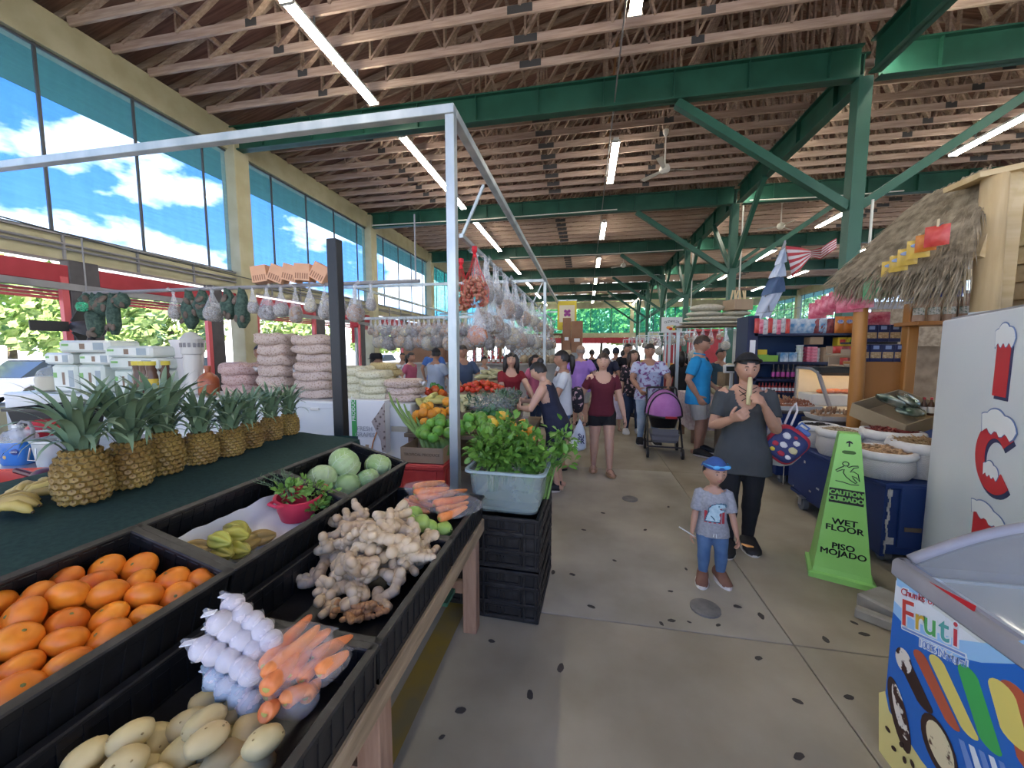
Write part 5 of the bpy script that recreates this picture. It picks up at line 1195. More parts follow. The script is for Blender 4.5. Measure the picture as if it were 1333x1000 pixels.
met=mat('case aluminium',(.45,.46,.47),r=.35,metal=.6);cgl=film('case glass',(.8,.86,.88),.10,.03,sharp=.02);warm=mat('case lining',(.75,.62,.42),r=.6);lampw=mat('case lamp',(1,.75,.42),emit=5)
dc=thing('display_case','lit glass display case with slanted front holding orange meat','display case',(0,0,0));x0,x1=2.68,3.5
ysl=[(4.72,.82),(4.72,.90),(5.00,1.30),(5.12,1.34),(5.45,1.34),(5.45,.82)]
ysl=[(y+.06,z)for y,z in ysl]
for x,nm_ in((x0,'end_frame'),(x1,'end_frame')):
 mb=MB()
 for a,b in zip(ysl,ysl[1:]+ysl[:1]):mb.beam((x,a[0],a[1]),(x,b[0],b[1]),.03,.03,up=(1,0,0))
 mb.build(nm_,met,dc)
MB().add([(x0,4.79,.91),(x1,4.79,.91),(x1,5.06,1.29),(x0,5.06,1.29)],[(0,1,2,3)]).build('front_glass',cgl,dc)
MB().box(((x0+x1)/2,5.48,1.07),(x1-x0,.03,.5)).box(((x0+x1)/2,5.15,.89),(x1-x0-.02,.66,.02)).build('lining',warm,dc);MB().box(((x0+x1)/2,5.28,1.345),(x1-x0,.44,.03)).box(((x0+x1)/2,5.045,1.31),(x1-x0,.06,.07),rotm(-35,0,0)).build('dark_top',blackp,dc)
MB().cyl((x0+.05,5.18,1.30),(x1-.05,5.18,1.30),.014,n=8).build('lamp',lampw,dc)
MB().box((3.0,5.25,.97),(.7,.3,.14),b=.01).build('steel_pan',whd,dc)
meat=mat('orange meat',(.62,.14,.035),(.72,.22,.07),14,.4,.3)
for k in range(5):o=MB().ell((2.85+.12*k,5.22+.04*(k%2),1.065),(.09,.07,.03),14,8,lambda u:1+.2*nz(u*3+V((k,0,0)))).build('meat_piece',meat,smooth=180);tag(o,'orange piece of meat in the lit case, %s from the aisle'%nth(k),'meat','meat in the display case')
# --- kiosk: orange posts, panel, logs, thatch
orp=mat('orange painted post',(.36,.155,.035),(.43,.20,.05),2.5,.5,.1,stretch=(3,3,.5));orb=mat('orange board',(.38,.165,.045),(.44,.20,.06),1.5,.5);logm=mat('peeled pine log',(.46,.33,.16),(.60,.46,.26),3,.7,.2,stretch=(4,4,.4));pine_b=mat('pale pine board',(.50,.37,.19),(.60,.47,.27),4,.7,.2,stretch=(.4,4,4));osb=mat('chip board',(.22,.17,.11),(.36,.29,.20),22,.85)
def tagb(mb,name,m,label,cat,smooth=None,group=None):o=mb.build(name,m,smooth=smooth);return tag(o,label,cat,group)
kp=thing('kiosk_frame','timber kiosk frame with orange posts and panel around the snack boxes','kiosk',(0,0,0))
MB().tube([(2.63,4.30,0),(2.62,4.30,1.0),(2.605,4.30,1.98)],[.062,.06,.055],14).build('orange_post',orp,kp,smooth=50);MB().box((3.06,4.35,1.0),(.09,.09,2.0),b=.008).build('orange_post',orp,kp)
MB().box((2.85,4.37,1.03),(.40,.025,.82),b=.003).build('orange_panel',orb,kp);MB().box((2.85,4.46,1.43),(.42,.22,.025)).build('ledge',orb,kp);MB().box((2.85,4.56,1.63),(.42,.14,.02)).build('ledge',blackp,kp);MB().box((3.3,4.22,1.80),(.75,.28,.035),b=.004).build('bottle_shelf',orb,kp)
MB().tube([(3.06,3.62,0),(3.03,3.62,1.4),(3.0,3.62,2.86)],[.085,.08,.072],16).build('log_post',logm,kp,smooth=50);MB().box((3.17,3.72,1.44),(.13,.12,2.88),b=.006).build('square_post',pine_b,kp)
MB().box((3.12,3.70,2.90),(.55,.30,.04),rotm(0,-10,0)).build('cap_plank',pine_b,kp);MB().beam((2.95,3.60,2.25),(3.14,3.66,2.9),.05,.12).build('rafter',pine_b,kp);MB().beam((2.62,4.30,2.10),(2.80,3.5,2.12),.05,.08).build('eave_beam',pine_b,kp);MB().beam((3.1,4.5,2.85),(3.1,3.7,2.85),.05,.1).build('ridge_beam',pine_b,kp)
MB().box((3.65,3.95,2.3),(.03,.9,1.3)).build('side_board',pine_b,kp)
for z in(2.05,2.2,2.35,2.5):MB().box((3.62,3.95,z),(.03,.85,.13)).build('plank',pine_b,kp)
MB().box((3.05,3.62,1.14),(.10,.05,.7)).build('plank',mat('grey old plank',(.20,.17,.12),(.27,.23,.17),5,.85),kp);MB().box((2.96,3.95,.97),(.2,.3,.03)).build('side_ledge',pine_b,kp)
for k,(px_,y)in enumerate(((1205,4.1),(1214,4.12))):bottle('hot_sauce','small red-capped bottle on the ledge beside the orange panel, %s'%('nearer the panel' if k==0 else 'nearer the ice box'),(2.93+.055*k,3.95,.985),.16,.022,sauce,redl,'small bottles on the ledge',cardw)
straw=mat('thatch straw',(.20,.16,.10),(.44,.37,.25),14,.9,.3,stretch=(1,1,1),var=.1)
th=thing('thatch_roof','shaggy grey-brown palm thatch roof of the kiosk','roof',(0,0,0));E0,E1,Q1,Q0=V((2.40,4.34,2.24)),V((2.80,3.50,2.26)),V((3.12,3.80,2.97)),V((3.13,4.42,2.97))
nth_=(E1-E0).cross(Q0-E0).normalized();nth_=nth_ if nth_.z>0 else-nth_
def tp(u,v):return(E0.lerp(E1,u)).lerp(Q0.lerp(Q1,u),v)
MB().grid(lambda u,v:tp(u,v)+nth_*(.015+.02*nz((u*9,v*5,0))),30,16).build('thatch_base',straw,th,smooth=60)
MB().grid(lambda u,v:tp(u,v)-nth_*.05,2,2).build('thatch_underside',pine_b,th)
q=random.Random(9);mb=MB()
for k in range(5200):
 u=q.uniform(-.02,1.02);v=q.uniform(0,1.02);p=tp(u,v)+nth_*q.uniform(.01,.045);d=(tp(u,v-.25)-tp(u,v)).normalized()+(E1-E0).normalized()*q.uniform(-.22,.22)+nth_*q.uniform(-.02,.10);L=q.uniform(.12,.26);s=d.cross(nth_).normalized()*q.uniform(.003,.007);mb.add([p-s,p+s,p+d*L*.6+s*.7,p+d*L],[(0,1,2,3)])
o=mb.build('straw_strands',straw,th);o['kind']='stuff';mb=MB()
for k in range(1300):
 u=q.random()**.85;p=tp(u,q.uniform(0,.06))+nth_*q.uniform(-.06,.03);L=q.uniform(.14,.42)*(.5+.6*u);d=V((q.uniform(-.45,.0),q.uniform(-.25,.3),-1)).normalized();s=V((q.uniform(-1,1),q.uniform(-1,1),0)).normalized()*q.uniform(.003,.008);mb.add([p-s,p+s,p+d*L*.6+s*.6+V((0,0,-.02)),p+d*L+V((q.uniform(-.02,.02),0,-.03))],[(0,1,2,3)])
o=mb.build('fringe',straw,th);o['kind']='stuff'
tagb(MB().box((3.95,5.62,1.84),(.85,.03,.46)),'chip_board',osb,'tan chip board partition behind the blue snack boxes','board');tagb(MB().box((4.2,5.66,2.12),(1.5,.06,.09)),'grey_beam',grey_m,'grey metal beam along the top of the chip board','beam')
bxb=mat('navy snack box',(.018,.03,.10),r=.4);bxl=mat('pale blue box label',(.25,.34,.55),r=.5);bxp=mat('tan food picture',(.35,.22,.10),(.6,.45,.25),60,.6)
def sbox(x,y,z,label):
 t=thing('snack_box',label,'box',(x,y,z),group='navy boxes in the kiosk');MB().box((0,0,.085),(.098,.06,.17),b=.003).build('carton',bxb,t);MB().box((0,-.0305,.14),(.05,.002,.035)).build('label',bxl,t);MB().box((0,-.0305,.065),(.09,.002,.06)).build('picture',bxp,t)
for k in range(4):sbox(2.70+.103*k,4.40,1.445,'navy snack box with tan picture in the lower row, %s from the orange post'%nth(k))
for k in range(3):sbox(2.83+.103*k,4.52,1.642,'navy snack box with tan picture in the upper row, %s from the orange post'%nth(k))
pinkf=mat('pink red foil',(.50,.04,.10),(.75,.30,.36),18,.3,.5);yelf=mat('yellow foil',(.55,.36,.05),(.62,.45,.12),6,.3,.4);grnf=mat('green foil',(.05,.30,.10),(.35,.55,.35),9,.3,.4);redf=mat('red foil',(.46,.025,.025),(.55,.10,.07),8,.3,.4);orf=mat('orange chip foil',(.55,.12,.02),(.65,.30,.05),6,.3,.4);bluf=mat('blue white foil',(.06,.22,.42),(.60,.66,.68),12,.3,.5);drkf=mat('dark red foil',(.12,.015,.02),(.35,.08,.08),16,.3,.4);whtf=mat('white blue print',(.7,.72,.78),(.1,.16,.5),30,.4)
clearf=film('clear candy film',(.85,.8,.78),.45,.15,scale=20,sharp=.8)
def pouch(name,label,loc,w_,h,m,rz=0,group=None,extra=None,d_=.045,X=None,cat='bag'):
 t=thing(name,label,cat,loc,rz,group)if X is None else thing(name,label,cat,X=X,group=group);sd=R_.uniform(0,50)
 def fn(u,v):
  b=(math.sin(PI*v)**.6)*(max(0,1-abs(2*u-1)**2.5));return b*d_/2*(1+.35*nz((u*5,v*5,sd)))
 MB().grid(lambda u,v:V(((u-.5)*w_,-fn(u,v),v*h)),8,8).grid(lambda u,v:V(((.5-u)*w_,fn(1-u,v),v*h)),8,8).build('pouch',m,t,smooth=70)
 if extra is not None:MB().ell((0,-d_/2-.0,h*.68),(w_*.34,.004,h*.12),14,6).build('logo_patch',extra,t,smooth=180)
 return t
for k in range(7):pouch('candy_bag','red-pink foil bag heaped by the second orange post, %s in the pile'%nth(k),(2.86+.05*(k%4),4.60+.02*(k//4),1.66+.10*(k//4)+.01*k),.2,.13,pinkf,R_.uniform(-25,25),'pile of pink foil bags',d_=.06)
milk=mat('tan horchata',(.40,.26,.18),(.47,.33,.24),3,.4);mlab=mat('bottle label white green',(.60,.62,.58),(.10,.18,.12),70,.5,lo=.5,hi=.6)
for k in range(6):
 t=thing('drink_bottle','tan drink bottle with white cap on the kiosk shelf, %s from the thatch fringe'%nth(k),'bottle',(3.0+.095*k,4.19-.03*k,1.818),group='tan drink bottles');r=.042
 MB().lathe([(r*.9,0),(r,.01),(r,.055),(r*.93,.06),(r*.93,.125),(r,.13),(r,.155),(r*.8,.19),(r*.42,.215),(r*.40,.235)],16).build('body',milk,t,smooth=50);MB().lathe([(r*.5,.235),(r*.5,.262),(0,.265)],14).build('cap',wht,t,smooth=40);MB().lathe([(r*.955,.06),(r*.955,.125)],16,cap=False).build('label',mlab,t,smooth=60)
tagb(MB().box((3.45,4.42,1.94),(.42,.1,.24),b=.004),'kraft_box',card,'brown cardboard box behind the tan drink bottles','box');tagb(MB().box((3.35,4.55,2.2),(.5,.02,.28)),'blue_tarp',mat('blue tarp',(.02,.05,.30),r=.5),'folded blue tarp hanging under the thatch','tarp')
# --- line of snack bags with clothes pegs
pegm=mat('wooden clothes peg',(.60,.50,.32),r=.7);Lp=[atY(985,408,5.7),atY(1060,398,4.75),atY(1147,352,4.0),atY(1228,290,3.42)]
ln=tagb(MB().tube(Lp,.004,5),'snack_line',grey_m,'thin line on which snack bags are pegged below the thatch','line')
def lp(px_):
 for a,b,xa,xb in((Lp[0],Lp[1],985,1060),(Lp[1],Lp[2],1060,1147),(Lp[2],Lp[3],1147,1228)):
  if px_<=xb:return a.lerp(b,(px_-xa)/(xb-xa)),(b-a).normalized()
 return Lp[3],(Lp[3]-Lp[2]).normalized()
sn=[(1066+10*k,pinkf,.17,.17,'pink')for k in range(5)]+[(1112,pinkf,.20,.26,'large pink'),(1126,pinkf,.20,.27,'large pink'),(1145,grnf,.20,.25,'green'),(1163,yelf,.12,.13,'yellow'),(1174,yelf,.12,.135,'yellow'),(1186,yelf,.12,.135,'yellow'),(1200,yelf,.13,.14,'yellow'),(1209,orf,.12,.13,'orange-yellow'),(1222,redf,.13,.15,'red')]
for k,(px_,m,w_,h,nm)in enumerate(sn):
 p,d=lp(px_);rz=math.degrees(math.atan2(d.y,d.x))+180-40
 t=pouch('snack_bag','%s snack bag pegged on the line, %s from the shelf end'%(nm,nth(k)),None,w_,h,m,X=T(p.x,p.y,p.z-h+.012)@rotm(0,0,-52+6*(k%3)),group='snack bags on the line',extra=bxl if nm.startswith('yel')else None)
 MB().box((0,0,h+.012),(.012,.014,.06)).box((.004,-.012,h+.015),(.01,.006,.055),rotm(12,0,0)).build('peg',pegm,t)
# --- blue shelf unit with groceries
navy=mat('navy painted shelf',(.010,.016,.05),(.014,.022,.065),2,.5);SY=5.95
su=thing('grocery_shelf','navy blue grocery shelf unit behind the woman eating','shelf',(0,0,0));
MB().box((2.30,SY+.18,1.02),(.14,.42,2.04),b=.006).build('upright',navy,su);MB().box((3.95,SY+.18,1.02),(.06,.40,2.04)).build('upright',navy,su);MB().box((3.12,SY+.37,1.02),(1.62,.02,2.0)).build('back_panel',mat('blue back panel',(.010,.04,.12),r=.6),su)
for z in(1.79,1.40,1.16,.97,.5):MB().box((3.12,SY+.17,z-.015),(1.6,.40,.03)).build('shelf_board',navy,su)
MB().box((2.30,SY-.032,1.55),(.07,.006,.30)).build('notice',cardw,su)
q=random.Random(21)
for k in range(4):pouch('chip_bag','blue and white snack bag on the top shelf, %s from its left end'%nth(k),(2.55+.125*k+.28,SY+.08,1.79),.13,.21,bluf,q.uniform(-8,8),'blue snack bags')
for k in range(3):pouch('chip_bag','dark red snack bag on the top shelf, %s after the blue ones'%nth(k),(3.12+.09*k,SY+.08,1.79),.10,.20,drkf,q.uniform(-8,8),'dark red snack bags')
for k in range(6):pouch('chip_bag','orange chip bag with white patch on the top shelf, %s from the dark bags'%nth(k),(3.40+.105*k,SY+.06,1.79),.115,.23,orf,q.uniform(-6,6),'orange chip bags',whtf)
for k in range(8):pouch('candy_pack','clear pack of sweets hanging at the shelf top, %s from the corner'%nth(k),(2.33+.055*k,SY-.06,1.80-.01*(k%3)),.06,.20,(clearf,pinkf,clearf,redf)[k%4]if k else redf,q.uniform(-12,12),'hanging sweet packs',d_=.03)
def gbox(x,z,w_,h,m,label,group=None,d_=.12,pic=None):
 t=thing('grocery_box',label,'box',(x,SY+.10,z),group=group);MB().box((0,0,h/2),(w_,d_,h),b=.003).build('carton',m,t)
 if pic:MB().box((0,-d_/2-.001,h*.5),(w_*.6,.002,h*.5)).build('picture',pic,t)
ylw=mat('yellow carton',(.62,.47,.03),r=.5);grn_l=mat('lime pack',(.22,.42,.06),r=.5);pal=mat('pale tub',(.55,.62,.52),r=.4);jarm=mat('mayonnaise jar',(.48,.40,.22),r=.3)
gbox(2.47,1.40,.14,.10,grn_l,'green pack low on the middle shelf by the corner post','green packs');gbox(2.46,1.50,.12,.07,ylw,'yellow-green pack lying on the green one','green packs');gbox(2.60,1.40,.13,.09,grn_l,'second green pack on the middle shelf','green packs')
for k in range(2):gbox(2.74+.11*k,1.40,.10,.13,bluf,'grey-blue carton on the middle shelf, %s'%('nearer the green packs' if k==0 else 'nearer the tub stack'),'grey-blue cartons')
for k in range(5):t=thing('food_tub','pale lidded tub in the tub stack, %s from the bottom'%nth(k),'tub',(2.955,SY+.1,1.40+.047*k),group='stack of pale tubs');MB().lathe([(.038,0),(.044,.036)],14).build('body',pal,t,smooth=40);MB().lathe([(.047,.036),(.047,.045),(0,.046)],14).build('lid',wht,t,smooth=40)
for k in range(5):gbox(3.085,1.40+.042*k,.13,.04,pinkf,'pink pack in the stack right of the tubs, %s from the bottom'%nth(k),'stack of pink packs')
for k in range(4):bottle('paste_jar','small white jar in the column beside the pink packs, %s from the bottom'%nth(k),(3.185,SY+.1,1.40+.048*k),.047,.025,wht,wht,'column of white jars',None,'jar',.9)
for k in range(2):gbox(3.12+.17*k,1.64 if k==0 else 1.40,.16,.10 if k==0 else .20,card,'brown carton on the middle shelf, %s'%('above the pink packs' if k==0 else 'right of the pink packs'),'brown cartons on the shelf',.16)
for k in range(4):gbox(3.44+.115*(k%2),1.50+.12*(k//2),.11,.115,ylw,'yellow carton, %s %s of the block of four'%(('lower','upper')[k//2],('left','right')[k%2]),'yellow cartons',.12,(redf,bluf,redf,grn_l)[k])
gbox(3.46,1.40,.24,.095,card,'low brown carton under the yellow ones',None)
for k in range(5):bottle('spread_jar','jar of pale spread with dark lid on the middle shelf, %s from the yellow cartons'%nth(k),(3.61+.068*k,SY+.08,1.53),.13,.03,jarm,(blackp,wht)[k%2],'jars of spread',None,'jar',.85)
for k in range(5):bottle('spread_jar','squat jar in the lower row under the spread jars, %s from the yellow cartons'%nth(k),(3.62+.066*k,SY+.05,1.40),.10,.03,jarm,wht,'squat jars',ylw if k<2 else None,'jar',.85)
MB().box((3.76,SY+.1,1.515),(.34,.18,.012)).build('shelf_board',navy,su)
def btl_row(n,x,dx,z,h,r,m,cap,label,lab,grp):
 b0=None
 for k in range(n):
  lb=label%nth(k)
  if b0 is None:b0=bottle('bottle',lb,(x,SY+.06,z),h,r,m,cap,grp,lab,s_=10)
  else:dup(b0,(x+dx*k,SY+.06,z),label=lb)
mag=mat('magenta label',(.45,.06,.28),r=.4);redb=mat('red sauce bottle',(.38,.03,.02),r=.3);drk=mat('dark bottle',(.03,.02,.02),r=.2);amb=mat('amber bottle',(.20,.10,.02),r=.25)
btl_row(9,2.62,.062,1.16,.20,.024,drk,drk,'dark bottle with magenta label on the bottle shelf, %s from the left',mag,'magenta label bottles');btl_row(11,3.20,.058,1.16,.20,.022,drk,blackp,'dark bottle with pale label on the bottle shelf, %s after the magenta ones',bluf,'pale label bottles')
btl_row(14,2.45,.044,.97,.13,.018,redb,redl,'small red sauce bottle on the lower shelf, %s from the left',cardw,'small red bottles');btl_row(6,3.10,.07,.97,.15,.027,amb,wht,'amber bottle with white cap on the lower shelf, %s after the red ones',ylw,'amber bottles');btl_row(3,3.55,.07,.97,.14,.026,bluf,wht,'pale bottle at the lower shelf end, %s after the amber ones',mag,'pale bottles')
for k in range(2):bottle('sauce_bottle','small white-capped bottle behind the shrimp tray, %s from the woman'%nth(k),(2.34+.09*k,5.52,.872),.2,.028,drk,wht,'two small bottles')
for k,(x,z)in enumerate(((3.22,1.365),(3.25,1.50))):
 t=thing('wood_tray','pale wooden tray with red packs, %s one on the display case'%('lower' if k==0 else 'upper'),'tray',(x-.05*k,5.25+.1*k,z),group='wooden trays');MB().box((0,0,.01),(.52-.08*k,.3,.02)).box((0,-.15,.04),(.52-.08*k,.015,.06)).box((0,.14,.06),(.52-.08*k,.015,.10)).build('tray_body',mat('pale tray wood',(.40,.31,.22),r=.8),t)
 for j in range(5):pouch('red_pack','small red pack in the %s wooden tray, %s from its left end'%('lower' if k==0 else 'upper',nth(j)),(x-.05*k-.19+.08*j,5.22+.1*k,z+.022),.10,.085,drkf if j%2 else redf,R_.uniform(-10,10),'red packs in wooden trays',d_=.04)
 MB().prism([(.05*math.cos(a),.07*math.sin(a))for a in[PI*j/10 for j in range(11)]]+[(-.05,-.06),(.05,-.06)],.008).build('price_board',MATS['pale tray wood'],t,X=wallX((.12,-.165,.11),(1,0,0)))
# --- flags
fr=mat('flag red',(.42,.05,.06),r=.8);fwh=mat('flag white',(.62,.58,.57),r=.8);fbl=mat('flag blue',(.06,.10,.18),(.09,.14,.24),4,.8);fbg=mat('flag pale blue',(.45,.52,.62),(.55,.60,.68),3,.8)
F0_=atY(1022,319,6.05);fl=thing('striped_flag','red and white striped flag twisted towards the green column','flag',(0,0,0));mb=MB()
top_=[atY(x,y,6.05+.12*math.sin(i*1.7))for i,(x,y)in enumerate(((1023,320),(1040,322),(1056,326),(1070,322),(1080,315),(1089,310)))];bot_=[atY(x,y,6.15+.10*math.cos(i*2.1))for i,(x,y)in enumerate(((1031,361),(1041,352),(1056,334),(1068,338),(1079,330),(1089,323)))]
ns=9
for i in range(5):
 for j in range(ns):
  mb.mi=j%2;g=lambda u,v:top_[i].lerp(top_[i+1],u).lerp(bot_[i].lerp(bot_[i+1],u),v)
  mb.grid(lambda u,v:g(u,(j+v)/ns),3,1)
mb.build('cloth',[fr,fwh],fl,smooth=180);MB().cyl(V((2.38,6.02,2.0)),F0_+V((0,0,.06)),.012,n=8).build('pole',grey_m,fl)
f2=thing('blue_flag','drooping blue and pale flag hanging on its pole by the shelf corner','flag',(0,0,0));L_=[(1016,327),(1010,345),(1002,362),(992,385),(982,418)];Rr=[(1023,322),(1022,342),(1021,360),(1020,380),(1000,412)]
mb=MB()
for i in range(4):
 mb.mi=(0,0,1,0)[i]if i!=1 else 0;mb.mi=(0,0,1,0)[i]
 mb.grid(lambda u,v:atY(*[L_[i][k]+(L_[i+1][k]-L_[i][k])*u for k in(0,1)],5.98).lerp(atY(*[Rr[i][k]+(Rr[i+1][k]-Rr[i][k])*u for k in(0,1)],6.0),v)+V((0,.05*math.sin(v*9+u*2),0)),5,8)
mb.build('cloth',[fbg,fbl],f2,smooth=180)
MB().tube([(2.55,6.0,1.9),(2.5,6.0,2.25),F0_+V((.0,-.01,.03))],.010,6).build('pole',grey_m,f2)
# --- white ice merchandiser
icew=mat('ice box white',(.62,.68,.74),(.66,.71,.76),1,.35);ired=mat('ice letter red',(.48,.012,.025),(.56,.02,.035),3,.45);inav=mat('ice letter navy edge',(.02,.03,.10),r=.5);isn=mat('snow white',(.78,.82,.86),r=.5);iol=mat('snow outline blue',(.12,.20,.42),r=.5)
A_=V((2.315,3.04,0));B_=V((1.30,.68,0));dI=(B_-A_).normalized();nI=V((-dI.y,dI.x,0));nI=nI if nI.dot(V((-2,-2.5,0)))>0 else-nI
ib=thing('ice_merchandiser','tall white ice storage freezer with red snow-capped letters','freezer',(0,0,0))
Xi=wallX((A_.x,A_.y,0),(dI.x,dI.y,0));LI=1.62
def ibx(s0,s1,z0,z1,d0,d1,nm,m,b=.008):MB(Xi).box(((s0+s1)/2,(z0+z1)/2,-(d0+d1)/2),(s1-s0,z1-z0,d1-d0),b=b).build(nm,m,ib)
ibx(0,LI,.1,1.75,0.0,.75,'body',icew);ibx(.02,LI-.02,0,.1,.05,.7,'plinth',rub,0);ibx(.03,LI-.03,1.752,1.765,.03,.72,'top_seam',grey_m,0)
def il(pts,m,nm,z,h=.002,par=None):return MB(Xi@T(0,0,z)).prism(pts,h).build(nm,m,par or ib)
def arc(cx,cy,rx,ry,a0,a1,n=24):return[(cx+rx*cosr(a0+(a1-a0)*k/n),cy+ry*sinr(a0+(a1-a0)*k/n))for k in range(n+1)]
for dx,dy,m,z in((.018,-.016,inav,.0005),(0,0,ired,.0016)):
 il([(.79+dx,1.33+dy),(.925+dx,1.33+dy),(.925+dx,1.60+dy),(.79+dx,1.60+dy)],m,'letter_i',z)
 o_=arc(.88+dx,1.03+dy,.205,.175,40,320,30);i_=arc(.88+dx,1.03+dy,.10,.095,320,40,30);il(o_+i_,m,'letter_c',z)
 il([(.73+dx,.38+dy),(1.02+dx,.38+dy),(1.02+dx,.46+dy),(.83+dx,.46+dy),(.83+dx,.52+dy),(.98+dx,.52+dy),(.98+dx,.59+dy),(.83+dx,.59+dy),(.83+dx,.64+dy),(1.02+dx,.64+dy),(1.02+dx,.72+dy),(.73+dx,.72+dy)],m,'letter_e',z)
def snow(cx,cy,w_,h):
 lm=[(-.36,.05,.30,.42),(-.08,.18,.34,.55),(.24,.08,.30,.45),(.42,-.02,.16,.3)];pts=[]
 for k in range(37):
  x=-.56+1.14*k/36;ys=[cy0+ry*math.sqrt(1-((x-c0)/rx)**2)for c0,cy0,rx,ry in lm if abs(x-c0)<rx];pts.append((cx+x*w_,cy+h*(max(ys+[-.3]))))
 pts+=[(cx+(.5-k/12)*w_,cy+h*(-.32-.12*math.sin(k*1.7)))for k in range(13)];il(pts,isn,'snow_cap',.003);il([(cx+(x-cx)*1.05,cy+(y-cy)*1.10)for x,y in pts],iol,'snow_outline',.0022)
snow(.858,1.61,.17,.10);snow(.88,1.185,.30,.11);snow(.875,.735,.32,.08);snow(.86,.955,.14,.07)
gc_=thing('glass_cabinet','white framed glass cabinet standing above the ice freezer','cabinet',(0,0,0));MB().box((3.25,3.25,.92),(.9,.45,1.83)).build('base',wht,gc_);MB().box((3.25,3.0,1.92),(.92,.03,.16),b=.005).box((3.25,3.0,2.50),(.92,.03,.05),b=.005).box((2.81,3.0,2.2),(.05,.03,.6),b=.005).box((3.69,3.0,2.2),(.05,.03,.6)).build('frame',wht,gc_);MB().box((3.25,2.995,2.22),(.84,.008,.54)).build('glass',film('cabinet glass',(.75,.8,.82),.30,.08,sharp=.02),gc_);MB().tube([(2.8,3.0,2.50),(2.95,3.0,2.55),(3.25,3.0,2.57),(3.7,3.0,2.57)],.02,6).build('top_rail',met,gc_)
# --- ice-cream chest freezer
fxx,fy=1.15,1.605;grim=mat('grey freezer rim',(.24,.24,.27),(.28,.28,.31),6,.45);fint=mat('frosty interior',(.50,.55,.57),(.62,.66,.68),4,.6)
icf=thing('ice_cream_freezer','ice-cream chest freezer with curved glass lid and fruit bar artwork','freezer',(0,0,0));fw_=.62;fl_=1.35
art=mat('freezer white blue wrap',(.62,.72,.82),r=.3);
wrap=art.node_tree;n_=wrap.nodes;l_=wrap.links;tc=n_.new('ShaderNodeTexCoord');sp_=n_.new('ShaderNodeSeparateXYZ');l_.new(tc.outputs['Object'],sp_.inputs[0]);ad=n_.new('ShaderNodeMath');ad.operation='MULTIPLY_ADD';l_.new(sp_.outputs['Y'],ad.inputs[0]);ad.inputs[1].default_value=.50;l_.new(sp_.outputs['Z'],ad.inputs[2])
rp=n_.new('ShaderNodeValToRGB');l_.new(ad.outputs[0],rp.inputs[0]);e=rp.color_ramp.elements;e[0].position=.30;e[0].color=(.62,.66,.30,1);e[1].position=1.42/1;e[1].position=1.0;e[1].color=(.40,.60,.85,1)
MB().box((fxx+fw_/2,fy-fl_/2,.40),(fw_,fl_,.66),b=.012).build('body',wht,icf);MB().box((fxx+fw_/2,fy-fl_/2,.035),(fw_-.06,fl_-.06,.07)).build('plinth',rub,icf)
def X_(px_,py):return atX(px_,py,fxx)
XF=wallX((fxx,fy,0),(0,-1,0))
def fcv(px_,py):p=X_(px_,py);return(fy-p.y,p.z)
def fpoly(pts,m,nm,z):return MB(XF@T(0,0,z)).prism(pts,.0008).build(nm,m,icf)
def fpx(pts,m,nm,z):return fpoly([fcv(*p)for p in pts],m,nm,z)
cB=lambda nm,c,r=.35:mat(nm,c,r=r)
blueA=cB('wrap blue',(.02,.14,.52));blueB=cB('wrap light blue',(.30,.55,.85));whiteA=cB('wrap white',(.72,.78,.84));creamA=cB('wrap cream yellow',(.70,.62,.25));choc=cB('print chocolate',(.04,.018,.015));brA=cB('print brick red',(.45,.10,.05));yelA=cB('print lemon',(.72,.62,.16));grnA=cB('print green',(.06,.42,.10));nutA=mat('print nuts',(.05,.02,.015),(.75,.70,.62),30,.5,lo=.45,hi=.5);coc=mat('print coconut cream',(.70,.62,.40),(.10,.05,.03),38,.5,lo=.58,hi=.66);redA=cB('print red badge',(.50,.02,.03));oraA=cB('print orange',(.70,.25,.04));stripA=cB('print stripe blue',(.16,.28,.62))
fpoly([(.008,.06),(1.33,.06),(1.33,.70),(.008,.70)],whiteA,'wrap_base',.0005)
fpoly([(.008,.06)]+[(.008,.62)]+[(.008+.08*k,.61-.012*k+.009*k*k)for k in range(1,8)]+[(.66,.06)],blueB,'wrap_blue_pale',.0010)
fpoly([(.008,.06)]+[(.008,.575)]+[(.008+.08*k,.565-.016*k+.009*k*k)for k in range(1,8)]+[(.62,.06)],blueA,'wrap_blue',.0014)
fpx([(1168,748),(1200,765),(1262,800),(1235,795),(1190,776),(1168,762)],blueB,'wrap_swash',.0012)
fpx([(1210,757),(1216,768),(1235,782),(1258,797),(1270,796),(1272,789)],redA,'red_badge',.0018)
fpx([(1145,902),(1153,900),(1158,925),(1200,990),(1240,1040),(1145,1010)],creamA,'cream_corner',.0018)
def bar(a,b,w_,m,nm,z,tip=None):
 a=V(fcv(*a));b=V(fcv(*b));d=(b-a).normalized();s=V((-d.y,d.x));r=w_/2;ang=math.degrees(math.atan2(d.y,d.x))
 pts=[(a.x-d.x*r*.2+s.x*r*1,a.y-d.y*r*.2+s.y*r)];pts=[]
 for k in range(9):t_=math.radians(ang+90+180*k/8);pts.append((a.x+r*math.cos(t_),a.y+r*.75*math.sin(t_)))
 for k in range(9):t_=math.radians(ang-90+180*k/8);pts.append((b.x+r*math.cos(t_),b.y+r*.55*math.sin(t_)))
 fpoly(pts,m,nm,z);
 if tip:fpoly([(a.x+r*.98*math.cos(2*PI*k/18),a.y+r*1.15*math.sin(2*PI*k/18))for k in range(18)],tip,nm+'_tip',z+.0006)
bar((1322,905),(1345,1000),.075,brA,'bar_print',.0019);bar((1306,902),(1322,960),.075,yelA,'bar_print',.0022)
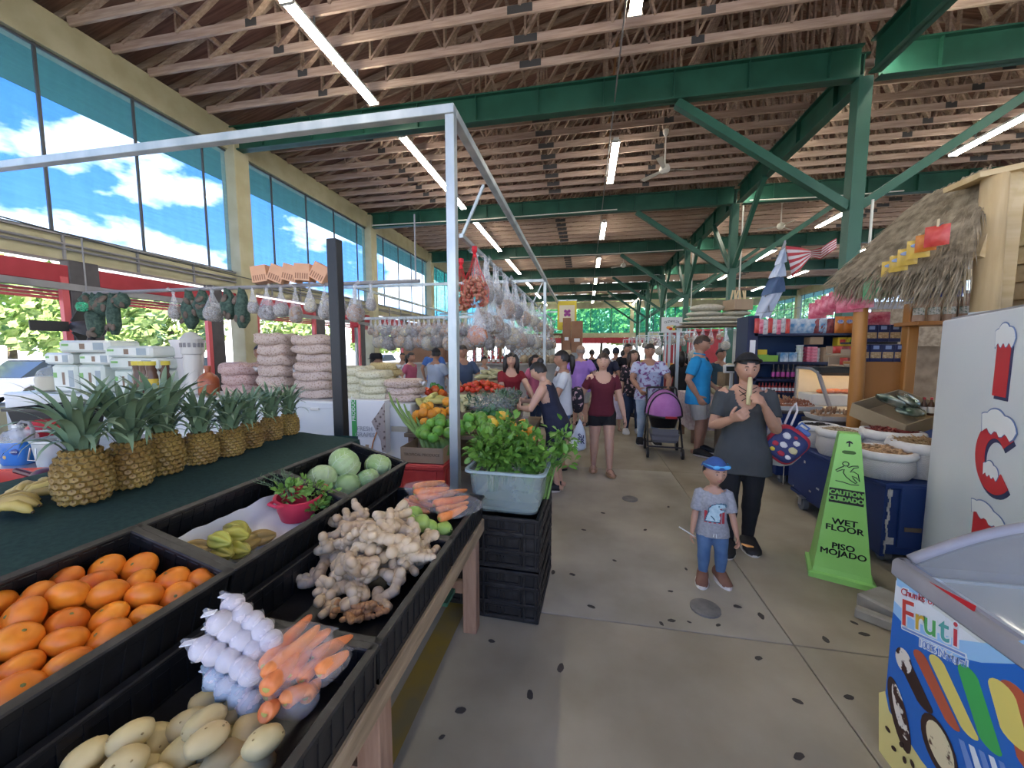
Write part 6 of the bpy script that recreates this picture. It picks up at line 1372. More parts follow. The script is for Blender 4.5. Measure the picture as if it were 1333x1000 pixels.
bar((1262,880),(1290,968),.066,grnA,'bar_print',.0026);bar((1222,865),(1262,950),.062,yelA,'bar_print',.0030);bar((1200,857),(1240,940),.058,brA,'bar_print',.0034);bar((1178,860),(1204,915),.072,choc,'bar_print',.0040,nutA)
def oval(c,rx,ry,rot,m,nm,z):
 cx_,cy_=fcv(*c);a=math.radians(rot);fpoly([(cx_+rx*math.cos(t_)*math.cos(a)-ry*math.sin(t_)*math.sin(a),cy_+rx*math.cos(t_)*math.sin(a)+ry*math.sin(t_)*math.cos(a))for t_ in[2*PI*k/20 for k in range(20)]],m,nm,z)
oval((1172,930),.040,.115,25,choc,'coconut_print',.0044);oval((1174,926),.028,.085,25,nutA,'coconut_print',.0050);oval((1224,972),.062,.085,30,choc,'coconut_print',.0048);oval((1226,972),.046,.066,30,coc,'coconut_print',.0054)
for k in range(5):fpx([(1250+13*k,962+7*k),(1257+13*k,966+7*k),(1276+13*k,1020+7*k),(1266+13*k,1020+7*k)],stripA if k%2==0 else whiteA,'stripe_print',.0036)
for k,(x,y)in enumerate(((1158,950),(1166,975),(1176,970),(1180,990),(1190,995))):oval((x,y),.012,.008,30*k,choc,'drip_print',.0058)
lx,lz=fcv(1209,815);a1_=V(fcv(1250,838));a0_=V(fcv(1168,803));sl=math.atan2(a1_.y-a0_.y,a1_.x-a0_.x)
XT=XF@T(lx,lz+.008,.0024)@M.Rotation(sl,4,'Z')
cols=[(.55,.05,.05),(.70,.30,.02),(.60,.50,.05),(.08,.40,.10),(.05,.35,.35),(.50,.04,.06)]
wx=[-.105,-.055,-.018,.02,.055,.085]
for k,ch in enumerate('Fruiti'.replace('ii','i')):
 pass
for ch,dx,c in zip('Fruti',(-.095,-.042,.0,.052,.092),((.55,.06,.05),(.62,.42,.05),(.10,.42,.12),(.10,.40,.38),(.52,.05,.07))):
 s_=.13 if ch=='F' else .11
 text('logo_outline',ch,s_,whiteA,icf,XT@T(dx,0,0),ext=.0003,off=.006,shear=.25);text('logo_letter',ch,s_,cB('logo %s'%ch,c),icf,XT@T(dx,0,.0012),ext=.0003,off=.001,shear=.25)
text('logo_small','Chunks of',.034,whiteA,icf,XT@T(-.03,.075,0),ext=.0003,off=.004,shear=.3);text('logo_small','Chunks of',.034,redA,icf,XT@T(-.03,.075,.001),ext=.0003,shear=.3)
text('logo_small','100% Natural',.032,whiteA,icf,XT@T(.03,-.075,0),ext=.0003,off=.004,shear=.3);text('logo_small','100% Natural',.032,stripA,icf,XT@T(.03,-.075,.001),ext=.0003,shear=.3)
MB(XT@T(0,-.05,0)).box((0,0,0),(.25,.014,.0006)).build('logo_bar',whiteA,icf);MB(XT@T(0,-.05,.0008)).box((0,0,0),(.24,.007,.0006)).build('logo_bar',stripA,icf)
zr=.745
for(x,y,w_,d_)in((fxx+.012,fy-fl_/2,.05,fl_+.03),(fxx+fw_-.01,fy-fl_/2,.05,fl_+.03),(fxx+fw_/2,fy-.005,fw_+.02,.05),(fxx+fw_/2,fy-fl_+.01,fw_+.02,.05)):MB().box((x,y,zr),(w_,d_,.075),b=.016).build('rim',grim,icf,smooth=50)
MB().box((fxx+fw_/2,fy-fl_/2,.50),(fw_-.08,fl_-.08,.02)).box((fxx+.04,fy-fl_/2,.62),(.01,fl_-.08,.24)).box((fxx+fw_-.04,fy-fl_/2,.62),(.01,fl_-.08,.24)).box((fxx+fw_/2,fy-.04,.62),(fw_-.08,.01,.24)).build('liner',fint,icf)
def lidf(u,v):return V((fxx+.03+(fw_-.06)*u,fy-.03-(fl_-.06)*v,.785+.22*u-.02*math.sin(PI*u)*0+.03*math.sin(PI*min(1,u*1.2))))
lg=mat('freezer lid glass',(.28,.32,.315),(.36,.40,.39),1.2,.06,alpha=.5,spec=.9);MB().grid(lidf,12,6).build('glass_lid',lg,icf,smooth=180)
MB().tube([lidf(u/12,0)+V((0,.008,.004))for u in range(13)],.02,8).build('lid_edge',grim,icf,smooth=180);MB().tube([lidf(1,v/4)+V((.008,0,.004))for v in range(5)],.018,8).build('lid_edge',grim,icf,smooth=180)
MB().add([lidf(u/12,0)+V((0,.004,0))for u in range(13)]+[V((fxx+.03+(fw_-.06)*u/12,fy-.026,.76))for u in range(13)],[(k,k+1,14+k,13+k)for k in range(12)]).build('end_panel',grim,icf)
MB().tube([lidf(.05,.42)+V((0,0,.006)),lidf(.5,.42)+V((0,0,.006)),lidf(.95,.42)+V((0,0,.006))],.01,6).build('lid_handle',grim,icf)
fz=mat('frozen pack',(.5,.52,.5),(.7,.72,.7),8,.5)
for k in range(8):o=MB().box((fxx+.12+.12*(k%4),fy-.15-.3*(k//4),.535),(.1,.2,.05),b=.01).build('frozen_pack',(fz,redf,bluf,yelf)[k%4]);tag(o,'frozen pack in the chest freezer, %s from the far aisle corner'%nth(k),'pack','packs in the chest freezer')
tagb(MB().box((1.80,2.50,.045),(.22,.26,.09),rotm(0,0,30),b=.012).box((1.66,2.40,.03),(.20,.06,.055),rotm(0,0,-38),b=.006),'concrete_block',mat('grey block',(.24,.23,.21),(.32,.31,.28),8,.9),'grey block and wooden wedge lying beside the freezer','block')
# ================================================================ people
from mathutils.bvhtree import BVHTree
DG=None
TS=bpy.data.scenes.new('t')
def remesh(mb,vox,name,smooth_it=2):
 me=bpy.data.meshes.new(name);me.from_pydata([tuple(p)for p in mb.v],[],mb.f);me.update()
 o=bpy.data.objects.new(name,me);TS.collection.objects.link(o)
 m=o.modifiers.new('r','REMESH');m.mode='VOXEL';m.voxel_size=vox;m.use_smooth_shade=True
 if smooth_it:s=o.modifiers.new('s','SMOOTH');s.factor=.5;s.iterations=smooth_it
 with bpy.context.temp_override(scene=TS,view_layer=TS.view_layers[0]):
  dg=bpy.context.evaluated_depsgraph_get();dg.update()
  r=bpy.data.meshes.new_from_object(o.evaluated_get(dg))
 r.name=name
 bpy.data.objects.remove(o);bpy.data.meshes.remove(me)
 return r
def cut(me,cond):
 b=bmesh.new();b.from_mesh(me);bmesh.ops.delete(b,geom=[v for v in b.verts if cond(v.co)],context='VERTS');b.to_mesh(me);b.free()
def wrinkle(me,amp,sc_,seed):
 off=V((seed,seed*.7,0));me.update();nr=[v.normal.copy()for v in me.vertices];cs=[]
 for v,n in zip(me.vertices,nr):c=v.co+n*amp*(NZ.noise(V((v.co.x,v.co.y,v.co.z*.6))*sc_+off)+.5*NZ.noise(v.co*sc_*2.3+off));cs.extend(c)
 me.vertices.foreach_set('co',cs);me.update()
def ik(a,c,l1,l2,hint):
 d=c-a;L=min(d.length,(l1+l2)*.999);d.normalize();c=a+d*L
 x=(l1*l1-l2*l2+L*L)/(2*L);h=math.sqrt(max(0,l1*l1-x*x));hv=V(hint);hv=(hv-d*hv.dot(d)).normalized()
 return a+d*x+hv*h,c
def rsp(c,rx,ry,n=20,p=.8,X=None):
 out=[]
 for k in range(n):
  a=2*PI*k/n;v=V((math.copysign(abs(math.cos(a))**p,math.cos(a))*rx,math.copysign(abs(math.sin(a))**p,math.sin(a))*ry,0));out.append(c+v if X is None else X@(c+v))
 return out
def sk(base,nm):return mat(nm,base,tuple(min(1,b*1.12)for b in base),5,.5,.05,sub=.08)
SKN={'a':sk((.42,.235,.155),'skin tan'),'b':sk((.36,.19,.12),'skin brown'),'c':sk((.50,.30,.21),'skin light')}
hairm=mat('black hair',(.008,.007,.007),(.022,.018,.016),30,.45,.3,stretch=(1,1,.2));hairb=mat('dark brown hair',(.025,.014,.009),(.05,.03,.02),30,.45,.3,stretch=(1,1,.2));hairg=mat('grey short hair',(.22,.17,.14),(.3,.25,.22),40,.7)
eyew=mat('eye white',(.5,.47,.44),r=.3);eyei=mat('eye iris',(.02,.012,.008),r=.2);lipm=mat('lip',(.36,.13,.11),r=.5);browm=mat('brow',(.02,.014,.012),r=.8)
def hand(mb,w,f,pn,H,curl=.5,spread=.12,side=1,k=1.0):
 """palm + five fingers; f along the forearm, pn = direction the palm faces, thumb on the side*t side"""
 f=V(f).normalized();pn=V(pn);pn=(pn-f*pn.dot(f)).normalized();t=f.cross(pn).normalized()*side;s=.105*H*k
 rings=[]
 for q,wd,th in((-.08,.17,.15),(.1,.22,.15),(.3,.27,.14),(.5,.27,.12),(.56,.24,.10)):c=w+f*(s*q);rings.append([c+t*(math.cos(a)*wd*s*.82)+pn*(math.sin(a)*th*s*.82)for a in[2*PI*j/12 for j in range(12)]])
 mb.loft(rings)
 for i,(off,ln,cr)in enumerate(((.19,.40,.9),(.065,.45,1.0),(-.06,.42,1.08),(-.18,.33,1.15))):
  p=w+f*(s*.48)+t*(off*s);d=(f+t*(spread*(1.5-i)*.45)).normalized();pts=[p-d*s*.08,p];r=[.072*s,.074*s]
  for j,fr in enumerate((.42,.32,.26)):
   a=curl*cr*(.55,1.0,.8)[j];d=(d*math.cos(a)+pn*math.sin(a)).normalized();p=p+d*(ln*fr*s*1.12);pts.append(p);r.append(s*(.070,.064,.05)[j])
  mb.tube(pts,r,8)
 p=w+f*(s*.1)+t*(.17*s);d=(f*.75+t*.75+pn*.3).normalized();pts=[p-d*.05*s,p];r=[.085*s,.088*s]
 for j in range(3):d=(d+f*.25*(1 if curl<.6 else .1)+pn*curl*.38-t*.12*j).normalized();p=p+d*(s*(.2,.16,.13)[j]);pts.append(p);r.append(s*(.08,.07,.052)[j])
 mb.tube(pts,r,8)
def decal(me,poly,X,name,m,parent,cell=.006,off=.0025):
 """flat print laid onto a garment: grid cells inside a polygon, projected along X's -z"""
 b=BVHTree.FromPolygons([v.co for v in me.vertices],[p.vertices for p in me.polygons])
 xs_=[p[0]for p in poly];ys_=[p[1]for p in poly];n=len(poly);mb=MB();ix={};vs=[];fs=[]
 def inside(x,y):
  c=False
  for i in range(n):
   x1,y1=poly[i];x2,y2=poly[i-1]
   if(y1>y)!=(y2>y)and x<(x2-x1)*(y-y1)/(y2-y1)+x1:c=not c
  return c
 dirn=(X.to_3x3()@V((0,0,-1))).normalized();nx=int((max(xs_)-min(xs_))/cell)+1;ny=int((max(ys_)-min(ys_))/cell)+1
 def vert(i,j):
  if(i,j)not in ix:
   p=X@V((min(xs_)+i*cell,min(ys_)+j*cell,.3));h=b.ray_cast(p,dirn,1.0)
   ix[(i,j)]=None if h[0]is None else len(vs)
   if h[0]is not None:vs.append(h[0]-dirn*off)
  return ix[(i,j)]
 for i in range(nx):
  for j in range(ny):
   if inside(min(xs_)+(i+.5)*cell,min(ys_)+(j+.5)*cell):
    q=[vert(i,j),vert(i+1,j),vert(i+1,j+1),vert(i,j+1)]
    if None not in q:fs.append(q)
 if fs:mb.add(vs,fs);return mb.build(name,m,parent,smooth=180)
def person(label,loc,rz,H,skin='a',shirt=None,sleeve=.45,hem=.0,pants=None,leg=1.0,loose=.008,shoe=None,hair='short',hm=None,men=False,child=False,hL=None,hR=None,eL=None,eR=None,curlL=.5,curlR=.5,pnL=None,pnR=None,fL=(.07,-.02),fR=(-.07,-.02),kneeL=None,kneeR=None,lean=0.0,yaw=0,pitch=0,vox=.009,hat=None,dress=None,neck=None,group='shoppers in the market',fat=1.0,hands=True,face=True,sandal=False,skirt_flare=.0,foot_yaw=8,flare_hem=0.0,wrk=1.0):
 hz_,kz,az,sz,nzk,hh=(.50,.28,.042,.815,.832,.142)if not child else(.43,.24,.05,.735,.765,.21)
 sw=(.115 if men else .098)*H*(1 if not child else 1.0);hw=.052*H;hm=hm or hairm;hip=V((0,0,hz_*H));q=random.Random(len(label)*7+int(H*100))
 LX=T(*hip)@M.Rotation(lean,4,'X')@T(*(-hip))
 def tr(x,y,z):return LX@V((x*H,y*H,z*H))
 k=fat;span=sz-hz_
 prof=[(-.075,.070,.055,0),(-.03,.094*k,.068*k,.002),(.0,.098*k,.074*k,.004),(.08,.088*k,.068*k,.0),(.15,.084*k if not men else .094*k,.064*k,-.004),(.215,.094*k,.072*k,-.008),(.25,.099,.068,-.005),(.282,.102 if men else .092,.055,.0),(.308,.080 if men else .072,.047,.004),(.335,.050,.039,.006)]
 f_=span/.31
 def torso(mb,off,z0=-1,z1=9,flare=0.0):
  rings=[]
  pr_=[p_ for p_ in prof if z0<=p_[0]<=z1]
  if z0>-1:pr_=[(z0,max(prof[2][1],pr_[0][1])+.015 if z0<.03 else pr_[0][1],max(prof[2][2],pr_[0][2])if z0<.03 else pr_[0][2],.003)]+[p_ if p_[0]>0 else(p_[0],prof[2][1]+.012,prof[2][2],.003)for p_ in pr_ if p_[0]>z0]
  for z,a,b_,y in pr_:
   zz=hz_+z*f_
   fl=1+flare*max(0,(.2-z))/.25
   X=LX;rings.append(rsp(V((0,y*H,zz*H)),(a*H+off)*fl,(b_*H+off)*fl,22,.85,X))
  mb.loft(rings)
 SL_,SR=tr(sw/H,0,sz-.024),tr(-sw/H,0,sz-.024);ua,fa_=.172*H,.152*H
 def arm(s,S_,target,eh):
  if target is None:target=(s*(sw/H+.045),-.01-.05*0,sz-.31);w=tr(*target)if lean<.3 else S_+V((s*.03*H,-.03*H,-.31*H))
  else:w=V(target)*H
  e,w=ik(S_,w,ua,fa_,eh if eh is not None else(s*.5,.8,-.25));return e,w
 EL,WL=arm(1,SL_,hL,eL);ER,WR=arm(-1,SR,hR,eR)
 def armtube(mb,S_,E,W,off=0.0,frac=2.0):
  pts=[S_+(S_-E).normalized()*.012*H-V((math.copysign(.02*H,S_.x),0,0)),S_,S_.lerp(E,.35),S_.lerp(E,.7),E,E.lerp(W,.3),E.lerp(W,.7),W];r=[.030,.036,.033*k,.029*k,.0255,.0265,.0215,.0165]
  if child:r=[a*.95 for a in r]
  n={.3:3,.45:4}.get(frac)
  if frac<1:
   cutp=S_.lerp(E,min(1,frac*1.35));pts=[pts[0],pts[1],S_.lerp(E,frac*.6),cutp];r=[.024,.033,.034*k,.0325*k]
  elif frac<1.99:pts=pts[:7];r=r[:7]
  mb.tube(pts,[a*H+off for a in r],12)
 hipL,hipR=V((hw,0,hz_*H)),V((-hw,0,hz_*H));AL,AR=V((fL[0]*H,fL[1]*H,az*H+(fL[2]*H if len(fL)>2 else 0))),V((fR[0]*H,fR[1]*H,az*H+(fR[2]*H if len(fR)>2 else 0)));tl,sl_=(hz_-kz)*H*1.01,(kz-az)*H*1.01
 KL,AL=ik(hipL,AL,tl,sl_,kneeL or(.1,-1,0));KR,AR=ik(hipR,AR,tl,sl_,kneeR or(-.1,-1,0))
 def legtube(mb,h_,K,A,off=0.0,frac=1.0,full=True,flare=0.0):
  pts=[h_+V((0,0,.03*H)),h_,h_.lerp(K,.4),h_.lerp(K,.8),K,K.lerp(A,.25),K.lerp(A,.6),A];r=[.05,.060*k,.054*k,.042*k,.037,.038,.029,.021]
  tt=[0,0,.2,.4,.5,.625,.8,1.0]
  if frac<1:
   P2_,R2=[],[]
   for i in range(len(pts)):
    if tt[i]<=frac:P2_.append(pts[i]);R2.append(r[i]+flare*max(0,tt[i]-.1))
    else:
     t_=(frac-tt[i-1])/(tt[i]-tt[i-1]);P2_.append(pts[i-1].lerp(pts[i],t_));R2.append(r[i-1]+(r[i]-r[i-1])*t_+flare*frac);break
   pts,r=P2_,R2
  mb.tube(pts,[a*H+off for a in r],14)
 hzc=(nzk+.024)*H+hh*H*.5 if not child else(nzk+.02)*H+hh*H*.5
 hc=tr(0,-.012,hzc/H);HX=T(*hc)@M.Rotation(lean*.55+math.radians(pitch),4,'X').normalized()@rotm(0,0,0)
 HX=T(*hc)@M.Rotation(math.radians(yaw),4,'Z')@M.Rotation(lean*.5+math.radians(pitch),4,'X')
 ra=V((.365,.44,.5))*hh*H*(1.0 if not child else 1.0);ra.x*=1.06 if child else 1.0
 def G(u,x,z,sx,sz_):return math.exp(-(((u.x-x)/sx)**2+((u.z-z)/sz_)**2))if u.y<0 else 0
 def hf(u):
  kk=1-.10*max(0,-u.z)*abs(u.x)*1.6-(.06*max(0,-u.z-.2)if u.y>0 else 0)
  kk+=.17*G(u,0,-.20,.11,.13)+.07*G(u,0,.0,.09,.2)-.055*G(u,.33,.06,.16,.11)-.055*G(u,-.33,.06,.16,.11)+.025*G(u,0,.25,.5,.1)+.045*G(u,0,-.52,.2,.09)+.04*G(u,0,-.80,.25,.14)-.02*G(u,0,-.39,.2,.05)
  return kk
 body=MB();torso(body,0)
 for S_,E,W in((SL_,EL,WL),(SR,ER,WR)):armtube(body,S_,E,W)
 for h_,K,A in((hipL,KL,AL),(hipR,KR,AR)):legtube(body,h_,K,A)
 body.tube([tr(0,.006,sz+.01),tr(0,.002,nzk),HX@V((0,.12*ra.y,-.45*ra.z))],[.036*H,.030*H*(1.15 if men else 1),.030*H],14)
 body.ell((0,0,0),ra,40,28,hf,X=HX)
 for s in(-1,1):body.ell(HX@V((s*ra.x*.97,ra.y*.1,-.02*ra.z)),(ra.x*.10,ra.y*.16,ra.z*.24),8,8,X=M.Rotation(math.radians(yaw),4,'Z'))
 if hands:
  hand(body,WL,(WL-EL),pnL or(-1,0,0),H,curlL,side=-1 if not pnL else-1,k=1.0 if not child else .95);hand(body,WR,(WR-ER),pnR or(1,0,0),H,curlR,side=1,k=1.0 if not child else .95)
 FY=[]
 for s,A in((1,AL),(-1,AR)):
  d=V((s*sinr(foot_yaw),-cosr(foot_yaw),0));L=.145*H;FY.append((A,d,s));z0=A.z-az*H
  pts=[A+d*(-.045*H)+V((0,0,-az*H*.45)),A+V((0,0,-az*H*.3)),A+d*(.05*H)+V((0,0,-az*H*.55)),A+d*(.092*H)+V((0,0,-az*H*.68))];body.tube(pts,[.019*H,.024*H,.021*H,.014*H],10,flat=.9)
 me=remesh(body,vox,'person',2)
 o=link('person',me);me.materials.append(SKN[skin]);tag(o,label,'person',group)
 o.location=(loc[0],loc[1],0);o.rotation_euler=(0,0,math.radians(rz))
 CT=bmesh.new();CT.free()
 if shirt is not None:
  mb=MB();torso(mb,loose*1.25,hem,.325,flare_hem)
  for S_,E,W in((SL_,EL,WL),(SR,ER,WR)):
   if sleeve>0:armtube(mb,S_,E,W,loose*.95,sleeve)
  sm=remesh(mb,vox*1.05,'shirt',3);wrinkle(sm,.006*wrk,9,len(label))
  IX=LX.inverted()
  nk=neck or(.042,.012,.03);
  def ncut(p):
   u=IX@p;z=u.z/H-(nzk-.02);x=u.x/H;y=u.y/H
   return(x/nk[0])**2+((z)/(nk[2]if y<0 else .02))**2<1 and(y<.06)
  cut(sm,ncut)
  if sleeve==0:cut(sm,lambda p:abs((IX@p).x)>sw*.98 and(IX@p).z>(sz-.13)*H)
  so_=link('shirt',sm,o);sm.materials.append(shirt);o['_s']=1;del o['_s']
  person.shirt=so_
 if dress is not None:
  mb=MB();rings=[rsp(V((0,0,(nzk-.06)*H)),.085*H,.06*H,24),rsp(V((0,0,(sz-.07)*H)),.105*H,.075*H,24),rsp(V((0,0,.60*H)),.105*H,.085*H,24),rsp(V((0,0,.45*H)),.15*H,.12*H,24),rsp(V((0,0,.27*H)),.20*H,.16*H,24),rsp(V((0,0,.26*H)),.17*H,.13*H,24)]
  mb.loft(rings)
  for s in(-1,1):mb.tube([tr(s*.06,-.05,nzk-.08),tr(s*.07,-.01,nzk-.015),tr(s*.06,.05,nzk-.08)],.014*H,8)
  dm=remesh(mb,vox,'dress',2);wrinkle(dm,.006,10,3);link('dress',dm,o);dm.materials.append(dress)
 if pants is not None:
  mb=MB();torso(mb,loose*.5,-1,.12)
  for h_,K,A in((hipL,KL,AL),(hipR,KR,AR)):legtube(mb,h_,K,A,loose*.8,leg,flare=skirt_flare)
  pm=remesh(mb,vox*1.05,'trousers',2);wrinkle(pm,.005*wrk,9,len(label)+2)
  cut(pm,lambda p:p.z>(hz_+(.05 if hem>-.03 else .0))*H);link('trousers' if leg>.6 else 'shorts',pm,o);pm.materials.append(pants)
 if shoe is not None:
  for A,d,s in FY:
   base=V((A.x,A.y,A.z-az*H));sd=V((-d.y,d.x,0));L=.15*H
   if sandal:
    mb=MB();mb.loft([[base+d*(L*(.30+.66*math.cos(a))*.75)+sd*(L*.24*math.sin(a))+V((0,0,z))for a in[2*PI*j/20 for j in range(20)]]for z in(.001,.012)]);
    for fz in(.02,.075):mb.tube([base+d*(fz*H)+sd*(L*.22*math.cos(t_))+V((0,0,.012+.034*H*(.6 if fz>.05 else 1.25)*math.sin(t_)))for t_ in[PI*j/8 for j in range(9)]],.004,5)
    mb.build('sandal',shoe,o,smooth=50);continue
   rings=[]
   for t_,wd,ht in((-.36,.12,.2),(-.33,.2,.34),(-.12,.23,.42),(.12,.24,.36),(.38,.26,.25),(.56,.22,.19),(.66,.10,.12)):c=base+d*(L*t_+.035*H);rings.append([c+sd*(L*wd*math.cos(a)*1.08)+V((0,0,max(.012,L*ht*(.5+.5*math.sin(a))*1.05)))for a in[2*PI*j/14 for j in range(14)]])
   sh=MB().loft(rings).build('shoe',shoe,o,smooth=60)
   MB().loft([[base+d*(L*(.15+.53*math.cos(a))+.035*H)+sd*(L*.28*math.sin(a))+V((0,0,z))for a in[2*PI*j/20 for j in range(20)]]for z in(.0,.016)]).build('sole',MATS.get('shoe sole')or mat('shoe sole',(.55,.53,.5),r=.6),sh)
 if hair:
  mb=MB();e=1.07
  mb.ell((0,0,0),ra*e,36,24,lambda u:(1+.025*nz(u*6)-(.06*max(0,-u.z-.2)if u.y>0 else 0)),X=HX)
  hmh=bpy.data.meshes.new('hair');hmh.from_pydata([tuple(p)for p in mb.v],[],mb.f);HI=HX.inverted()
  low_={'short':-.12,'bun':-.3,'pony':-.3,'long':-.55,'tied':-.3}[hair]
  def hcut(p):
   u=HI@p;x,y,z=u.x/ra.x,u.y/ra.y,u.z/ra.z
   fr=.46-.15*abs(x)
   return(y<-.05 and z<fr and abs(x)<(1.2 if hair=='short' else 1.2)and(y<-.30 or z<(-.05 if hair!='short' else .12)))or z<low_-.25*max(0,y)or(y<.18 and z<-.05 and hair=='short')
  cut(hmh,hcut);ho=link('hair',hmh,o);hmh.materials.append(hm);hmh.polygons.foreach_set('use_smooth',[True]*len(hmh.polygons))
  if hair=='bun':MB().ell(HX@V((0,ra.y*.7,ra.z*.85)),ra*.42,14,10,lambda u:1+.1*nz(u*4)).build('bun',hm,ho,smooth=180)
  if hair in('pony','tied'):MB().tube([HX@V((0,ra.y*1.0,ra.z*.35)),HX@V((0,ra.y*1.35,ra.z*.1)),HX@V((0,ra.y*1.35,-ra.z*.8)),HX@V((0,ra.y*1.2,-ra.z*1.9))],[.02*H,.027*H,.024*H,.006*H],10).build('ponytail',hm,ho,smooth=180)
  if hair=='long':
   mb=MB()
   for s in(-1,1):mb.tube([HX@V((s*ra.x*.7,-ra.y*.1,ra.z*.8)),HX@V((s*ra.x*1.08,-ra.y*.15,ra.z*.1)),HX@V((s*ra.x*1.15,-ra.y*.1,-ra.z*.8)),HX@V((s*ra.x*1.3,-ra.y*.3,-ra.z*1.9))],[.018*H,.026*H,.026*H,.012*H],10)
   mb.tube([HX@V((0,ra.y*.8,ra.z*.5)),HX@V((0,ra.y*1.0,-ra.z*.4)),HX@V((0,ra.y*.9,-ra.z*1.9))],[.045*H,.05*H,.03*H],12);mb.build('long_hair',hm,ho,smooth=180)
 if hat:hat(o,HX,ra)
 if face:
  for s in(-1,1):
   u=V((s*.34,-.93,.05)).normalized();p=V((u.x*ra.x,u.y*ra.y,u.z*ra.z))*hf(u)
   ey=MB().ell(HX@(p*.985),(ra.x*.15,ra.y*.06,ra.z*.052),12,8,X=HX.to_3x3().to_4x4()).build('eye',eyew,o,smooth=180)
   MB().ell(HX@(p*.985+V((0,-ra.y*.036,0))),(ra.x*.085,ra.y*.035,ra.z*.054),10,6,X=HX.to_3x3().to_4x4()).build('iris',eyei,ey,smooth=180)
   MB().ell(HX@(p*.985+V((0,0,ra.z*.034))),(ra.x*.165,ra.y*.068,ra.z*.042),12,8,X=HX.to_3x3().to_4x4()).build('eyelid',SKN[skin],o,smooth=180)
   mb=MB();pts=[]
   for j in range(5):uu=V((s*(.16+.09*j),-.93,.24+.035*math.sin(PI*j/4))).normalized();pts.append(HX@(V((uu.x*ra.x,uu.y*ra.y,uu.z*ra.z))*hf(uu)*1.012))
   mb.tube(pts,[ra.z*.02,ra.z*.03,ra.z*.03,ra.z*.025,ra.z*.012],6);mb.build('eyebrow',browm,o,smooth=180)
  pts=[]
  for j in range(7):uu=V(((j-3)*.085,-.93,-.50+.01*abs(j-3))).normalized();pts.append(HX@(V((uu.x*ra.x,uu.y*ra.y,uu.z*ra.z))*hf(uu)*.995))
  MB().tube(pts,[ra.z*a for a in(.015,.035,.05,.055,.05,.035,.015)],8).build('lips',lipm,o,smooth=180)
 person.info=dict(HX=HX,ra=ra,WL=WL,WR=WR,EL=EL,ER=ER,LX=LX,body=o,hf=hf)
 return o
def capfn(m,brim=True,back=False,e=1.10,h=1.12):
 def fn(o,HX,ra):
  mb=MB();mb.ell((0,0,0),(ra.x*e,ra.y*e,ra.z*h),28,18,X=HX);me=bpy.data.meshes.new('cap');me.from_pydata([tuple(p)for p in mb.v],[],mb.f);HI=HX.inverted();cut(me,lambda p:(HI@p).z<ra.z*.28);c=link('cap',me,o);me.materials.append(m);me.polygons.foreach_set('use_smooth',[True]*len(me.polygons))
  s=1 if back else-1
  if brim:MB().grid(lambda u,v:HX@V(((u-.5)*2*ra.x*1.02*(1-.35*v*v),s*(ra.y*(.75+.95*v)*math.sqrt(max(.05,1-((u-.5)*1.5)**2))+.0),ra.z*(.40-.10*v-.12*(2*u-1)**2))),10,6).build('cap_brim',m,c,smooth=180)
 return fn
def beanie(m):
 def fn(o,HX,ra):
  mb=MB();mb.ell((0,0,0),(ra.x*1.13,ra.y*1.11,ra.z*1.10),30,20,lambda u:1+.02*nz(u*7),X=HX);me=bpy.data.meshes.new('beanie');me.from_pydata([tuple(p)for p in mb.v],[],mb.f);HI=HX.inverted();cut(me,lambda p:(HI@p).z<ra.z*(.30-.30*((HI@p).y/ra.y)));c=link('beanie',me,o);me.materials.append(m);me.polygons.foreach_set('use_smooth',[True]*len(me.polygons))
  pts=[HX@V((ra.x*1.09*math.cos(a),ra.y*1.07*math.sin(a),ra.z*(.40-.45*math.sin(a)*1.0)))for a in[2*PI*k/24 for k in range(25)]];MB().tube(pts,ra.z*.06,8).build('beanie_band',m,c,smooth=180)
 return fn
def brimhat(m,w=1.9):
 def fn(o,HX,ra):MB().lathe([(0,ra.z*1.22),(ra.x*.8,ra.z*1.2),(ra.x*1.08,ra.z*.95),(ra.x*1.15,ra.z*.42),(ra.x*w,ra.z*.36),(ra.x*w,ra.z*.32),(ra.x*1.1,ra.z*.36)],24,sy=1.15,X=HX,cap=False).build('hat',m,o,smooth=60)
 return fn
def cloth(nm,a,b=None,s=5,bump=.15,**k):return mat(nm,a,b or tuple(x*.85 for x in a),s,.85,bump,dist=.004,**k)
C={'char':cloth('charcoal jersey',(.055,.062,.065)),'black':cloth('black cloth',(.008,.008,.010)),'blk2':cloth('black leggings',(.010,.011,.015)),'navy':cloth('navy cloth',(.016,.02,.045)),'burg':cloth('burgundy jersey',(.105,.010,.022)),'red':cloth('crimson cloth',(.22,.012,.020)),'white':cloth('white cotton',(.62,.64,.66)),'pale':cloth('pale blue cotton',(.42,.49,.60)),'blue':cloth('denim blue tee',(.055,.085,.15)),'royal':cloth('royal blue cloth',(.08,.20,.55)),'turq':cloth('turquoise polo',(.015,.27,.55)),'purple':cloth('lilac tee',(.36,.20,.58)),'jean':cloth('mid blue denim',(.05,.11,.22),(.10,.18,.32),7),'ljean':cloth('light blue denim',(.20,.29,.42),(.36,.44,.55),5),'djean':cloth('dark denim',(.02,.04,.09)),'khaki':cloth('cream shorts',(.46,.44,.38)),'grey':cloth('heather grey',(.26,.27,.29),(.34,.35,.37),60),'teal':cloth('dark teal cloth',(.03,.07,.10)),'floral':mat('pale floral print',(.48,.52,.66),(.20,.06,.20),16,.85,lo=.52,hi=.62),'dfloral':mat('dark floral print',(.014,.012,.018),(.50,.32,.33),17,.85,lo=.56,hi=.62),'lav':mat('lavender dress print',(.50,.42,.52),(.66,.62,.66),14,.85),'brown':mat('brown suede',(.16,.07,.045),(.22,.11,.07),8,.8),'pinks':cloth('pink cloth',(.5,.12,.2))}
